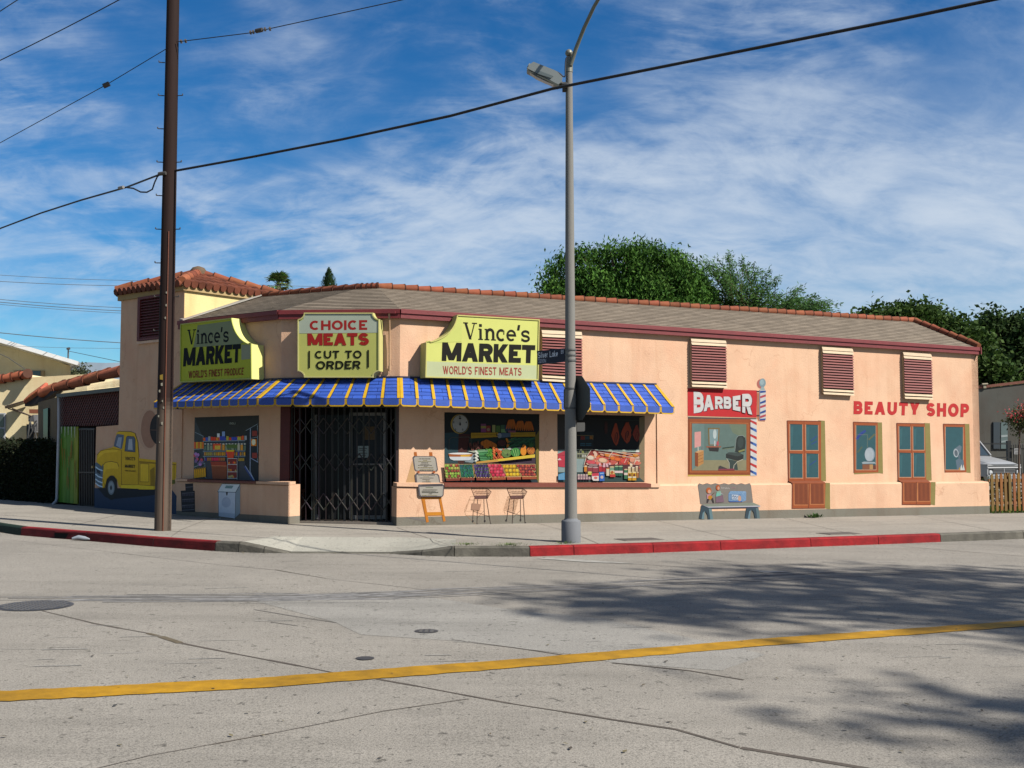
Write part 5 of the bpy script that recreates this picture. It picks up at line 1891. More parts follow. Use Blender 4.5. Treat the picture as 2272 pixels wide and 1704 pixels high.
for x, y in ((950, 770), (1070, 770), (1010, 830), (1160, 820), (1110, 790), (1010, 745)):
    P.ell(x, y, 62, 52, (214, 120, 20), 12)
    P.line([(x, y - 45), (x - 5, y + 40)], 6, (150, 76, 16))
    P.line([(x + 28, y - 38), (x + 24, y + 34)], 5, (160, 84, 16))
P.ell(1320, 765, 90, 68, (74, 30, 22))
for x, y, r2 in ((1440, 720, -30), (1500, 715, 35), (1450, 800, 20), (1530, 700, 60)):
    P.ell(x, y, 26, 66, (214, 130, 26), 10, r2)
for k in range(14):
    x, y = 1540 + (k % 5) * 95 + random.uniform(-20, 20), 690 + (k // 5) * 62
    P.ell(x, y, 95, 27, random.choice([(28, 84, 52), (36, 96, 58), (22, 66, 44)]), 14, -22)
    P.line([(x - 60, y + 14), (x + 50, y - 28)], 6, (64, 130, 84))
P.poly([(620, 930), (1840, 840), (1840, 880), (740, 960)], (190, 196, 176))
for k in range(18):
    y = 900 + k * 12
    P.line([(815 + k * 4, y + 10), (1080, y - 10 + k * 2)], 9, random.choice([(70, 160, 92), (104, 190, 120), (46, 126, 66)]))
for k in range(10):
    P.ell(790 + (k % 3) * 18, 930 + k * 22, 26, 17, (236, 240, 226), 9)
for k in range(70):
    P.ell(random.gauss(1100, 36), random.uniform(890, 1080), 20, 12, random.choice([(64, 140, 40), (44, 110, 30), (96, 170, 60)]), 7, random.uniform(0, 180))
for k in range(60):
    P.ell(random.uniform(1150, 1370), random.uniform(890, 1080), 34, 11, random.choice([(226, 98, 40), (240, 130, 60), (206, 80, 30)]), 8, random.uniform(20, 80))
P.ell(1415, 975, 100, 88, (96, 130, 62), 22)
for k in range(7):
    P.line([(1415 + (k - 3) * 30, 900 + abs(k - 3) * 6), (1430 + (k - 3) * 12, 985)], 6, (150, 176, 104))
P.ell(1440, 1000, 17, 26, (50, 66, 36), 10)
P.ell(1605, 955, 100, 92, (60, 150, 60), 22)
for k in range(7):
    P.line([(1520 + k * 26, 900 - abs(3 - k) * 4), (1575 + k * 16, 1030)], 12, (150, 210, 120) if k % 2 else (30, 90, 40))
P.ell(1765, 930, 62, 92, (240, 150, 20), 16)
P.ell(1775, 850, 40, 56, (232, 136, 24), 14)
P.ell(1915, 915, 80, 84, (196, 110, 26), 18)
for k in range(40):
    P.ell(1915 + random.uniform(-62, 62), 915 + random.uniform(-64, 64), 9, 8, random.choice([(232, 150, 40), (140, 70, 16)]), 6)
for k in range(13):
    a = R(-90 + (k - 6) * 15)
    P.poly([(1900, 850), (1925, 850), (1945 + 130 * math.cos(a), 840 + 140 * math.sin(a))], (44, 96, 44) if k % 2 else (70, 124, 60))
P.poly([(790, 1150), (2000, 995), (2000, 1060), (800, 1185)], (238, 206, 60))
P.poly([(790, 1150), (1250, 1095), (1250, 1145), (800, 1185)], (216, 164, 72))
crates = [((148, 1200), (440, 1200), (468, 1470), (180, 1475), [(140, 184, 60), (170, 200, 80), (190, 60, 40), (160, 70, 50), (196, 196, 90)], 34, 'r'),
          ((445, 1205), (715, 1200), (760, 1462), (488, 1465), [(20, 110, 84), (12, 90, 74), (30, 130, 90), (34, 96, 110)], 20, 'd'),
          ((735, 1200), (1025, 1200), (1085, 1465), (800, 1460), [(74, 50, 128), (54, 36, 100), (110, 88, 160)], 36, 'e'),
          ((1035, 1195), (1305, 1200), (1400, 1450), (1115, 1455), [(232, 46, 84), (214, 30, 70), (240, 80, 110)], 44, 'r'),
          ((1325, 1205), (1610, 1205), (1712, 1445), (1425, 1450), [(248, 196, 22), (250, 210, 50), (238, 176, 20)], 44, 'r'),
          ((1620, 1200), (1890, 1205), (2030, 1440), (1735, 1440), [(190, 62, 48), (206, 84, 60), (150, 50, 60)], 34, 'r'),
          ((1905, 1200), (2000, 1202), (2003, 1340), (1960, 1330), [(170, 50, 46), (150, 40, 44)], 30, 'r')]
for tl, tr, br, bl, cols, rad, sh in crates:
    P.part('fruit_crate')
    if bl[1] > 1400:
        P.poly([bl, br, (br[0] + 4, br[1] + 62), (bl[0] + 4, bl[1] + 66)], (176, 84, 44) if tl[0] > 1000 else (140, 62, 44))
    P.poly([(tl[0] - 8, tl[1] - 8), (tr[0] + 8, tr[1] - 8), (br[0] + 10, br[1] + 12), (bl[0] - 6, bl[1] + 12)], (236, 196, 130))
    P.poly([tl, tr, br, bl], tuple(int(v * .55) for v in cols[0]))
    nu = max(2, int((tr[0] - tl[0]) / (rad * 1.5)))
    nv = max(2, int((bl[1] - tl[1]) / (rad * 1.45)))
    for i in range(nv):
        for j in range(nu):
            u, v = (j + .5 + (.25 if i % 2 else -.1)) / nu, (i + .5) / nv
            u = min(.93, max(.08, u + random.uniform(-.04, .04)))
            x = (tl[0] + (tr[0] - tl[0]) * u) * (1 - v) + (bl[0] + (br[0] - bl[0]) * u) * v
            y = (tl[1] * (1 - u) + tr[1] * u) * (1 - v) + (bl[1] * (1 - u) + br[1] * u) * v
            c_ = random.choice(cols)
            if sh == 'r':
                P.ell(x, y, rad * .9, rad * .86, tuple(int(q * .8) for q in c_), 12)
                P.ell(x - rad * .12, y - rad * .14, rad * .62, rad * .58, c_, 10)
                P.ell(x - rad * .25, y - rad * .3, rad * .22, rad * .2, tuple(min(255, int(q * 1.2 + 20)) for q in c_), 8)
            elif sh == 'e':
                P.ell(x, y, rad * .62, rad * 1.15, tuple(int(q * .7) for q in c_), 12, 10)
                P.ell(x - 6, y - 4, rad * .28, rad * .9, c_, 10, 10)
                P.ell(x + 4, y - rad * 1.0, rad * .4, rad * .25, (90, 130, 60), 8)
            else:
                P.ell(x, y, rad * .7, rad * 1.2, c_, 8, random.uniform(-40, 40))
P.done()

# ---- butcher's window
ZM = (1225, 900, 8.732)
P = mural('painted butcher window with hanging meat and a full cold counter behind the lamp post', WB, ZM, (950, 1480), INSM, KL)
P.part('interior')
P.poly([(100, 165), (1795, 200), (1790, 1480), (115, 1490)], (16, 22, 23))
P.poly([(100, 165), (480, 175), (480, 860), (105, 860)], (60, 58, 56, 1.2))
P.poly([(108, 855), (690, 850), (690, 1290), (120, 1290)], (150, 172, 172))
P.poly([(700, 240), (1690, 250), (1690, 855), (700, 850)], (17, 24, 26))
P.poly([(480, 860), (760, 845), (690, 1030), (480, 1030)], (120, 124, 96))
P.poly([(120, 1290), (1690, 1330), (1790, 1470), (120, 1480)], (44, 76, 76))
P.poly([(1690, 235), (1795, 200), (1788, 1475), (1690, 1390)], (146, 128, 96, 1.05))
P.part('shelving')
P.rect(540, 510, 800, 800, (30, 44, 48))
P.rect(552, 590, 630, 660, (110, 40, 32, 1.5))
P.rect(640, 595, 720, 655, (36, 66, 74, 1.4))
P.rect(728, 590, 785, 650, (140, 92, 34, 1.4))
P.line([(480, 575), (795, 580), (790, 665)], 9, (140, 120, 76, 1.2))
P.line([(635, 585), (635, 660)], 6, (130, 110, 70))
for y in (730, 760):
    P.rect(545, y, 640, y + 14, (60, 120, 140))
    P.rect(655, y, 760, y + 14, (60, 120, 140))
for x in range(490, 790, 34):
    P.rect(x, 800, x + 20, 836, (30, 34, 36))
P.line([(480, 850), (770, 846)], 8, (190, 196, 170))
P.line([(480, 930), (720, 926)], 7, (200, 200, 170))
for x in range(495, 700, 44):
    P.rect(x, 870, x + 30, 915, random.choice([(60, 84, 60), (150, 160, 80), (40, 48, 52)]))
    P.rect(x, 950, x + 28, 1000, random.choice([(40, 44, 46), (200, 200, 190), (60, 60, 60)]))
P.line([(720, 255), (1680, 290)], 8, (52, 70, 66, 1.2))
for x in (1030, 1060):
    P.ell(x, 430, 14, 130, (70, 34, 30, 1.3), 10)
P.part('hanging_meat')
for cx_, cy_, h, w_, c_ in ((1230, 560, 220, 75, (178, 72, 36)), (1440, 530, 205, 95, (176, 70, 36)), (1635, 540, 165, 68, (150, 54, 34))):
    P.poly([(cx_ - 10, cy_ - h), (cx_ + 20, cy_ - h), (cx_ + w_ * .8, cy_ - h * .25), (cx_ + w_, cy_ + h * .2), (cx_ + w_ * .6, cy_ + h * .8), (cx_ + 10, cy_ + h), (cx_ - w_ * .5, cy_ + h * .7), (cx_ - w_ * 1.15, cy_ + h * .1), (cx_ - w_ * .9, cy_ - h * .25)], c_)
    P.ell(cx_ + 12, cy_ + h * .25, w_ * .42, h * .48, (96, 30, 22, 1.2), 14, 8)
    P.line([(cx_ + 14, cy_ - h * .1), (cx_ + 4, cy_ + h * .65)], 10, (200, 100, 60))
P.line([(1470, 320), (1530, 480), (1440, 700)], 16, (184, 84, 44))
P.part('red_cooler')
P.poly([(108, 935), (250, 875), (250, 960), (118, 975)], (196, 54, 74))
P.poly([(112, 975), (255, 965), (245, 1195), (125, 1180)], (206, 52, 76))
P.poly([(110, 1040), (150, 1015), (185, 1055), (110, 1055)], (236, 220, 220))
P.part('meat_counter')
P.poly([(620, 1140), (660, 1000), (760, 850), (1690, 860), (1690, 1280), (620, 1290)], (150, 52, 44))
random.seed(9)
mc = [(232, 110, 92), (226, 130, 104), (208, 76, 66), (240, 168, 140), (232, 126, 40), (214, 96, 84), (240, 200, 176), (196, 62, 58)]
for k in range(130):
    x = random.uniform(700, 1670)
    y = random.uniform(900, 1200)
    if x < 820 - (y - 900) * .5:
        continue
    P.ell(x, y, random.uniform(28, 78), random.uniform(16, 44), random.choice(mc), 10, random.uniform(-30, 30))
for x, y, rx, ry, c_ in ((750, 1010, 72, 45, (246, 226, 206)), (985, 1060, 90, 50, (248, 206, 170)), (760, 1100, 100, 40, (226, 84, 96)), (1390, 1080, 70, 60, (224, 74, 64)), (1180, 1020, 60, 40, (236, 126, 30)), (1270, 1040, 70, 40, (238, 110, 40)), (1620, 960, 60, 36, (232, 146, 40)), (1080, 960, 70, 36, (232, 140, 50)), (1430, 1160, 70, 40, (220, 70, 64)), (1560, 1050, 60, 60, (240, 160, 130))):
    P.ell(x, y, rx, ry, tuple(int(v * .82) for v in c_), 14, 8)
    P.ell(x - 6, y - 6, rx * .8, ry * .75, c_, 14, 8)
for q in ([(760, 850), (1690, 940)], [(760, 850), (660, 1000), (620, 1150)], [(900, 900), (1690, 1030)], [(1180, 880), (1100, 1000)], [(1440, 1030), (1400, 1110)], [(1620, 1040), (1570, 1180)], [(1130, 880), (1560, 965)]):
    P.line(q, 9, (236, 226, 206))
P.poly([(780, 850), (1690, 855), (1690, 905), (900, 870)], (176, 196, 184))
P.ell(1655, 885, 36, 18, (240, 240, 232))
P.part('cold_shelf_goods')
P.poly([(640, 1150), (1480, 1140), (1680, 1150), (1690, 1330), (640, 1320)], (90, 40, 44))
for (x0, y0, x1, y1, body, lid) in ((620, 1170, 680, 1280, (226, 140, 40), (240, 220, 180)), (690, 1185, 790, 1285, (150, 50, 60), (206, 180, 176)), (790, 1195, 895, 1290, (160, 54, 70), (206, 170, 170)), (905, 1165, 970, 1280, (196, 30, 50), (236, 160, 160)), (970, 1170, 1040, 1290, (170, 20, 44), (240, 200, 200)), (1050, 1215, 1112, 1360, (240, 220, 190), (200, 120, 60)), (1118, 1185, 1205, 1270, (130, 170, 140), (226, 200, 150)), (1120, 1265, 1225, 1385, (236, 200, 120), (240, 230, 200)), (1212, 1175, 1290, 1360, (30, 100, 76), (160, 200, 150)), (1292, 1175, 1370, 1365, (34, 104, 80), (170, 206, 160)), (1395, 1235, 1465, 1420, (60, 124, 84), (226, 200, 160)), (1470, 1190, 1530, 1290, (226, 206, 160), (246, 232, 206)), (1545, 1200, 1600, 1290, (220, 196, 150), (246, 232, 206)), (1615, 1180, 1668, 1280, (220, 190, 150), (244, 226, 200)), (1505, 1135, 1560, 1190, (236, 210, 170), (248, 236, 210)), (1470, 1290, 1545, 1450, (226, 168, 24), (246, 226, 170)), (1552, 1290, 1635, 1450, (230, 172, 24), (246, 226, 170)), (1640, 1290, 1680, 1400, (190, 120, 60), (226, 190, 150)), (690, 1285, 770, 1345, (216, 206, 70), (240, 226, 140))):
    P.rect(x0, y0, x1, y1, tuple(int(v * .75) for v in body))
    P.rect(x0 + 4, y0 + 4, x1 - 10, y1 - 4, body)
    P.ell((x0 + x1) / 2, y0 + 2, (x1 - x0) / 2, 13, lid, 12)
for x0, x1 in ((1212, 1370), (1395, 1465)):
    P.rect(x0, 1262, x1, 1305, (240, 214, 214)) if x0 < 1300 else P.rect(x0, 1300, x1, 1345, (240, 220, 210))
P.rect(1122, 1330, 1224, 1382, (206, 50, 46))
P.ell(1165, 1290, 26, 30, (190, 100, 40), 10)
for x in (1505, 1592):
    P.ell(x, 1350, 22, 36, (120, 56, 20), 10)
    P.rect(x - 34, 1372, x + 38, 1398, (244, 232, 200))
for x, y in ((925, 1140), (1010, 1135), (1060, 1140), (1115, 1130), (1005, 1175), (1070, 1170)):
    P.rect(x - 20, y - 22, x + 18, y + 18, (240, 190, 200))
for x, y in ((830, 1155), (760, 1150)):
    P.ell(x, y, 55, 26, (160, 130, 130), 12)
P.poly([(770, 1320), (905, 1310), (905, 1455), (800, 1455), (768, 1420)], (244, 236, 232))
P.poly([(772, 1315), (900, 1305), (905, 1360), (775, 1370)], (220, 60, 84))
P.ell(845, 1400, 36, 26, (226, 120, 110), 12)
P.poly([(910, 1290), (1010, 1280), (1015, 1455), (918, 1462)], (44, 110, 204))
P.poly([(925, 1305), (1000, 1298), (1000, 1320), (928, 1328)], (150, 196, 240))
P.ell(965, 1385, 30, 30, (226, 200, 190), 12)
P.poly([(120, 1330), (255, 1290), (255, 1440), (120, 1440)], (60, 150, 204))
for k in range(8):
    P.line([(126 + k * 15, 1335 - k * 4), (128 + k * 15, 1430)], 4, (170, 216, 236))
for x in range(500, 720, 52):
    for y in (1390, 1340):
        if x > 660 and y == 1340:
            continue
        P.rect(x - 6, y - 6, x + 40, y + 46, (150, 110, 130))
        P.rect(x, y + 12, x + 34, y + 30, (230, 200, 190))
        P.ell(x + 17, y - 4, 22, 9, (226, 206, 196), 10)
P.done()

# ---- two wire shopping baskets on tall legs, painted on the plinth
def basket(P, ox, skew, legs, feet, shadow_grid):
    wire, brn = (72, 46, 38), (110, 62, 46)
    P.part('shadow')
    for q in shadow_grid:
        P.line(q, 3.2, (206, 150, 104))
    P.part('basket')
    tl, tr, mr, br, bl = (ox, 690), (ox + 255, 690), (ox + 325, 745), (ox + 265, 855), (ox + 65, 860)
    P.poly([(ox + 55, 810), (ox + 265, 805), (br[0], br[1]), (bl[0], bl[1])], (128, 88, 84))
    P.line([tl, tr, mr, br, bl, tl], 8, brn)
    P.line([(ox + 75, 768), (ox + 240, 770), (mr[0] - 10, 765)], 5, brn)
    P.line([(ox + 35, 755), (ox + 75, 745), (ox + 240, 745), (tr[0], 700)], 5, brn)
    P.line([(ox + 55, 812), (ox + 265, 808), (ox + 300, 800)], 5, brn)
    for k in range(11):
        u = k / 10
        P.line([(tl[0] + 255 * u, 690), (ox + 70 + 200 * u, 855)], 2.6, brn)
    for k in range(5):
        u = k / 4
        P.line([(tr[0] + 70 * u, 692 + 52 * u), (br[0] - 20 + 22 * u, 850 - 6 * u)], 3, wire)
    for (x0, y0, x1, y1) in legs:
        P.part('leg')
        P.line([(x0, y0), (x1, y1)], 6.5, wire)
    P.part('cross_brace')
    P.line([(legs[0][2] - 2 + 8, 1060), (legs[3][2] - 22, 1150)], 4.5, wire)
    P.line([(legs[1][2] + 8, 1170), (legs[2][2] - 4, 1050)], 4.5, wire)
    for x, y in feet:
        P.part('caster')
        P.ell(x, y, 13, 20, (40, 34, 34), 10)
        P.ell(x, y + 2, 5, 8, (96, 90, 88), 8)


grp = 'painted wire baskets on tall legs'
P = mural('left painted wire shopping basket on tall legs, its cast shadow round and open', WBp, ZE, (1250, 1250), 0, .76, group=grp)
basket(P, 1075, 0, [(1125, 850, 1098, 1200), (1180, 865, 1168, 1275), (1282, 865, 1292, 1215), (1325, 865, 1390, 1270)], [(1100, 1225), (1170, 1285), (1296, 1225), (1395, 1285)],
       [[(1000, 960), (1065, 820), (1120, 820)], [(1000, 960), (960, 1050), (985, 1130), (1140, 1130)], [(990, 1060), (1230, 1060)], [(1060, 830), (985, 1060)], [(1240, 900), (1180, 1100)], [(1030, 880), (1250, 880)], [(990, 1130), (1160, 1290)], [(1010, 940), (970, 1090)]])
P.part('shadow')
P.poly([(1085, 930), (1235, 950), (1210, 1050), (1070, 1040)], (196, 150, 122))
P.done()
P = mural('right painted wire shopping basket on tall legs, with a gridded cast shadow', WBp, ZE, (1800, 1250), 0, .76, group=grp)
gridl = [[(1670, 820), (1850, 850)], [(1605, 1040), (1790, 1110)], [(1670, 820), (1605, 1040), (1630, 1110)], [(1850, 850), (1780, 1110)]]
for k in range(1, 10):
    u = k / 10
    gridl.append([(1670 - 65 * u, 820 + 220 * u), (1850 - 65 * u, 850 + 230 * u)])
    gridl.append([(1670 + 180 * u, 820 + 30 * u), (1605 + 185 * u, 1040 + 70 * u)])
basket(P, 1660, 0, [(1708, 850, 1655, 1200), (1775, 865, 1745, 1270), (1880, 865, 1884, 1200), (1925, 860, 1955, 1250)], [(1648, 1212), (1744, 1278), (1882, 1208), (1958, 1262)], gridl)
P.done()

# ---- barber shop: red sign, striped pole, framed window
ZB = (1510, 830, 6.9136)
P = mural('painted red sign with white barber lettering below a vent', WB, ZB, (640, 640), 0, .78)
P.part('panel')
P.poly([(107, 215), (1172, 250), (1168, 668), (108, 640)], (226, 38, 44))
P.poly([(108, 642), (1168, 670), (1168, 682), (108, 655)], (240, 206, 170))
P.part('lettering')
for ch, q, t in (('B', ((200, 262), (358, 290), (356, 578), (203, 602)), .25), ('A', ((352, 320), (506, 322), (508, 545), (354, 572)), .25), ('R', ((527, 340), (648, 345), (656, 530), (530, 536)), .26), ('B', ((660, 345), (780, 345), (778, 540), (663, 526)), .26), ('E', ((800, 342), (918, 324), (918, 572), (802, 548)), .28), ('R', ((945, 305), (1096, 300), (1100, 622), (946, 588)), .25)):
    P.text(ch, tuple((x + 9, y + 6) for x, y in q), (120, 20, 60), t=t)
    P.text(ch, q, (240, 238, 236), t=t)
P.done()
P = mural('painted striped barber pole with a grey ball top', WB, ZB, (1260, 700), 0, .78)
P.part('shadow')
P.ell(1225, 150, 55, 72, (206, 120, 110))
P.poly([(1172, 290), (1215, 290), (1215, 705), (1300, 705), (1290, 728), (1200, 722), (1175, 680)], (206, 130, 96))
P.part('pole')
P.rect(1208, 245, 1308, 705, (232, 230, 228))
for k in range(4):
    y = 262 + k * 152
    P.poly([(1208, y + 22 if k else y - 5), (1308, y - 20 if k else y - 8), (1308, y + 18), (1208, y + 32 + 18 * (k > 0))], (38, 78, 160)) if y < 700 else None
    if k < 3:
        P.poly([(1208, y + 82), (1308, y + 48), (1308, y + 82), (1208, y + 116)], (204, 76, 88))
P.poly([(1208, 688), (1308, 680), (1300, 706), (1220, 712)], (44, 84, 166))
P.rect(1208, 245, 1222, 700, (150, 150, 170))
P.part('ball')
P.poly([(1222, 245), (1296, 245), (1280, 200), (1238, 200)], (176, 196, 196))
P.ell(1258, 135, 50, 68, (150, 176, 184), 20)
P.ell(1250, 125, 30, 42, (176, 200, 206), 16)
P.part('bracket')
P.rect(1168, 258, 1210, 278, (40, 40, 54))
P.rect(1168, 630, 1210, 648, (40, 40, 54))
P.done()
P = mural('painted barber shop window with a black chair inside, framed in brown wood', WB, ZB, (600, 1560), 0, .78)
P.part('frame')
P.poly([(112, 660), (1075, 690), (1075, 1548), (112, 1545)], (170, 84, 34))
P.poly([(112, 658), (1165, 676), (1165, 694), (112, 684)], (96, 84, 80))
P.poly([(112, 1545), (1165, 1548), (1165, 1560), (112, 1570)], (226, 196, 90))
P.line([(128, 690), (128, 1530), (1058, 1535)], 9, (120, 52, 24))
P.line([(150, 740), (150, 1500), (1035, 1500), (1035, 755), (150, 740)], 8, (206, 126, 66))
P.part('interior')
P.poly([(175, 758), (1010, 770), (1010, 1478), (175, 1478)], (108, 134, 128))
P.poly([(175, 758), (365, 762), (362, 1320), (175, 1478)], (118, 146, 142))
P.poly([(362, 1320), (1010, 1318), (1010, 1478), (175, 1478)], (156, 150, 116))
P.poly([(740, 770), (1010, 770), (1010, 1000), (800, 900)], (124, 140, 116))
P.part('lamp')
P.poly([(215, 890), (312, 880), (312, 1105), (215, 1132)], (240, 172, 166))
P.line([(268, 1110), (272, 1180)], 18, (206, 206, 196))
P.part('cabinet')
P.poly([(218, 1200), (270, 1208), (268, 1420), (220, 1410)], (150, 74, 30))
P.poly([(270, 1208), (355, 1175), (352, 1370), (268, 1420)], (206, 148, 82))
P.poly([(218, 1198), (300, 1165), (358, 1172), (270, 1210)], (226, 176, 120))
for y in (1250, 1300, 1350):
    P.line([(274, y + 12), (350, y - 18)], 5, (130, 76, 36))
P.ell(330, 1130, 18, 24, (120, 130, 130), 10)
P.part('mirror')
P.poly([(420, 825), (600, 825), (585, 1090), (430, 1090)], (136, 112, 62))
P.poly([(440, 845), (580, 845), (570, 1080), (448, 1080)], (140, 168, 172))
P.ell(525, 920, 28, 74, (206, 220, 220), 14)
P.poly([(390, 1105), (625, 1105), (615, 1125), (405, 1130)], (170, 96, 66))
P.poly([(425, 1125), (590, 1125), (580, 1190), (445, 1180)], (44, 40, 42))
P.rect(515, 1020, 535, 1105, (210, 216, 216))
P.ell(570, 1065, 20, 38, (196, 90, 100), 12)
P.part('barber_chair')
P.poly([(735, 1310), (860, 1330), (880, 1470), (750, 1460)], (56, 74, 70))
P.poly([(830, 1190), (850, 990), (880, 945), (950, 938), (990, 970), (1000, 1040), (985, 1190), (900, 1205)], (40, 52, 50))
P.ell(920, 1050, 44, 88, (58, 72, 70), 16, 4)
P.line([(832, 1185), (852, 990), (882, 948), (950, 940), (988, 970)], 8, (150, 166, 160))
P.poly([(698, 1225), (740, 1200), (900, 1205), (965, 1240), (960, 1300), (880, 1330), (700, 1285)], (34, 42, 42))
P.poly([(700, 1225), (745, 1203), (895, 1208), (945, 1240), (880, 1262)], (64, 78, 76))
P.line([(645, 1140), (820, 1118)], 24, (46, 70, 62))
P.line([(650, 1152), (825, 1130)], 6, (150, 160, 130))
P.line([(890, 1190), (985, 1160)], 26, (150, 150, 90))
P.line([(705, 1295), (745, 1360), (748, 1450)], 9, (206, 200, 180))
P.line([(960, 1305), (870, 1345), (820, 1400), (810, 1470)], 9, (206, 200, 180))
P.line([(725, 1150), (725, 1190)], 7, (150, 160, 150))
P.line([(980, 1200), (970, 1310)], 8, (140, 156, 146))
P.poly([(585, 1415), (610, 1405), (730, 1455), (700, 1476), (580, 1470)], (70, 64, 66))
P.poly([(580, 1455), (820, 1450), (830, 1476), (580, 1476)], (150, 60, 76))
P.part('striped_post')
P.rect(1073, 694, 1168, 1560, (238, 236, 234))
for k in range(8):
    y = 690 + k * 110
    c_ = (212, 52, 52) if k % 2 == 0 else (60, 118, 200)
    P.poly([(1073, max(700, y + 8)), (1168, y + 52), (1168, min(1556, y + 96)), (1073, max(704, y + 44))], c_)
    if k % 2:
        P.poly([(1073, y + 8), (1112, y + 26), (1112, y + 64), (1073, y + 44)], (34, 66, 140))
P.done()

# ---- painted bench on the plinth
ZN = (1530, 1050, 12.289)
P = mural('painted grey park bench with a wavy backrest and bread advertisement', WBp, ZN, (1080, 1280), 0, .76)
P.part('backrest')
ol = [(300, 840), (265, 560), (235, 340), (260, 300)]
for k in range(31):
    u = k / 30
    ol.append((270 + u * 1370, 295 + 16 * math.sin(u * 6 * 2 * math.pi - 1.2)))
ol += [(1670, 350), (1722, 800)]
P.poly([(x - 10 if x < 900 else x + 6, y - 8) for x, y in ol], (104, 92, 90))
P.poly(ol, (150, 142, 134))
P.part('advertisement')
P.text('Everybody', ((865, 372), (1095, 385), (1095, 430), (865, 415)), (222, 214, 208), t=.14, gap=.1)
P.text('Loves', ((1130, 368), (1255, 372), (1255, 412), (1130, 408)), (200, 150, 160), t=.14, gap=.1)
P.poly([(1060, 560), (1110, 485), (1520, 490), (1545, 520), (1540, 740), (1440, 780), (1100, 780), (1060, 740)], (150, 186, 224))
for k in range(9):
    P.line([(1075 + k * 40, 560), (1080 + k * 40, 775)], 7, (90, 146, 206))
    P.line([(1115 + k * 42, 490), (1075 + k * 42, 556)], 8, (70, 150, 210))
for k in range(6):
    P.line([(1062, 575 + k * 36), (1415, 580 + k * 36)], 7, (90, 146, 206))
    P.line([(1425, 580 + k * 34), (1540, 530 + k * 38)], 9, (110, 160, 214))
P.poly([(1150, 580), (1330, 585), (1330, 720), (1155, 715)], (206, 220, 238))
P.line([(1165, 640), (1200, 610), (1215, 660), (1250, 620), (1270, 655), (1320, 640)], 14, (50, 84, 130))
P.line([(1180, 690), (1290, 694)], 12, (80, 110, 150))
P.ell(1365, 690, 42, 84, (232, 180, 150), 14)
P.poly([(1055, 745), (1100, 785), (1440, 782), (1430, 760), (1110, 765)], (80, 116, 190))
P.part('painted_children')
P.ell(525, 470, 72, 82, (206, 104, 40), 18)
P.ell(540, 500, 40, 54, (240, 180, 150), 14)
P.poly([(470, 580), (590, 570), (600, 690), (475, 700)], (210, 150, 170))
P.ell(560, 660, 60, 60, (220, 150, 30), 14, -30)
P.line([(600, 600), (680, 530)], 20, (110, 80, 50))
P.poly([(480, 700), (530, 720), (505, 805), (470, 805)], (60, 52, 56))
P.poly([(590, 690), (640, 670), (675, 805), (640, 808)], (60, 52, 56))
P.ell(775, 390, 56, 78, (200, 96, 36), 16)
P.ell(790, 405, 30, 46, (240, 180, 150), 12)
P.poly([(735, 500), (850, 480), (880, 640), (720, 650)], (150, 190, 170))
P.ell(780, 610, 58, 84, (130, 206, 190), 14)
P.poly([(720, 640), (900, 590), (945, 780), (720, 805)], (140, 110, 128))
P.line([(840, 540), (915, 580)], 14, (190, 200, 214))
P.part('seat')
P.poly([(315, 845), (1730, 800), (1930, 885), (520, 915)], (152, 160, 146))
P.poly([(315, 845), (520, 912), (1930, 882), (1925, 912), (520, 936)], (214, 216, 226))
P.poly([(520, 936), (1860, 920), (1865, 942), (540, 968)], (58, 62, 96))
P.line([(318, 838), (510, 910)], 6, (60, 60, 60))
P.part('bench_leg')
P.poly([(320, 872), (600, 960), (650, 1300), (510, 1290), (490, 1140), (430, 1030), (380, 1060), (330, 1250), (258, 1230), (300, 1040)], (52, 78, 92))
P.poly([(525, 965), (600, 970), (652, 1300), (570, 1295)], (116, 150, 158))
P.poly([(330, 1250), (360, 1080), (425, 1025), (405, 1090), (400, 1245)], (120, 154, 164))
P.poly([(1555, 950), (1880, 935), (1925, 1280), (1790, 1262), (1750, 1060), (1700, 1000), (1640, 1020), (1590, 1240), (1512, 1215)], (58, 82, 96))
P.poly([(1810, 945), (1880, 935), (1925, 1280), (1845, 1270)], (104, 130, 136))
P.poly([(1585, 1240), (1630, 1030), (1690, 1000), (1665, 1050), (1650, 1245)], (124, 156, 170))
P.done()

# ---- painted double doors (upper leaves on the wall, lower panels on the plinth) and two small windows
ZW = (1720, 900, 4.6083)
TEAL, TEAL2 = (46, 100, 110), (58, 114, 122)
WDO, WLT, WDK = (186, 92, 40), (232, 170, 128), (126, 58, 34)
OLIVE = (166, 152, 86)


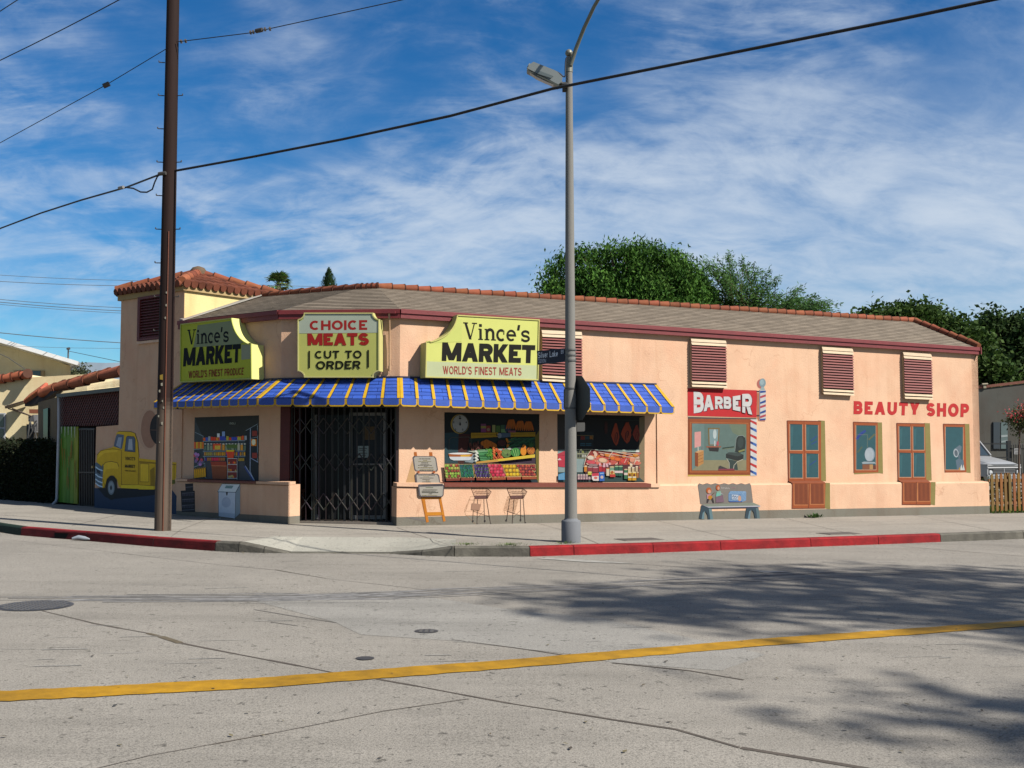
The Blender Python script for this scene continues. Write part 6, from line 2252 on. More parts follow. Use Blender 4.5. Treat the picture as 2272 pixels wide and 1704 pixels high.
def dbl_door(label, q, panes, low, lowp, rev, lrev, scr):
    P = mural(label, WB, ZW, (q[2][0], q[2][1]), 0, .78, group='painted double doors on the long wall')
    P.part('reveal')
    P.poly(rev, OLIVE)
    P.part('frame')
    P.poly(q, WDO)
    P.line([q[0], q[1]], 8, WDK)
    P.line([q[0], q[3]], 10, WDK)
    mt, mb_ = ((q[0][0] + q[1][0]) / 2, (q[0][1] + q[1][1]) / 2), ((q[2][0] + q[3][0]) / 2, (q[2][1] + q[3][1]) / 2)
    P.line([mt, mb_], 4, WDK)
    P.part('pane')
    for x0, y0, x1, y1 in panes:
        P.poly([(x0 - 7, y0 - 2), (x1 + 5, y0 + 2), (x1 + 7, y1 + 8), (x0 - 5, y1 + 7)], WLT)
        P.poly([(x0, y0), (x1, y0 + 4), (x1 + 2, y1), (x0 + 2, y1)], TEAL)
        P.line([(x0, y0), (x1, y0 + 4)], 6, (34, 60, 62))
        P.poly([(x0 + 8, y0 + 30), (x0 + 34, y0 + 18), (x0 + 26, y1 - 50), (x0 + 12, y1 - 30)], TEAL2)
    for s_ in scr:
        P.line(s_, 10, (36, 80, 150))
    P.done()
    P2 = Paint(P.root, WBp, *ZW, .003, .78)
    P2.part('lower_reveal')
    P2.poly(lrev, OLIVE)
    P2.part('lower_panel')
    P2.poly(low, WDO)
    P2.line([low[0], low[3], low[2]], 8, WDK)
    for x0, y0, x1, y1 in lowp:
        P2.poly([(x0 - 6, y0), (x1 + 6, y0), (x1 + 8, y1 + 8), (x0 - 6, y1 + 8)], (222, 140, 84))
        P2.poly([(x0, y0), (x1, y0), (x1 + 2, y1), (x0 + 2, y1)], (150, 74, 36))
        for k in range(5):
            xx = x0 + (x1 - x0) * (k + .6) / 5.4
            P2.line([(xx, y0 + 10), (xx + 3, y1 - 14)], 7, (164, 84, 42) if k % 2 else (136, 64, 32))
    lm = MB()
    u0, u1 = P.at(q[3][0] - 2, q[3][1] - 6, .004), P.at(q[2][0] + 4, q[2][1] - 6, .004)
    v0, v1 = P2.at(low[0][0] - 2, low[0][1] + 6, .0025), P2.at(low[1][0] + 2, low[1][1] + 6, .0025)
    w0, w1 = v0 + WB.n * -.03, v1 + WB.n * -.03
    zt_ = max(u0.z, u1.z, v0.z, v1.z) + .0
    for a_ in (w0, w1):
        a_.z = WBp.z(WBp.s(1800), 1071) + .008 - .0122 * ((a_ - WBp.p(1800, 985)).dot(WB.t))
    up0, up1 = u0.copy(), u1.copy()
    lm.poly([v0, v1, w1, w0], c8(170, 86, 44, .7))
    lm.poly([w0, w1, up1, up0], c8(176, 96, 60, .7))
    lm.build('painted_ledge', PAINT, P.root)
    P2.line([(low[0][0] + (low[1][0] - low[0][0]) / 2, low[0][1]), (low[3][0] + (low[2][0] - low[3][0]) / 2, low[3][1])], 5, WDK)
    P2.done()


dbl_door('left pair of painted double doors, next to the barber window', [(122, 155), (468, 160), (470, 772), (135, 776)], [(152, 190, 276, 455), (315, 195, 438, 455), (150, 490, 278, 738), (318, 490, 440, 735)],
         [(175, 790), (515, 790), (508, 1048), (172, 1052)], [(196, 796, 334, 1012), (362, 796, 496, 1006)], [(440, 150), (508, 155), (520, 772), (468, 772)], [(515, 788), (560, 790), (562, 1060), (508, 1050)], [[(365, 360), (425, 310)], [(370, 395), (425, 365)], [(350, 610), (420, 560)]])
dbl_door('right pair of painted double doors, between the two small painted windows', [(1242, 180), (1530, 185), (1545, 760), (1255, 765)], [(1268, 212, 1382, 448), (1410, 215, 1522, 452), (1268, 482, 1388, 730), (1415, 482, 1528, 728)],
         [(1300, 780), (1592, 784), (1590, 1014), (1298, 1012)], [(1318, 788, 1446, 978), (1460, 788, 1580, 976)], [(1520, 178), (1582, 180), (1600, 765), (1545, 768)], [(1592, 780), (1640, 782), (1634, 1018), (1590, 1012)], [])


def small_window(label, q, rev, pane, extra):
    P = mural(label, WB, ZW, q[3], 0, .78, group='small painted windows of the beauty shop')
    P.part('reveal')
    P.poly(rev, OLIVE)
    P.part('frame')
    P.poly(q, WDO)
    P.line([q[0], q[1]], 8, WDK)
    P.line([q[0], q[3]], 8, WDK)
    P.part('pane')
    x0, y0, x1, y1 = pane
    P.poly([(x0 - 7, y0 - 4), (x1 + 5, y0), (x1 + 7, y1 + 7), (x0 - 5, y1 + 7)], WLT)
    P.poly([(x0, y0), (x1, y0 + 4), (x1, y1), (x0, y1)], TEAL)
    P.line([(x0, y0), (x1, y0 + 4)], 6, (34, 60, 62))
    extra(P)
    P.done()


def ex1(P):
    P.line([(835, 345), (860, 300), (925, 255)], 26, (40, 76, 160))
    P.line([(840, 330), (900, 280)], 14, (34, 62, 150))
    P.line([(955, 350), (1020, 290)], 18, (104, 112, 84))
    P.line([(840, 480), (890, 420)], 16, (84, 106, 88))
    P.line([(830, 297), (943, 297), (943, 430)], 2.5, (150, 150, 120))
    P.part('standing_mirror')
    P.ell(966, 500, 52, 74, (160, 176, 190), 22)
    P.ell(962, 500, 44, 66, (190, 202, 212), 22)
    P.rect(940, 568, 992, 582, (44, 50, 54))
    P.poly([(885, 580), (910, 572), (1015, 575), (1030, 592), (892, 596)], (172, 188, 196))
    P.rect(892, 600, 1000, 652, (150, 92, 60))
    P.rect(965, 602, 1000, 650, (206, 160, 100))
    P.rect(1003, 610, 1030, 650, (120, 60, 40))


small_window('left small painted window with a round mirror on a stand', [(798, 168), (1048, 175), (1055, 682), (805, 688)], [(1030, 170), (1092, 172), (1102, 695), (1055, 690), (808, 702), (806, 690)], (828, 202, 1028, 654), ex1)


def ex2(P):
    P.part('hair_dryer')
    P.poly([(1830, 445), (1885, 402), (1908, 420), (1900, 470), (1860, 520), (1835, 500)], (112, 132, 146))
    P.ell(1848, 485, 27, 44, (186, 196, 204), 18, -8)
    P.ell(1850, 486, 17, 32, (96, 110, 122), 16, -8)
    P.poly([(1868, 510), (1890, 500), (1898, 560), (1875, 560)], (96, 116, 132))
    P.poly([(1845, 560), (1870, 545), (1925, 555), (1930, 600), (1895, 655), (1860, 655)], (104, 126, 144))
    P.poly([(1920, 660), (1910, 625), (1905, 600), (1896, 625), (1892, 660)], (234, 236, 232))
    P.poly([(1940, 660), (1930, 620), (1926, 600), (1918, 630), (1916, 660)], (226, 230, 226))
    P.poly([(1874, 655), (1884, 625), (1895, 655)], (206, 160, 60))


small_window('right small painted window with a grey hair dryer', [(1718, 188), (1940, 192), (1955, 682), (1736, 684)], [(1925, 186), (1985, 188), (1998, 688), (1955, 684)], (1742, 218, 1920, 654), ex2)

P = mural('large red painted beauty shop lettering high on the peach wall', WB, C4, (1500, 620), 0, .80)
P.part('lettering')
P.text('BEAUTY', ((1157, 530), (1566, 541), (1562, 621), (1156, 611)), (226, 46, 46), t=.27, gap=.17, wscale=.95)
P.part('lettering')
P.text('SHOP', ((1608, 541), (1873, 547), (1870, 630), (1608, 624)), (226, 46, 46), t=.27, gap=.17, wscale=.95)
P.done()
# ================================================================ STREET LAMP, SIGNS ON IT, WOODEN POLE, CABLES
LG = c8(172, 170, 164, .72)
lb = ground(1267, 1203, KERB)
lamp = thing('street_lamp', 'tall grey concrete street lamp post with a curved arm and a side floodlight', 'street lamp', lb)
ltop = at_depth(1262.5, 140, lb.y)
LH = ltop.z - lb.z
m = MB()
prof = []
for i in range(26):
    u = i / 25
    prof.append((.103 - .047 * u, .36 + (LH - .36) * u))
ax = ltop - lb
for i in range(25):
    a = lb + ax * (prof[i][1] / LH)
    b = lb + ax * (prof[i + 1][1] / LH)
    m.tube([a, b], [prof[i][0], prof[i + 1][0]], LG, n=20, caps=(i == 24))
LAMPC = mat('lamp_post_concrete', rough=.8, var=.12, vscale=90, bump=.2, bscale=160, spec=.25, stain=.08)
m.build('post', LAMPC, lamp)
m = MB()
m.lathe(lb - Vector((0, 0, .03)), [(.158, 0), (.158, .37), (.15, .385), (.112, .40), (.104, .42)], c8(160, 164, 170, .72), n=22)
m.build('base', LAMPC, lamp)
m = MB()
m.tube([ltop - Vector((0, 0, .02)), ltop + Vector((0, 0, .10))], [.06, .05], (.16, .16, .13), n=14)
m.tube([ltop - Vector((0, 0, .16)), ltop + Vector((0, 0, .0))], [.064, .064], (.16, .16, .13), n=14)
for i in range(8):
    a0, a1 = -math.pi / 2 + math.pi * i / 8, -math.pi / 2 + math.pi * (i + 1) / 8
    c0 = ltop + Vector((0, 0, .17))
    m.tube([c0 + Vector((0, 0, .065 * math.sin(a0))), c0 + Vector((0, 0, .065 * math.sin(a1) + .0001))], [max(.002, .065 * math.cos(a0)), max(.002, .065 * math.cos(a1))], (.16, .16, .13), n=14, caps=False)
m.build('finial', DARKMETAL, lamp)
m = MB()
arm = [at_depth(1266, 145, lb.y - .05), at_depth(1278, 108, lb.y - .12), at_depth(1296, 62, lb.y - .3), at_depth(1318, 15, lb.y - .5), at_depth(1350, -40, lb.y - .8), at_depth(1410, -110, lb.y - 1.2), at_depth(1500, -160, lb.y - 1.7)]
m.tube(arm, [.034, .034, .032, .03, .03, .03, .03], (.15, .155, .125), n=10)
m.build('arm', DARKMETAL, lamp)
# side floodlight: tapered cast body, glass bowl below, photocell, swivel and cable
fl = [at_depth(1160 + x / 6.379, y / 6.379, lb.y - .12) for x, y in ((60, 985), (100, 930), (150, 895), (440, 1010), (480, 1030), (510, 1060), (560, 1110), (545, 1180), (500, 1215))]
m = MB()
m.prism([p - Vector((0, .07, 0)) for p in fl], Vector((0, .14, 0)), c8(168, 176, 174, .75))
m.prism([at_depth(1160 + x / 6.379, y / 6.379, lb.y - .21) for x, y in ((200, 1040), (235, 1000), (430, 1075), (400, 1105))], Vector((0, .03, 0)), c8(130, 142, 142, .75))
m.prism([at_depth(1160 + x / 6.379, y / 6.379, lb.y - .20) for x, y in ((55, 985), (62, 1000), (500, 1222), (520, 1200))], Vector((0, .16, 0)), c8(96, 100, 86, .75))
flo = m.build('floodlight', GLOSS, lamp)
m = MB()
m.prism([at_depth(1160 + x / 6.379, y / 6.379, lb.y - .18) for x, y in ((90, 1018), (200, 1095), (320, 1150), (460, 1205), (490, 1215))], Vector((0, .12, 0)), c8(196, 190, 184, .8))
m.build('glass_bowl', GLASS, flo)
m = MB()
a = at_depth(1160 + 75 / 6.379, 935 / 6.379, lb.y - .12)
m.tube([a, a + Vector((.07, 0, -.035))], [.05, .055], c8(150, 160, 158, .7), n=12)
m.build('photocell', GLOSS, flo)
m = MB()
m.tube([at_depth(1160 + x / 6.379, y / 6.379, lb.y - .1) for x, y in ((520, 1170), (560, 1200), (600, 1195), (640, 1215))], .045, (.03, .03, .03), n=8)
m.tube([at_depth(1160 + 560 / 6.379, 1265 / 6.379, lb.y - .03), at_depth(1160 + 610 / 6.379, 1265 / 6.379, lb.y - .03)], .05, (.03, .03, .03), n=8)
m.build('bracket', DARKMETAL, flo)
m = MB()
m.tube([at_depth(1160 + x / 6.379, y / 6.379, lb.y - .1) for x, y in ((460, 1018), (490, 1020), (530, 1045), (565, 1080), (590, 1088), (602, 1060), (600, 980), (604, 880), (612, 825), (640, 800))], .012, (.02, .025, .04), n=6)
m.build('cable', RUBBER, flo)

# street name blade, octagonal stop sign seen from behind, small plate
def lp(px, py, dy=0.0):
    return at_depth(px, py, lb.y + dy)
sdir = Vector((-.40, .42, 0)).normalized()
s0 = lp(1250, 800, .0)
s0 = Vector((s0.x - .0, s0.y, 0))


def on_blade(px, py):
    """Point of the vertical blade plane through the post running along sdir."""
    r = ray(px, py)
    n_ = Vector((sdir.y, -sdir.x, 0))
    k = Vector((s0.x, s0.y, 0)).dot(n_) / r.dot(n_)
    return Vector((k * r.x, k * r.y, CAM_Z + k * r.z))


L2 = lambda x, y: (1170 + x / 5.925, 720 + y / 5.925)
nb = Vector((sdir.y, -sdir.x, 0))
if nb.y > 0:
    nb = -nb
sgn = thing('street_name_sign', 'dark blue street name blade fixed to the lamp post', 'street sign', on_blade(*L2(490, 400)))
bq = [on_blade(*L2(x, y)) for x, y in ((125, 348), (493, 312), (493, 490), (134, 528))]
m = MB()
m.prism(bq, -nb * .02, c8(26, 32, 58, .85))
m.build('blade', WORN, sgn)


class BladePaint(Paint):
    def at(self, x, y, e=0.0):
        return on_blade(*L2(x, y)) + nb * (.003 + e)


P = BladePaint(sgn, None, 0, 0, 1, 0, .7, WORN)
P.part('lettering')
P.text('Silver Lake', ((140, 366), (404, 340), (402, 418), (142, 446)), (226, 232, 240, 2.2), t=.15, gap=.14)
P.text('Bl', ((446, 334), (482, 330), (480, 382), (446, 386)), (206, 212, 226, 2), t=.14, gap=.16)
P.text('3200N', ((146, 458), (250, 450), (250, 500), (148, 506)), (206, 212, 226, 2), t=.13, gap=.14)
for q in ([(127, 350), (491, 314)], [(136, 524), (491, 486)]):
    P.line(q, 3, (120, 128, 150))
P.done()
for y in (330, 400, 470):
    m = MB()
    c_ = lp(*L2(568, y + 4), 0)
    m.tube([c_ - Vector((0, 0, .012)), c_ + Vector((0, 0, .012))], [.098, .098], c8(140, 140, 138, .7), n=18)
    m.build('clamp_band', METAL, sgn)

stop = thing('stop_sign', 'octagonal stop sign seen edge-on from behind, fixed to the lamp post', 'stop sign', lp(*L2(660, 970)))
# the sign faces the side street: its plane holds the vertical and a direction mostly along the view
fdir = Vector((.55, -.835, 0)).normalized()           # horizontal direction of the plate, towards the right edge
cen = lp(*L2(648, 970), .0)
pts = []
n_st = Vector((fdir.y, -fdir.x, 0))
oc = [L2(*q) for q in ((655, 668), (715, 672), (812, 815), (816, 1085), (735, 1268), (655, 1270))]


def on_st(px, py):
    r = ray(px, py)
    k = Vector((cen.x, cen.y, 0)).dot(n_st) / r.dot(n_st)
    return Vector((k * r.x, k * r.y, CAM_Z + k * r.z))


zt_, zb_ = on_st(*L2(690, 670)).z, on_st(*L2(690, 1269)).z
hh = (zt_ - zb_) / 2
zc_ = (zt_ + zb_) / 2
rp = on_st(*L2(815, 950))
right_len = (Vector((rp.x, rp.y, 0)) - Vector((cen.x, cen.y, 0))).dot(fdir)
hh = .36
oc_c = Vector((cen.x, cen.y, zc_))
pts = [oc_c + fdir * (hh / math.cos(R(22.5)) * math.cos(R(22.5 + 45 * k))) + Vector((0, 0, hh / math.cos(R(22.5)) * math.sin(R(22.5 + 45 * k)))) for k in range(8)]
away = n_st if n_st.y > 0 else -n_st
m = MB()
m.prism(pts, away * .004, c8(112, 112, 106, .6))
m.build('plate', METAL, stop)
m = MB()
pf = [oc_c + (p - oc_c) * .97 + away * .006 for p in pts]
m.prism(pf, away * .002, c8(180, 24, 30, .8))
m.build('red_face', WORN, stop)
for zz in (zc_ + hh * .45, zc_ - hh * .45):
    m = MB()
    c_ = Vector((lb.x, lb.y, zz)) + ax * ((zz - lb.z) / LH) - Vector((0, 0, zz - lb.z))
    m.tube([c_ - Vector((0, 0, .012)), c_ + Vector((0, 0, .012))], [.099, .099], c8(110, 110, 108, .7), n=18)
    m.build('clamp_band', METAL, stop)
tagp = thing('small_sign', 'small grey sign plate seen from behind just below the stop sign', 'sign plate', lp(*L2(700, 1350)))
m = MB()
q = [lp(*L2(x, y), -.02) for x, y in ((652, 1290), (750, 1288), (758, 1298), (758, 1390), (748, 1404), (652, 1408))]
m.prism(q, Vector((0, .006, 0)), c8(150, 148, 142, .6))
m.build('plate', METAL, tagp)

# ---- wooden utility pole
ub = ground(361, 1177, KERB)
pole = thing('utility_pole', 'tall dark brown wooden utility pole at the kerb', 'utility pole', ub)
utop = at_depth(384, 0, ub.y)
ud = (utop - ub) / utop.z
WTOP = (.016, .0068, .0052)
WLOW = (.085, .062, .046)
m = MB()
H1 = 2.3
hs2 = [-.05, .3, .6, .9, 1.2, 1.5, 1.8, 2.1]
m.tube([ub + ud * h for h in hs2], [.146 - .0035 * h for h in hs2], WLOW, n=20, caps=False)
for i in range(4):
    h = 2.1 + i * .07
    u = (i + .5) / 4
    m.tube([ub + ud * h, ub + ud * (h + .07)], [.146 - .0035 * h, .146 - .0035 * (h + .07)], tuple(WLOW[k] * (1 - u) + WTOP[k] * u for k in range(3)), n=20, caps=False)
hs2 = [2.38 + k * .6 for k in range(18)]
m.tube([ub + ud * h for h in hs2], [.146 - .0035 * h for h in hs2], WTOP, n=20, caps=True)
m.build('shaft', WOOD, pole)
m = MB()
off = Vector((.05, -.142, 0))
cond = [ub + ud * h + off * (1 - .02 * h) for h in (0, 1.2, 2.4, 3.6, 4.8, 5.4)]
m.tube(cond, .011, c8(150, 82, 52, .6), n=8)
m.build('conduit', WORN, pole)
m = MB()
for k in range(9):
    h = 3.6 + k * .62
    for sd in ((-1, 1) if k % 2 else (-1,)):
        a = ub + ud * h + Vector((sd * .12, -.02, 0))
        m.tube([a, a + Vector((sd * .10, -.02, 0))], .009, (.05, .045, .04), n=6)
        m.tube([a + Vector((sd * .10, -.02, -.0)), a + Vector((sd * .10, -.02, .03))], .011, (.05, .045, .04), n=6)
m.build('climbing_step', DARKMETAL, pole)
m = MB()
random.seed(31)
for (h, dx, s_) in ((4.28, .03, .02), (4.05, .03, .022), (3.82, .02, .022), (2.75, -.03, .05), (2.62, -.02, .03), (2.5, -.06, .025), (2.32, .0, .02), (2.2, .02, .022), (1.92, .0, .028), (1.6, .05, .018), (1.58, -.04, .014), (2.05, -.07, .02)):
    a = ub + ud * h + Vector((dx, -.146 + abs(dx) * .3, 0))
    m.box8([a + Vector((-s_ / 2, 0, -s_ * .8)), a + Vector((s_ / 2, 0, -s_)), a + Vector((s_ / 2, -.004, s_)), a + Vector((-s_ / 2, -.004, s_ * .7))] + [p + Vector((0, -.004, 0)) for p in (a + Vector((-s_ / 2, 0, -s_ * .8)), a + Vector((s_ / 2, 0, -s_)), a + Vector((s_ / 2, -.004, s_)), a + Vector((-s_ / 2, -.004, s_ * .7)))], c8(206, 200, 180, .7) if h != 2.75 else c8(190, 160, 60, .7))
m.build('paper_scraps', PAINT, pole)
a = ub + ud * 1.62 + Vector((.09, -.14, 0))


def cable(name, label, pts, rad, col=(.012, .012, .013), extra=None, grp=None, seg=10, sag=0.0):
    """A hanging cable through pts (metres)."""
    out = []
    for i in range(len(pts) - 1):
        for j in range(seg):
            u = j / seg
            out.append(pts[i].lerp(pts[i + 1], u) - Vector((0, 0, sag * 4 * u * (1 - u))))
    out.append(pts[-1])
    mb = MB()
    mb.tube(out, rad, col, n=6)
    if extra is None:
        o = mb.build(name, RUBBER)
        return tag(o, label, 'cable', grp)
    root = thing(name, label, 'cable', pts[0], grp)
    mb.build('wire', RUBBER, root)
    for nm, xm in extra:
        xm.build(nm, DARKMETAL, root)
    return root


G_ = 'overhead cables'
UY = ub.y
# main bundle: from the pole along the street to the right, coming towards the viewer
pr = []
for px, py in ((386, 379.5), (560, 348), (760, 309), (1000, 257), (1225, 197), (1500, 142), (1750, 92), (2000, 42), (2204, -1)):
    u = (px - 386) / (2204 - 386)
    r = ray(px, py)
    # plan line from the pole towards a pole beyond the right edge
    a, b = Vector((ub.x + .2, UY - .1, 0)), Vector((5.35, 11.45, 0))
    d = b - a
    n_ = Vector((-d.y, d.x, 0))
    k = a.dot(n_) / r.dot(n_)
    pr.append(Vector((k * r.x, k * r.y, CAM_Z + k * r.z)))
pr.append(pr[-1] + (pr[-1] - pr[-2]) * 4)
cable('overhead_cable', 'thick black cable slanting up from the wooden pole across the whole sky to the right', pr, .021, grp=G_, seg=4)
pl_ = [at_depth(352, 388, UY - .1)]
for px, py in ((282, 415), (180, 444), (90, 473), (0, 507), (-140, 554), (-500, 660)):
    u = (352 - px) / 352
    pl_.append(at_depth(px, py, UY + 5.5 * u))
ex = MB()
ex.tube([at_depth(x, y, UY) for x, y in ((282, 416), (296, 418), (312, 426), (326, 426.5), (338, 420), (343, 405), (349, 392), (356, 386))], .014, (.012, .012, .013), n=6)
ex2_ = MB()
ex2_.tube([at_depth(352, 386, UY - .12), at_depth(368, 384, UY - .16)], .035, (.06, .055, .05), n=6)
ex2_.tube([at_depth(264, 417, UY + 1.2), at_depth(274, 415, UY + 1.1)], .03, (.2, .2, .2), n=6)
cable('overhead_cable', 'thick black cable leaving the wooden pole to the left with a drooping slack loop', pl_, .018, extra=[('slack_loop', ex), ('clamp', ex2_)], grp=G_, seg=4)
ins = MB()
for (x, y) in ((402, 92), (412, 91), (556, 72), (562, 71), (588, 65), (599, 64)):
    p = at_depth(x, y, UY - .35 * (x - 390) / 100)
    ins.tube([p - Vector((.014, 0, .002)), p + Vector((.014, 0, .002))], [.035, .035], (.10, .085, .07), n=10)
p, q = at_depth(568, 69, UY - .6), at_depth(582, 66, UY - .65)
ins.tube([p, q], .04, (.05, .045, .04), n=8)
cable('overhead_cable', 'thin cable with dark strain insulators running right from the top of the wooden pole', [at_depth(392, 93, UY - .1), at_depth(555, 73, UY - .55), at_depth(610, 61, UY - .75), at_depth(900, -2, UY - 1.9), at_depth(1300, -92, UY - 3.2), at_depth(2400, -360, UY - 6)], .008, extra=[('insulator', ins)], grp=G_, seg=3)
dm = MB()
p = at_depth(236, 189, UY + 1)
dm.tube([p - Vector((.055, 0, .02)), p + Vector((.055, 0, .03))], [.05, .05], (.06, .05, .045), n=8)
cable('overhead_cable', 'thin cable with a small round insulator running down left from the wooden pole', [at_depth(368, 109, UY), at_depth(236, 188, UY + 1), at_depth(0, 317, UY + 3.2), at_depth(-700, 640, UY + 12)], .008, extra=[('insulator', dm)], grp=G_, seg=3)
cable('overhead_cable', 'thin cable crossing the top left of the sky, not touching the pole', [at_depth(1100, -460, UY - 3), at_depth(290, -14, UY + 1), at_depth(0, 134, UY + 3), at_depth(-700, 440, UY + 9)], .011, grp=G_, seg=4, sag=.02)
cable('overhead_cable', 'short thin cable cutting off the extreme top left corner of the sky', [at_depth(800, -520, UY - 3), at_depth(60, -14, UY + 2), at_depth(0, 25, UY + 3), at_depth(-700, 440, UY + 12)], .011, grp=G_, seg=4)
for i, (y0, y1, r_, lab) in enumerate(((609, 622, .008, 'uppermost faint distant wire of the band left of the tower'), (623, 634, .010, 'second faint distant wire down left of the tower'), (663, 683, .010, 'third faint distant wire down left of the tower'), (669, 690, .012, 'fourth faint distant wire down left of the tower'), (674, 695, .008, 'fifth faint distant wire down left of the tower'), (737, 761, .014, 'dark distant wire passing just above the white gable roof'), (765, 773, .006, 'lowest faint distant wire just above the white gable roof'))):
    p0, p1 = at_depth(-60, y0 - (y1 - y0) * .22, 36), at_depth(275, y1, 40)
    p2 = at_depth(1000, y1 + 20, 48)
    cable('distant_wire', lab, [at_depth(-700, y0 - 30, 34), p0, p1, p2, at_depth(1900, y1 + 110, 56)] if i < 3 else [at_depth(-700, y0 - 30, 34), p0, p1, at_depth(700, y1 + 30, 44)], r_, (.05, .055, .06), grp='distant wires left of the tower', seg=6, sag=.04)

# ================================================================ LEFT NEIGHBOURS
LT = Plane(WA.w(sL0 - 6, 0, -.12), WA.w(sL0, 0, -.12))
Z0 = (0, 700, 3.3167)


def lt(x, y, d=0.0):
    return LT.p(Z0[0] + x / Z0[2], Z0[1] + y / Z0[2], d)


def ltbox(mb, pts, th, col, d=0.0):
    q = [lt(x, y, d) for x, y in pts]
    mb.prism(q, -LT.n * th, col)


# dark security door
dr_ = thing('security_door', 'dark barred metal side door between the green boards and the truck mural', 'door', lt(635, 1420))
m = MB()
ltbox(m, [(576, 826), (697, 828), (694, 1425), (570, 1412)], .06, (.018, .013, .012), -.06)
m.build('panel', WORN, dr_)
m = MB()
for k in range(9):
    x = 586 + k * 12.5
    ltbox(m, [(x, 832), (x + 4, 832), (x + 2, 1412), (x - 2, 1410)], .02, (.04, .026, .024), -.03)
for y in (832, 1150, 1400):
    ltbox(m, [(576, y), (695, y), (695, y + 10), (575, y + 8)], .02, (.04, .026, .024), -.027)
m.build('bars', DARKMETAL, dr_)
m = MB()
a = lt(676, 1115, .03)
m.tube([a, a - LT.n * .05], [.03, .03], c8(180, 150, 90, 1.2), n=10)
m.build('knob', GLOSS, dr_)
# green boards
gb = thing('green_board_gate', 'streaky green and yellow painted board panel beside the white downspout', 'gate', lt(500, 1380))
m = MB()
random.seed(3)
for k in range(5):
    x0, x1 = 432 + k * 28.5, 432 + (k + 1) * 28.5 - 1.5
    yb0, yb1 = 1372 + k * 3, 1375 + k * 3
    ltbox(m, [(x0, 818), (x1, 818), (x1 - 3, yb1), (x0 - 3, yb0)], .025, [c8(60, 100, 18, 2.6), c8(70, 106, 20, 2.6), c8(66, 104, 18, 2.4), c8(84, 108, 20, 2.6), c8(110, 116, 22, 2.4)][k], -.02 + .002 * (k % 2))
m.build('boards', mat('streaked_paint', rough=.6, var=.28, vscale=4, stretch=(3, 3, .5), detail=8), gb)
m = MB()
for k in range(5):
    x = 450 + k * 24
    y1 = random.uniform(850, 930)
    ltbox(m, [(x, 818), (x + 7, 818), (x + 4, y1), (x + 2, y1)], .003, c8(150, 160, 140, 2.0), .012)
for k in range(14):
    x = random.uniform(440, 565)
    y0 = random.uniform(900, 1250)
    ltbox(m, [(x, y0), (x + 5, y0), (x + 4, y0 + random.uniform(40, 160)), (x + 1, y0 + 60)], .003, c8(120, 92, 24, 2.2), .0125)
m.build('paint_drips', PAINT, gb)
# lattice above
lc = thing('lattice_screen', 'dark red diagonal lattice screen under the lean-to roof beside the tower', 'lattice', lt(650, 810))
m = MB()
ltbox(m, [(445, 582), (872, 540), (868, 806), (445, 818)], .02, (.02, .006, .006), -.12)
m.build('backing', WORN, lc)
m = MB()
pA, pB_, pC, pD = lt(445, 582, -.07), lt(872, 540, -.07), lt(868, 806, -.07), lt(445, 818, -.07)
wd = (pB_ - pA).length
hd = (pA - pD).length
nlat = 34
for k in range(-10, nlat):
    for sgn_, dd in ((1, 0), (-1, .012)):
        u0 = k / nlat * 1.35
        u1 = u0 + .25
        if sgn_ < 0:
            u0, u1 = u1, u0
        pts = []
        a, b = (u0, 0.0), (u1, 1.0)
        # clip to 0..1
        ts = [0, 1]
        du = b[0] - a[0]
        t0, t1 = sorted(((0 - a[0]) / du, (1 - a[0]) / du))
        t0, t1 = max(0, t0), min(1, t1)
        if t1 - t0 < .02:
            continue
        f = lambda u, v: pA.lerp(pB_, u).lerp(pD.lerp(pC, u), v) + LT.n * dd
        p0, p1 = f(a[0] + du * t0, t0), f(a[0] + du * t1, t1)
        sd = (p1 - p0).normalized().cross(LT.n) * .016
        m.box8([p0 - sd, p1 - sd, p1 + sd, p0 + sd] + [p - LT.n * .01 for p in (p0 - sd, p1 - sd, p1 + sd, p0 + sd)], c8(74, 28, 26, 2.0))
m.build('slats', WORN, lc)
# neighbour garage: low building with clay tile hip and the lean-to roof
ga = thing('garage', 'low tile-roofed garage with a worn lean-to roof with painted highlights left of the tower', 'building', lt(420, 1380, -1))
m = MB()
# front wall behind the downspout
q = [lt(280, 640, -1.2), lt(420, 600, -.25), lt(414, 1385, -.25), lt(280, 1385, -1.2)]
m.prism(q, Vector((.1, .25, 0)), c8(96, 84, 66, 2.4))
q = [lt(420, 590, -.25), lt(880, 545, -.25), lt(880, 1430, -.25), lt(414, 1390, -.25)]
m.prism(q, Vector((.1, .3, 0)), (.03, .02, .02))
m.build('wall', STUCCO, ga)
m = MB()
ltbox(m, [(318, 690), (352, 680), (350, 905), (318, 905)], .05, (.012, .012, .013), -.5)
m.build('window', GLASS, ga)
m = MB()
q0, q1 = lt(415, 578, .12), lt(880, 525, .12)
r0, r1 = lt(440, 548, -1.6), lt(880, 470, -1.6)
for i in range(7):
    for k in range(9):
        u0, u1, v0, v1 = k / 9, (k + 1) / 9, i / 7, (i + 1.2) / 7
        f = random.uniform(.5, 1.25)
        up = Vector((0, 0, .02))
        P_ = lambda u, v: q0.lerp(q1, u).lerp(r0.lerp(r1, u), min(v, 1))
        cc = (.12 * f, .125 * f, .12 * f) if k < 5 or i % 3 else (.34 * f, .34 * f, .33 * f)  # paler cells towards the right paint highlights onto the grey roof
        m.poly([P_(u0, v0) + up, P_(u1, v0) + up, P_(u1, v1), P_(u0, v1)], cc)
m.box8([q0, q1, q1 - LT.n * .06, q0 - LT.n * .06] + [p + Vector((0, 0, -.09)) for p in (q0, q1, q1 - LT.n * .06, q0 - LT.n * .06)], c8(110, 116, 112, 1.6))
m.build('lean_to_roof', SHINGLE, ga)
m = MB()
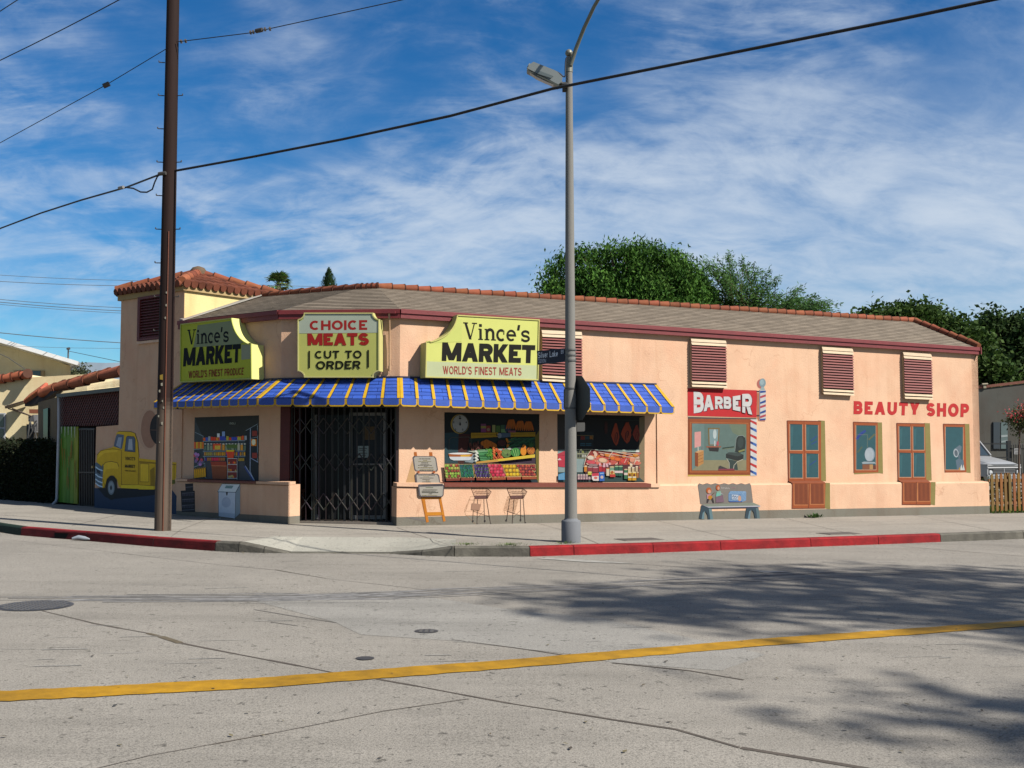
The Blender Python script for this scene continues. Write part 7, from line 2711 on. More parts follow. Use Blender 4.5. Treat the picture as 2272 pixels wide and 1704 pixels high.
pts = [lt(300, 560, -1.4), lt(410, 520, -1.55), lt(520, 492, -1.7), lt(630, 462, -1.8), lt(740, 430, -1.9), lt(890, 395, -2.0)]
for i in range(5):
    tile_run(m, pts[i] - Vector((0, 0, .06)), pts[i + 1] - Vector((0, 0, .06)), 1, .14, bright=1.7)  # tile colour raised so this run looks more brightly lit
    tile_run(m, pts[i] + Vector((.1, .35, .07)), pts[i + 1] + Vector((.1, .35, .07)), 1, .12, bright=1.7)
# hip running down to the left eave
e0, e1 = lt(300, 540, -1.5), lt(178, 628, -1.5)
for k in range(9):
    a = e0.lerp(e1, k / 9) + Vector((0, .1, 0))
    b = a + Vector((-.12, .5, .16))
    m.tube([a - Vector((0, .1, .05)), b], [.075, .065], tuple(v * random.uniform(.8, 1.1) for v in (.40, .13, .06)), n=8)
m.prism([lt(182, 630, -1.55), lt(305, 560, -1.55), lt(420, 555, -1.3), lt(290, 648, -1.4), lt(182, 668, -1.5)], Vector((.05, .3, 0)), (.03, .02, .016))
m.build('roof_tiles', CLAY, ga)
# white downspout
ds = MB()
ds.tube([lt(432, 578, .03), lt(432, 820, .03), lt(418, 1345, .03), lt(412, 1368, .05), lt(384, 1394, .16)], .035, c8(170, 172, 178, 1.6), n=8)
tag(ds.build('downspout', WORN), 'white rainwater downspout with a kicked-out foot beside the green boards', 'downspout')

# yellow stucco house: gabled block behind, parapet block in front
HY = 34.0
hz = lambda x, y, dy=0.0: at_depth(Z0[0] + x / Z0[2], Z0[1] + y / Z0[2], HY + dy)
hs_ = thing('stucco_house', 'pale yellow stucco house with a white gabled roof edge and low tiled parapet', 'house', hz(60, 1380))
YH = c8(246, 230, 184, 1.25)
m = MB()
m.prism([hz(-700, 20, 5), hz(-40, 165, 5), hz(520, 372, 5), hz(520, 1380, 5), hz(-700, 1380, 5)], Vector((-4.6, 8, 0)), YH)
m.prism([hz(-700, 470), hz(190, 432), hz(230, 455), hz(640, 432), hz(640, 1380), hz(-700, 1380)], Vector((0, 4, 0)), YH)
m.build('wall', STUCCO, hs_)
m = MB()
for (a, b) in (((-700, -40), (578, 338)),):
    p, q = hz(a[0], a[1], 4.4), hz(b[0], b[1], 4.4)
    p2, q2 = hz(a[0], a[1] + 34, 4.4), hz(b[0], b[1] + 30, 4.4)
    m.prism([p, q, q2, p2], Vector((-5.2, 9, 0)), c8(240, 242, 244, 1.4))
m.tube([hz(578, 345, 4.5), hz(580, 368, 4.5), hz(530, 380, 4.9), hz(522, 400, 4.95)], .04, c8(220, 222, 224, .8), n=6)
m.build('roof', GLOSS, hs_)
m = MB()
for (fx, f0, f1, t) in ((0, 0, 0, 0),):
    tile_run(m, hz(-160, 500, -.1), hz(215, 428, -.1), 6, .14, bright=1.7)
m.tube([hz(205, 425, -.5), hz(205, 425, .6)], [.15, .15], (.10, .045, .03), n=12)
m.build('parapet_tiles', CLAY, hs_)


def small_window_frame(x0, y0, x1, y1, dy, bars, parent, fc, depth=.12):
    fm = MB()
    q = [hz(x0, y0, dy), hz(x1, y0, dy), hz(x1, y1, dy), hz(x0, y1, dy)]
    fm.prism([p - Vector((0, .03, 0)) for p in q], Vector((0, .06, 0)), fc)
    fo = fm.build('window', WORN, parent)
    gm = MB()
    w_, h_ = x1 - x0, y1 - y0
    n_ = bars
    for i in range(n_):
        ya, yb = y0 + h_ * (i + .08) / n_, y0 + h_ * (i + .94) / n_
        qq = [hz(x0 + w_ * .1, ya, dy), hz(x1 - w_ * .1, ya, dy), hz(x1 - w_ * .1, yb, dy), hz(x0 + w_ * .1, yb, dy)]
        gm.prism([p - Vector((0, .05, 0)) for p in qq], Vector((0, .01, 0)), (.05, .055, .06))
    gm.build('pane', GLASS, fo)


small_window_frame(-60, 718, 42, 935, -.02, 2, hs_, c8(225, 228, 232, .8))
small_window_frame(104, 405, 325, 450, 4.95, 1, hs_, c8(230, 195, 140, .8))
# awning bracket and the meter box in the gap
m = MB()
a, b, c_, d = hz(35, 676, -1.5), hz(175, 634, -1.5), hz(215, 640, -.1), hz(80, 684, -.1)
m.prism([a, b, c_, d], Vector((0, 0, .04)), (.05, .03, .025))
for p, q in (((60, 684), (215, 735)), ((90, 684), (280, 760)), ((40, 680), (90, 676))):
    m.tube([hz(*p, -1.4), hz(*q, -.3)], .02, (.12, .09, .08), n=5)
m.build('window_canopy', DARKMETAL, hs_)
m = MB()
for (x0, y0, x1, y1, cc) in ((208, 735, 250, 780, (.10, .10, .11)), (250, 730, 278, 860, (.24, .24, .25)), (195, 800, 250, 930, (.02, .02, .022)), (215, 690, 280, 720, (.25, .09, .05))):
    m.prism([hz(x0, y0, -.6), hz(x1, y0, -.6), hz(x1, y1, -.6), hz(x0, y1, -.6)], Vector((0, .3, 0)), cc)
for k in range(9):
    m.tube([hz(random.uniform(200, 275), random.uniform(730, 800), -.7), hz(random.uniform(200, 275), random.uniform(800, 920), -.7)], .02, (.06, .06, .06), n=5)
m.build('meter_box', DARKMETAL, hs_)
m = MB()
m.tube([hz(503, 245, 6), hz(500, 345, 6)], .03, (.08, .08, .08), n=5)
m.tube([hz(492, 245, 6), hz(514, 242, 6)], .05, (.08, .08, .08), n=5)
m.build('vent_pipe', DARKMETAL, hs_)
cable('house_wire', 'sagging service wire in front of the pale yellow house', [hz(-100, 240, -.5), hz(60, 310, -.3), hz(185, 395, -.2), hz(215, 430, -.2)], .012, (.04, .04, .045), seg=4)
cable('house_wire', 'thin wire running right from the roof pipe of the yellow house to the tower', [hz(505, 262, 6), hz(640, 290, 4), hz(890, 342, 2)], .01, (.04, .04, .045), seg=4)

# ================================================================ FOLIAGE
def leafmass(mb, blobs, n, size, cols, droop=0.0, seed=1, shell=.55, asp=.45, clump=14):
    """Leaf-sized faces gathered in clumps through the volume of a few blobs."""
    rnd = random.Random(seed)
    tot = sum(b[3] ** 2 for b in blobs)
    for bx, by, bz, br in blobs:
        k = int(n * br * br / tot / clump)
        for _ in range(k):
            while True:
                v = Vector((rnd.uniform(-1, 1), rnd.uniform(-1, 1), rnd.uniform(-1, 1)))
                if .05 < v.length < 1:
                    break
            v = v.normalized() * (shell + (1 - shell) * rnd.random() ** .7) * br * rnd.uniform(.8, 1.24)
            c0 = Vector((bx, by, bz)) + Vector((v.x, v.y, v.z * .82))
            cb = rnd.choice(cols)
            f0 = rnd.uniform(.7, 1.25)
            for _ in range(clump):
                p = c0 + Vector((rnd.gauss(0, 1), rnd.gauss(0, 1), rnd.gauss(0, .8))) * size * 1.35
                d = Vector((rnd.uniform(-1, 1), rnd.uniform(-1, 1), rnd.uniform(-.8, .8) - droop)).normalized()
                s = d.orthogonal().normalized()
                s = (s * math.cos(rnd.uniform(0, 6.28)) + d.cross(s) * math.sin(rnd.uniform(0, 6.28)))
                if s.length < .1:
                    continue
                s.normalize()
                L_ = size * rnd.uniform(.6, 1.3)
                w_ = L_ * asp
                f = f0 * rnd.uniform(.8, 1.2)
                mb.poly([p, p + d * L_ * .45 + s * w_ * .5, p + d * L_, p + d * L_ * .45 - s * w_ * .5], (cb[0] * f, cb[1] * f, cb[2] * f))


def tree(name, label, base, blobs, n, size, cols, trunk_r=.2, group=None, trunk_col=(.12, .085, .06), seed=1, **kw):
    root = thing(name, label, 'tree', base, group)
    mb = MB()
    top = Vector((sum(b[0] for b in blobs) / len(blobs), sum(b[1] for b in blobs) / len(blobs), sum(b[2] for b in blobs) / len(blobs)))
    fork = Vector(base).lerp(top, .55)
    mb.tube([Vector(base) - Vector((0, 0, .1)), Vector(base).lerp(fork, .5) + Vector((.08, 0, 0)), fork], [trunk_r, trunk_r * .8, trunk_r * .62], trunk_col, n=9)
    for b in blobs:
        e = Vector(b[:3])
        md = fork.lerp(e, .5) + Vector((0, 0, .15 * (e - fork).length))
        mb.tube([fork, md, e], [trunk_r * .5, trunk_r * .3, trunk_r * .1], trunk_col, n=6)
    mb.build('trunk', BARK, root)
    cm = MB()
    leafmass(cm, blobs, n, size, cols, seed=seed, **kw)
    cm.build('crown', LEAF, root)
    return root


G1 = [(.038, .105, .014), (.06, .145, .02), (.022, .064, .010), (.08, .17, .026)]
G2 = [(.036, .076, .014), (.055, .10, .02), (.024, .054, .011), (.07, .115, .03)]
G3 = [(.03, .058, .016), (.045, .078, .022), (.022, .05, .014)]


def blob(px, py, rpx, y):
    p = at_depth(px, py, y)
    return (p.x, p.y, p.z, rpx / F_PX * y)


TY = 37.0
bl = [blob(*b) for b in ((1218, 626, 13, TY), (1232, 604, 15, TY + 1), (1262, 574, 18, TY), (1292, 564, 15, TY), (1325, 568, 18, TY + 1), (1354, 559, 15, TY), (1388, 558, 20, TY), (1418, 551, 17, TY + 1), (1452, 560, 19, TY), (1480, 571, 15, TY), (1503, 576, 17, TY + 1), (1532, 598, 15, TY), (1222, 653, 16, TY), (1246, 644, 23, TY), (1300, 612, 30, TY), (1350, 612, 32, TY + 1), (1410, 598, 32, TY), (1455, 604, 32, TY + 1), (1500, 612, 30, TY), (1540, 636, 32, TY + 1), (1270, 648, 43, TY + 1), (1350, 648, 49, TY), (1440, 648, 54, TY), (1530, 668, 49, TY + 1), (1400, 698, 63, TY), (1300, 708, 54, TY + 1), (1500, 708, 54, TY))]
bp = at_depth(1410, 985, TY)
tree('broadleaf_tree', 'dense bright green broadleaf tree rising behind the roof right of the lamp post', (bp.x, bp.y, gz(bp.x, bp.y)), bl, 60000, .165, G1, .28, seed=4, droop=.9, shell=.35, asp=.34, clump=26)
# feathery tree: arching sprays of fine leaves
bp = at_depth(1640, 985, TY + 2)
ft = thing('feathery_tree', 'feathery tree with fine arching sprays, right of the dense green tree', 'tree', (bp.x, bp.y, gz(bp.x, bp.y)))
rnd = random.Random(12)
tm, cm = MB(), MB()
b0 = Vector((bp.x, bp.y, gz(bp.x, bp.y)))
fork = at_depth(1640, 760, TY + 2)
tm.tube([b0, fork], [.2, .12], (.11, .08, .055), n=8)
for k in range(130):
    u = rnd.random()
    ang = rnd.uniform(-1, 1)
    ex_px = 1480 + 395 * u + rnd.uniform(-10, 10)
    envelope = 562 + (max(0, ex_px - 1620) / 255) ** 1.1 * 118 + max(0, 1560 - ex_px) * .15
    ey = envelope + abs(rnd.gauss(0, 44)) + (0 if rnd.random() < .4 else 12)
    e = at_depth(ex_px, min(ey, 735), TY + 2 + rnd.uniform(-2, 2))
    s_ = fork + Vector((rnd.uniform(-.5, 1.2), rnd.uniform(-.5, .5), rnd.uniform(-.2, .5)))
    md = s_.lerp(e, .55) + Vector((0, 0, .25 * (e - s_).length * .6))
    prev = s_
    n_ = 12
    pts = []
    for i in range(n_ + 1):
        t_ = i / n_
        pts.append(s_ * (1 - t_) ** 2 + md * 2 * t_ * (1 - t_) + e * t_ * t_)
    tm.tube(pts, [.03 * (1 - .85 * i / n_) for i in range(n_ + 1)], (.09, .075, .045), n=4, caps=False)
    cb = rnd.choice([(.04, .10, .018), (.055, .125, .024), (.03, .08, .016)])
    for i in range(3, n_ + 1):
        for _ in range(19):
            p = pts[i - 1].lerp(pts[i], rnd.random()) + Vector((rnd.gauss(0, .07), rnd.gauss(0, .07), rnd.gauss(0, .07)))
            d = ((pts[i] - pts[i - 1]).normalized() * .7 + Vector((rnd.uniform(-1, 1), rnd.uniform(-1, 1), rnd.uniform(-1, .6)))).normalized()
            s2 = d.orthogonal().normalized()
            L_ = rnd.uniform(.09, .19)
            f = rnd.uniform(.7, 1.2)
            cm.poly([p, p + d * L_ * .5 + s2 * L_ * .16, p + d * L_, p + d * L_ * .5 - s2 * L_ * .16], tuple(v * f for v in cb))
tm.build('trunk', BARK, ft)
cm.build('crown', LEAF, ft)
RY = 52.0
bl = [blob(*b) for b in ((1905, 730, 25, RY), (1950, 708, 30, RY + 2), (2010, 708, 37, RY), (2060, 718, 39, RY + 1), (2110, 738, 39, RY), (2150, 763, 39, RY + 1), (2180, 818, 43, RY), (2110, 808, 51, RY + 2), (2040, 778, 51, RY), (2200, 878, 34, RY), (1975, 758, 43, RY + 1), (2170, 888, 43, RY + 2), (2225, 848, 29, RY))]
bp = at_depth(2090, 985, RY)
tree('broadleaf_tree', 'broad dark green tree mass behind the far right end of the roof', (bp.x, bp.y, gz(bp.x, bp.y)), bl, 42000, .25, G2, .35, seed=8, shell=.3, asp=.6, clump=14)
bl = [blob(*b) for b in ((2205, 720, 30, RY + 8), (2255, 735, 34, RY + 8), (2230, 760, 30, RY + 9), (2270, 780, 36, RY + 8), (2225, 805, 26, RY + 8), (2290, 730, 40, RY + 9), (2300, 820, 40, RY + 8), (2250, 850, 26, RY + 9))]
bp = at_depth(2262, 985, RY + 8)
tree('open_tree', 'sparse dark tree with sky showing through at the far right edge', (bp.x, bp.y, gz(bp.x, bp.y)), bl, 11000, .28, G3, .3, seed=18, shell=.25, asp=.6, clump=12)
# fan palm and cypress far behind
PY = 75
c0 = at_depth(617, 632, PY)
pm = thing('fan_palm', 'small fan palm crown showing above the tiled ridge', 'palm', (c0.x, c0.y, gz(c0.x, c0.y)))
tm, cm = MB(), MB()
tm.tube([(c0.x, c0.y, gz(c0.x, c0.y)), c0], [.3, .22], (.14, .11, .08), n=8)
tm.build('trunk', BARK, pm)
rnd = random.Random(2)
for k in range(46):
    az, el = rnd.uniform(0, 6.28), rnd.uniform(-.55, 1.3)
    d = Vector((math.cos(az) * math.cos(el), math.sin(az) * math.cos(el), math.sin(el)))
    stem = c0 + d * rnd.uniform(.45, .75)
    tm2 = d.orthogonal().normalized()
    side = d.cross(Vector((0, 0, 1))).normalized()
    upv = side.cross(d).normalized()
    cb = rnd.choice([(.09, .15, .035), (.06, .11, .025), (.14, .17, .05)])
    for j in range(11):
        a = R(-75 + 15 * j)
        q = (d * math.cos(a) + side * math.sin(a)).normalized()
        L_ = rnd.uniform(.55, .8)
        w_ = side.cross(q).cross(q).normalized() * .05 if side.cross(q).length > .01 else side * .05
        tip = stem + q * L_ - Vector((0, 0, .16))
        cm.poly([stem, stem + q * L_ * .5 + upv * .02 + w_, tip, stem + q * L_ * .5 + upv * .02 - w_], tuple(v * rnd.uniform(.7, 1.2) for v in cb))
    cm.tube([c0, stem], [.02, .012], (.09, .12, .04), n=4)
cm.build('crown', LEAF, pm)
c0 = at_depth(726, 985, PY)
cy_ = thing('cypress', 'narrow dark cypress tip standing above the tiled ridge', 'tree', (c0.x, c0.y, gz(c0.x, c0.y)))
tm, cm = MB(), MB()
ztip = at_depth(726, 596, PY).z
tm.tube([(c0.x, c0.y, gz(c0.x, c0.y)), (c0.x, c0.y, ztip - 1)], [.25, .05], (.1, .08, .06), n=6)
tm.build('trunk', BARK, cy_)
for k in range(5200):
    h = rnd.random() ** .6
    rr = .58 * min(1, h * 2.3) ** .8 * (1 if h < .8 else 1)
    a = rnd.uniform(0, 6.28)
    rad = rr * rnd.uniform(.55, 1.08) * (1 + .2 * math.sin(a * 3 + h * 9))
    p = Vector((c0.x + rad * math.cos(a), c0.y + rad * math.sin(a), ztip - h * 3.4))
    d = Vector((math.cos(a) * .35, math.sin(a) * .35, 1)).normalized()
    s2 = Vector((-math.sin(a), math.cos(a), 0))
    L_ = rnd.uniform(.12, .25)
    f = rnd.uniform(.5, 1.2)
    cm.poly([p, p + d * L_ * .5 + s2 * .03, p + d * L_, p + d * L_ * .5 - s2 * .03], (.03 * f, .062 * f, .02 * f))
cm.build('crown', LEAF, cy_)
bl = [blob(*b) for b in ((168, 828, 16, 46), (182, 838, 18, 46), (158, 845, 18, 46))]
bp = at_depth(170, 985, 46)
tree('shrubby_tree', 'small grey-green tree top between the white gable and the hills', (bp.x, bp.y, gz(bp.x, bp.y)), bl, 1500, .16, [(.10, .11, .06), (.07, .085, .045)], .08, seed=3, shell=.2, asp=.5, clump=10)

# clipped hedge in shade at the left edge
hg = MB()
rnd = random.Random(6)
hb = []
A0, A1 = LT.w(LT.s(-160), 0, .0), LT.w(LT.s(128), 0, .0)
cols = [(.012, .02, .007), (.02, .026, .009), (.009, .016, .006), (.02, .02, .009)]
dpt = 1.3
for k in range(15000):
    u, v, w_ = rnd.random(), rnd.random(), rnd.random()
    face = rnd.random()
    if face < .62:
        w_ = rnd.uniform(-.03, .08)
    else:
        v = rnd.uniform(.9, 1.02)
    p = A0.lerp(A1, u) - LT.n * (w_ * dpt)
    base = gz(p.x, p.y, KERB)
    top = z_at(A0.lerp(A1, u).x, A0.lerp(A1, u).y, 982 - 4 * math.sin(u * 17)) + rnd.gauss(0, .03)
    p = Vector((p.x, p.y, base + (top - base) * v))
    d = Vector((rnd.uniform(-1, 1), rnd.uniform(-1, 1), rnd.uniform(-.6, 1))).normalized()
    s2 = d.orthogonal().normalized()
    L_ = rnd.uniform(.05, .11)
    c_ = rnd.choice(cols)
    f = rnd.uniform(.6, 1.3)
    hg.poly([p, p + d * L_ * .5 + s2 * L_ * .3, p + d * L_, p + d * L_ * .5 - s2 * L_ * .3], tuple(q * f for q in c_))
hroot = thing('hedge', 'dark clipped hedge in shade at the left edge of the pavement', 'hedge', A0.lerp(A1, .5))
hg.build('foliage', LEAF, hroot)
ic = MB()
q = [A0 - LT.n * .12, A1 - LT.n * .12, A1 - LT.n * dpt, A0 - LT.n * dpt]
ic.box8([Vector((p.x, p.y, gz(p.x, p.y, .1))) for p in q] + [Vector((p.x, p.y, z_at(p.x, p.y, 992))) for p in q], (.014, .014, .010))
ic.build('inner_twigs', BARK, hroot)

# weeds
def tuft(px, py, n, hgt, label, name='weed', spread=.12, cols=((.10, .16, .03), (.07, .12, .025)), seed=1, wide=.4):
    rnd = random.Random(seed)
    c0 = ground(px, py, KERB)
    mb = MB()
    for _ in range(n):
        a = rnd.uniform(0, 6.28)
        rr = rnd.random() * spread
        p = c0 + Vector((rr * math.cos(a), rr * math.sin(a) * .6, 0))
        d = Vector((math.cos(a) * .8, math.sin(a) * .8, rnd.uniform(.5, 1.4))).normalized()
        s2 = d.cross(Vector((0, 0, 1))).normalized()
        L_ = hgt * rnd.uniform(.5, 1.1)
        c_ = rnd.choice(cols)
        f = rnd.uniform(.7, 1.2)
        mb.poly([p - s2 * L_ * .08, p + d * L_ * .55 + s2 * L_ * wide * .5, p + d * L_, p + d * L_ * .55 - s2 * L_ * wide * .5], tuple(v * f for v in c_))
    return tag(mb.build(name, LEAF), label, 'weed')


tuft(1809, 1149, 60, .13, 'small leafy weed sprouting at the foot of the wall below the painted double doors', spread=.16, cols=((.05, .11, .03), (.07, .14, .035)), seed=2)
tuft(1036, 1209, 160, .05, 'low grassy weed patch in the pavement edge at the ramp', spread=.26, seed=3, wide=.14)
tuft(1130, 1210, 240, .05, 'wider grassy weed patch in the pavement edge just left of the red kerb', spread=.36, seed=4, wide=.14)
tuft(1257, 1207, 90, .06, 'tiny weed fringe at the foot of the lamp post', spread=.22, seed=5, wide=.14)

# ================================================================ FAR RIGHT: fence, grass, pickup, iron fence, grey building
fb0, fb1 = WB.w(WB.s(2190), 0, .05), WB.w(WB.s(2190) + 9, 0, .05)
fe = thing('picket_fence', 'brown wooden picket fence at the right end of the market', 'fence', Vector((fb0.x, fb0.y, gz(fb0.x, fb0.y, KERB))))
m, rl = MB(), MB()
FP = Plane(fb0, fb1)
random.seed(41)
gapx = .158
for k in range(54):
    s = .05 + k * gapx + random.uniform(-.008, .008)
    zb = gzs(FP, s) + .10
    zt_ = FP.z(0, 1049) - .012 * s * .5 + random.uniform(-.02, .02) + (-.0106 * s)
    w_ = .088
    cc = tuple(v * random.uniform(.8, 1.2) for v in (.16, .075, .024))
    q = [FP.w(s, zb, 0), FP.w(s + w_, zb, 0), FP.w(s + w_, zt_ - .07, 0), FP.w(s + w_ / 2, zt_, 0), FP.w(s, zt_ - .07, 0)]
    m.prism(q, -FP.n * .018, cc)
m.build('pickets', WOOD, fe)
for zz in (.22, .80):
    a, b = FP.w(0, gzs(FP, 0) + zz + .05, -.02), FP.w(8.6, gzs(FP, 8.6) + zz + .05, -.02)
    rl.box8([a, b, b - FP.n * .04, a - FP.n * .04] + [p + Vector((0, 0, .07)) for p in (a, b, b - FP.n * .04, a - FP.n * .04)], (.2, .11, .05))
for s in (.70, 3.2, 5.7, 8.4):
    a = FP.w(s, gzs(FP, s), -.065)
    rl.box(a, FP.t * .09, -FP.n * .09, Vector((0, 0, 1.08)), (.16, .08, .03))
rl.build('rails', WOOD, fe)
gm = MB()
rnd = random.Random(77)
for k in range(5200):
    s, d = rnd.uniform(-.02, 9), rnd.uniform(-2.2, .14)
    p = FP.w(s, 0, d)
    p.z = gz(p.x, p.y, KERB)
    a = rnd.uniform(0, 6.28)
    h = rnd.uniform(.05, .14)
    s2 = Vector((math.cos(a), math.sin(a), 0)) * .012
    ln_ = Vector((rnd.gauss(0, .03), rnd.gauss(0, .03), h))
    c_ = rnd.choice([(.09, .17, .03), (.06, .13, .025), (.13, .2, .045)])
    gm.poly([p - s2, p + s2, p + ln_], c_)
tag(gm.build('grass', LEAF), kind='stuff')
yd = MB()
q = [FP.w(.0, 0, .12), FP.w(9, 0, .12), FP.w(9, 0, -2.4), FP.w(0, 0, -2.4)]
yd.poly([Vector((p.x, p.y, gz(p.x, p.y, KERB + .006))) for p in q], (.09, .075, .05))
struct('yard_soil', yd, CONC)
# dry shrubs behind the pickets
bm_ = MB()
leafmass(bm_, [(FP.w(s, 0, -1.4).x, FP.w(s, 0, -1.4).y, gzs(FP, s) + .42, .42) for s in (.6, 1.5, 2.5, 3.4)], 2200, .10, [(.10, .10, .05), (.06, .085, .03), (.12, .08, .05)], seed=5, shell=.2, clump=10)
tag(bm_.build('low_shrub', LEAF), 'low straggly shrubs in the yard behind the picket fence', 'shrub')

# white pickup, front towards the street
R5 = (2150, 840, 5.180)
VY = 42.0
vz = lambda x, y, dy=0.0: at_depth(R5[0] + x / R5[2], R5[1] + y / R5[2], VY + dy)
c0 = vz(390, 1330)
car = thing('pickup_truck', 'white older pickup truck parked behind the picket fence, only its nose in view', 'truck', (c0.x, c0.y, gz(c0.x, c0.y, KERB)))
WH = c8(226, 228, 230, .66)
gx0, gx1 = vz(172, 1000).x, vz(640, 1000).x
VW = gx1 - gx0
zh0, zh1, zg1, zbmp = vz(300, 985).z, vz(300, 895).z, vz(300, 1115).z, vz(300, 1190).z
zgr = gz(c0.x, c0.y, KERB)
m = MB()
# hood: rounded section swept back; nose crown in the middle
sec = 10
for j in range(6):
    d0, d1 = j * .28, (j + 1) * .28
    for i in range(sec):
        def hp(u, d):
            x = gx0 + VW * u
            ed = min(u, 1 - u)
            z = zh0 + (zh1 - zh0) * (min(1, d / 1.5) ** .7) * min(1, ed / .16) ** .45
            return Vector((x, VY + d - .06 * min(1, ed / .2), z))
        m.poly([hp(i / sec, d0), hp((i + 1) / sec, d0), hp((i + 1) / sec, d1), hp(i / sec, d1)], WH, True)
# nose panel, wings, sides
def vbox(x0, x1, y0, y1, z0, z1, col, mb=None):
    (mb or m).box8([Vector((x0, y0, z0)), Vector((x1, y0, z0)), Vector((x1, y1, z0)), Vector((x0, y1, z0)), Vector((x0, y0, z1)), Vector((x1, y0, z1)), Vector((x1, y1, z1)), Vector((x0, y1, z1))], col)
vbox(gx0, gx1, VY - .02, VY + .08, zh0 - .06, zh0 - .005, WH)
vbox(gx0, gx0 + .05, VY + .0, VY + 1.7, zgr + .62, zh0 - .01, WH)
vbox(gx1 - .05, gx1, VY + .0, VY + 1.7, zgr + .62, zh0 - .01, WH)
vbox(gx0, gx1, VY + .0, VY + .06, zg1 - .02, zg1 + .05, WH)
# cab
zr = vz(120, 690).z
cabx0, cabx1 = gx0 - .0, gx1 - .0
wx0, wx1 = gx0 + .08, gx1 - .08
pw = [Vector((wx0, VY + 1.55, zh1 + .02)), Vector((wx1, VY + 1.55, zh1 + .02)), Vector((wx1 - .14, VY + 2.15, zr)), Vector((wx0 + .14, VY + 2.15, zr))]
m.box8([Vector((gx0, VY + 1.6, zgr + .6)), Vector((gx1, VY + 1.6, zgr + .6)), Vector((gx1, VY + 3.2, zgr + .6)), Vector((gx0, VY + 3.2, zgr + .6)), Vector((gx0, VY + 1.6, zh1)), Vector((gx1, VY + 1.6, zh1)), Vector((gx1, VY + 3.2, zh1)), Vector((gx0, VY + 3.2, zh1))], WH)
vbox(wx0 + .12, wx1 - .12, VY + 2.1, VY + 3.15, zr - .005, zr + .06, WH)
for a, b in ((pw[0], pw[3]), (pw[1], pw[2])):
    m.tube([a, b], .045, WH, n=6)
for x in (wx0 + .14, wx1 - .14):
    m.tube([Vector((x, VY + 3.1, zr)), Vector((x, VY + 3.2, zh1))], .05, WH, n=6)
vbox(gx0, gx1, VY + 3.3, VY + 5.4, zgr + .6, zh1 - .05, WH)
m.build('body', GLOSS, car)
m = MB()
m.poly([p + Vector((0, .02, 0)) for p in pw], c8(70, 84, 92, .8))
m.build('windscreen', GLASS, car)
m = MB()
vbox(gx0 + .03, gx1 - .03, VY + .02, VY + .06, zg1 + .05, zh0 - .06, (.03, .03, .03))
for k in range(4):
    z = zg1 + .06 + k * .055
    vbox(gx0 + .28, gx1 - .28, VY - .01, VY + .02, z, z + .018, (.16, .16, .165))
vbox((gx0 + gx1) / 2 - .012, (gx0 + gx1) / 2 + .012, VY - .014, VY + .02, zg1 + .05, zh0 - .10, WH)
vbox(gx0, gx1, VY - .03, VY + .02, zh0 - .155, zh0 - .10, c8(235, 236, 238, .85))
gr_ = m.build('grille', GLOSS, car)
for x in (gx0 + .15, gx1 - .15):
    m = MB()
    c_ = Vector((x, VY - .03, zg1 + .13))
    m.tube([c_, c_ + Vector((0, .08, 0))], [.085, .09], c8(200, 206, 210, .9), n=16)
    m.tube([c_ + Vector((0, -.012, 0)), c_ + Vector((0, .0, 0))], [.06, .08], c8(230, 236, 240, .9), n=16)
    m.build('headlight', GLASS, car)
m = MB()
vbox(gx0 - .03, gx1 + .03, VY - .14, VY - .02, zg1 - .12, zg1 - .03, c8(230, 234, 238, .85))
m.build('bumper', mat('chrome', rough=.25, var=.05, metal=.6, spec=.6), car)
for x in (gx0 + .12, gx1 - .12):
    for yy in (.75, 4.3):
        m = MB()
        c_ = Vector((x - .1, VY + yy, zgr + .36))
        m.tube([c_, c_ + Vector((.2, 0, 0))], [.36, .36], (.02, .02, .02), n=18)
        m.build('wheel', RUBBER, car)

car.rotation_euler.z = R(17)

# iron fence with notice, far grey building, blossom tree
IY = 46.0
iz = lambda x, y, dy=0.0: at_depth(R5[0] + x / R5[2], R5[1] + y / R5[2], IY + dy)
irf = thing('iron_fence', 'black iron railing fence in front of the grey building', 'fence', iz(460, 1100))
m = MB()
m.box(iz(130, 742), iz(445, 744) - iz(130, 742), Vector((0, 0, -.05)), Vector((0, .04, 0)), (.02, .02, .02))
m.box(iz(130, 900), iz(445, 900) - iz(130, 900), Vector((0, 0, -.05)), Vector((0, .04, 0)), (.02, .02, .02))
pz = iz(455, 1100).z
for x in (452,):
    a = iz(x - 10, 715)
    m.box(Vector((a.x, IY, pz)), Vector((.16, 0, 0)), Vector((0, .16, 0)), Vector((0, 0, a.z - pz)), (.02, .02, .02))
for k in range(24):
    a = iz(482 + k * 27, 760 - 20 * (k % 1))
    m.box(Vector((a.x, IY, pz)), Vector((.03, 0, 0)), Vector((0, .03, 0)), Vector((0, 0, a.z - pz)), (.02, .02, .02))
    m.tube([Vector((a.x + .015, IY + .015, a.z)), Vector((a.x + .015, IY + .015, a.z + .09))], [.025, .003], (.02, .02, .02), n=4)
a, b = iz(470, 800), iz(1130, 800)
m.box(a, b - a, Vector((0, 0, -.05)), Vector((0, .03, 0)), (.02, .02, .02))
m.build('railing', DARKMETAL, irf)
nt = thing('notice_board', 'small white notice hung on the black iron railing', 'notice', iz(555, 840, -.1))
m = MB()
m.prism([iz(520, 802, -.1), iz(590, 802, -.1), iz(590, 870, -.1), iz(520, 870, -.1)], Vector((0, .02, 0)), c8(160, 160, 160, 1.4))
m.build('panel', WORN, nt)
m = MB()
for y, x0, x1 in ((812, 530, 582), (826, 526, 586), (844, 534, 580), (858, 530, 560)):
    m.prism([iz(x0, y, -.104), iz(x1, y, -.104), iz(x1, y + 6, -.104), iz(x0, y + 6, -.104)], Vector((0, .003, 0)), (.08, .08, .08))
m.build('lines_of_print', PAINT, nt)
BY = 50.0
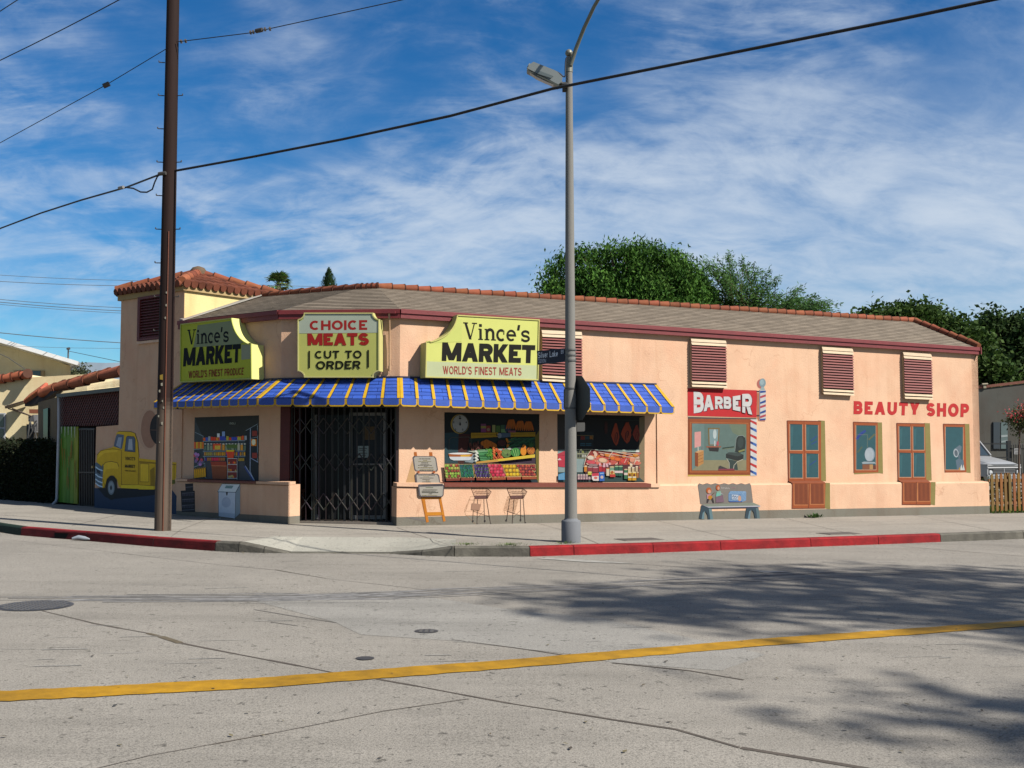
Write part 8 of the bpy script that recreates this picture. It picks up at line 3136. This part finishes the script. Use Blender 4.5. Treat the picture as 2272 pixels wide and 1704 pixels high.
bz = lambda x, y, dy=0.0: at_depth(R5[0] + x / R5[2], R5[1] + y / R5[2], BY + dy)
gbd = thing('grey_building', 'plain grey stucco building beyond the iron fence at the right edge', 'building', bz(400, 1150))
GR = c8(104, 104, 98, 1.05)
m = MB()
q = [bz(-60, 130), bz(190, 112), bz(800, 40), bz(800, 1200), bz(-60, 1200)]
m.prism(q, Vector((0, 8, 0)), GR)
m.build('wall', STUCCO, gbd)
m = MB()
pts = [bz(-60, 124, -.06), bz(190, 106, -.06), bz(800, 34, -.06)]
for i in range(2):
    m.box8([pts[i], pts[i + 1], pts[i + 1] + Vector((0, .35, 0)), pts[i] + Vector((0, .35, 0))] + [p + Vector((0, 0, .13)) for p in (pts[i], pts[i + 1], pts[i + 1] + Vector((0, .35, 0)), pts[i] + Vector((0, .35, 0)))], c8(150, 100, 84, .9))
m.build('coping', CLAY, gbd)
m = MB()
m.prism([bz(165, 60, -.1), bz(195, 58, -.1), bz(200, 110, -.1), bz(168, 112, -.1)], Vector((0, .3, 0)), c8(190, 180, 150, .8))
m.tube([bz(150, 66, -.1), bz(215, 62, -.1)], .05, c8(190, 180, 150, .8), n=6)
m.build('roof_vent', WORN, gbd)
m = MB()
m.prism([bz(276, 498, -.05), bz(448, 498, -.05), bz(448, 812, -.05), bz(276, 812, -.05)], Vector((0, .06, 0)), c8(70, 74, 74, 1.0))
wi = m.build('window', WORN, gbd)
m = MB()
m.prism([bz(282, 504, -.07), bz(354, 504, -.07), bz(354, 806, -.07), bz(282, 806, -.07)], Vector((0, .01, 0)), (.03, .034, .045))
m.prism([bz(368, 504, -.07), bz(444, 504, -.07), bz(444, 806, -.07), bz(368, 806, -.07)], Vector((0, .01, 0)), (.09, .12, .12))
m.prism([bz(370, 650, -.08), bz(443, 645, -.08), bz(443, 668, -.08), bz(370, 676, -.08)], Vector((0, .004, 0)), (.24, .27, .27))
m.prism([bz(370, 716, -.08), bz(443, 706, -.08), bz(443, 722, -.08), bz(370, 736, -.08)], Vector((0, .004, 0)), (.2, .23, .23))
m.build('pane', GLASS, wi)
CY = 33.0
czz = lambda x, y, dy=0.0: at_depth(R5[0] + x / R5[2], R5[1] + y / R5[2], CY + dy)
c0 = czz(572, 1300)
mt = thing('blossom_tree', 'slim young tree with red blossom behind the picket fence at the right edge', 'tree', (c0.x, c0.y, gz(c0.x, c0.y, KERB)))
m = MB()
m.tube([Vector((c0.x, c0.y, gz(c0.x, c0.y, KERB))), czz(575, 850), czz(585, 560)], [.035, .03, .02], (.10, .07, .055), n=7)
for x, y in ((500, 440), (560, 400), (620, 330), (640, 480), (540, 540), (690, 420)):
    m.tube([czz(583, 620), czz(x, y)], [.018, .006], (.10, .07, .055), n=5)
m.build('trunk', BARK, mt)
m = MB()
leafmass(m, [(*czz(x, y), r_) for x, y, r_ in ((520, 480, .20), (580, 440, .28), (640, 400, .34), (620, 520, .26), (560, 560, .2), (700, 460, .4), (590, 620, .12), (540, 625, .08))], 1700, .095, [(.06, .085, .03), (.09, .10, .035), (.045, .065, .025)], seed=3, shell=.1, clump=8)
m.build('crown', LEAF, mt)
m = MB()
leafmass(m, [(*czz(x, y, -.2), r_ * .8) for x, y, r_ in ((455, 405, .12), (520, 410, .09), (600, 300, .10), (590, 385, .12), (640, 440, .10), (560, 455, .08), (690, 330, .15))], 230, .07, [(.42, .05, .06), (.5, .09, .10)], seed=9, shell=.1, clump=7)
m.build('blossom', LEAF, mt)

# hills far behind on the left
m = MB()
HD = 2600.0
rnd = random.Random(14)
prev = None
tops = []
for k in range(90):
    px = -300 + k * 34
    h = 812 + 8 * math.sin(px * .021) + 5 * math.sin(px * .057 + 1) + rnd.uniform(-2, 2) + max(0, px - 300) * .012
    tops.append(at_depth(px, h, HD))
for k in range(89):
    a, b = tops[k], tops[k + 1]
    for j in range(4):
        f0, f1 = j / 4, (j + 1) / 4
        def hpt(p, f):
            return Vector((p.x, p.y - 500 * f + 30 * math.sin(p.x * .02 + f * 6), p.z * (1 - f) - 30 * f))
        m.poly([hpt(a, f0), hpt(b, f0), hpt(b, f1), hpt(a, f1)], (.15, .185, .22), True)  # blue-grey of distant haze mixed into the hill colour
struct('hills', m, mat('hazy_hillside', rough=1.0, var=.15, vscale=.02, spec=0))

# ================================================================ shade trees standing on the near side, out of the frame to the right; their shadows fall on the road
def shade_tree(label, gx, gy, rx, ry, h, seed, n, trunk_r, nb=13, br=1.0):
    """A tree whose crown shades the road around (gx, gy)."""
    k = (h) / math.tan(R(SUN_EL))
    cx_, cy2 = gx + math.sin(R(SUN_AZ)) * k, gy + math.cos(R(SUN_AZ)) * k
    rnd = random.Random(seed)
    blobs = []
    for _ in range(nb):
        a, q = rnd.uniform(0, 6.28), math.sqrt(rnd.random())
        blobs.append((cx_ + rx * q * math.cos(a), cy2 + ry * q * math.sin(a), h + rnd.uniform(-.8, .8), rnd.uniform(.75, 1.25) * br))
    return tree('street_tree', label, (cx_ + 1.2, cy2 - .8, gz(cx_, cy2)), blobs, n, .34, G2, trunk_r, group='street trees on the near side', seed=seed, shell=.1, asp=.5, clump=12)
SHADE = True
for args in (('tall leafy street tree casting the broad shadow across the right of the road', 5.0, 11.9, 4.6, 2.3, 19.0, 5, 4700, .3, 20, .85),
             ('smaller leafy street tree casting the patchy shadow at the lower right of the road', 3.35, 6.5, .95, .22, 17.0, 23, 330, .2, 8, .40)):
    shade_tree(*args)
# fallen leaves and grit along the gutter and on the road
m = MB()
rnd = random.Random(55)
for k in range(420):
    if k < 240:
        i = rnd.randrange(2, nk - 3)
        p = kp[i].lerp(kp[i + 1], rnd.random()) - inw[i] * abs(rnd.gauss(.03, .12))
        p = Vector((p.x, p.y, gz(p.x, p.y, .008)))
    else:
        p = ground(rnd.uniform(-50, 2300), rnd.uniform(1240, 1690) if k < 360 else rnd.uniform(1170, 1200), .008 if k < 360 else KERB + .008)
    a = rnd.uniform(0, 6.28)
    d, s_ = Vector((math.cos(a), math.sin(a), rnd.uniform(0, .25))), Vector((-math.sin(a), math.cos(a), 0))
    L_ = rnd.uniform(.015, .05)
    c_ = rnd.choice([(.10, .08, .05), (.06, .05, .04), (.13, .11, .06), (.05, .05, .045)])
    m.poly([p, p + d * L_ * .5 + s_ * L_ * .3, p + d * L_, p + d * L_ * .5 - s_ * L_ * .25], c_)
tag(m.build('fallen_leaves', PAINT), kind='stuff')
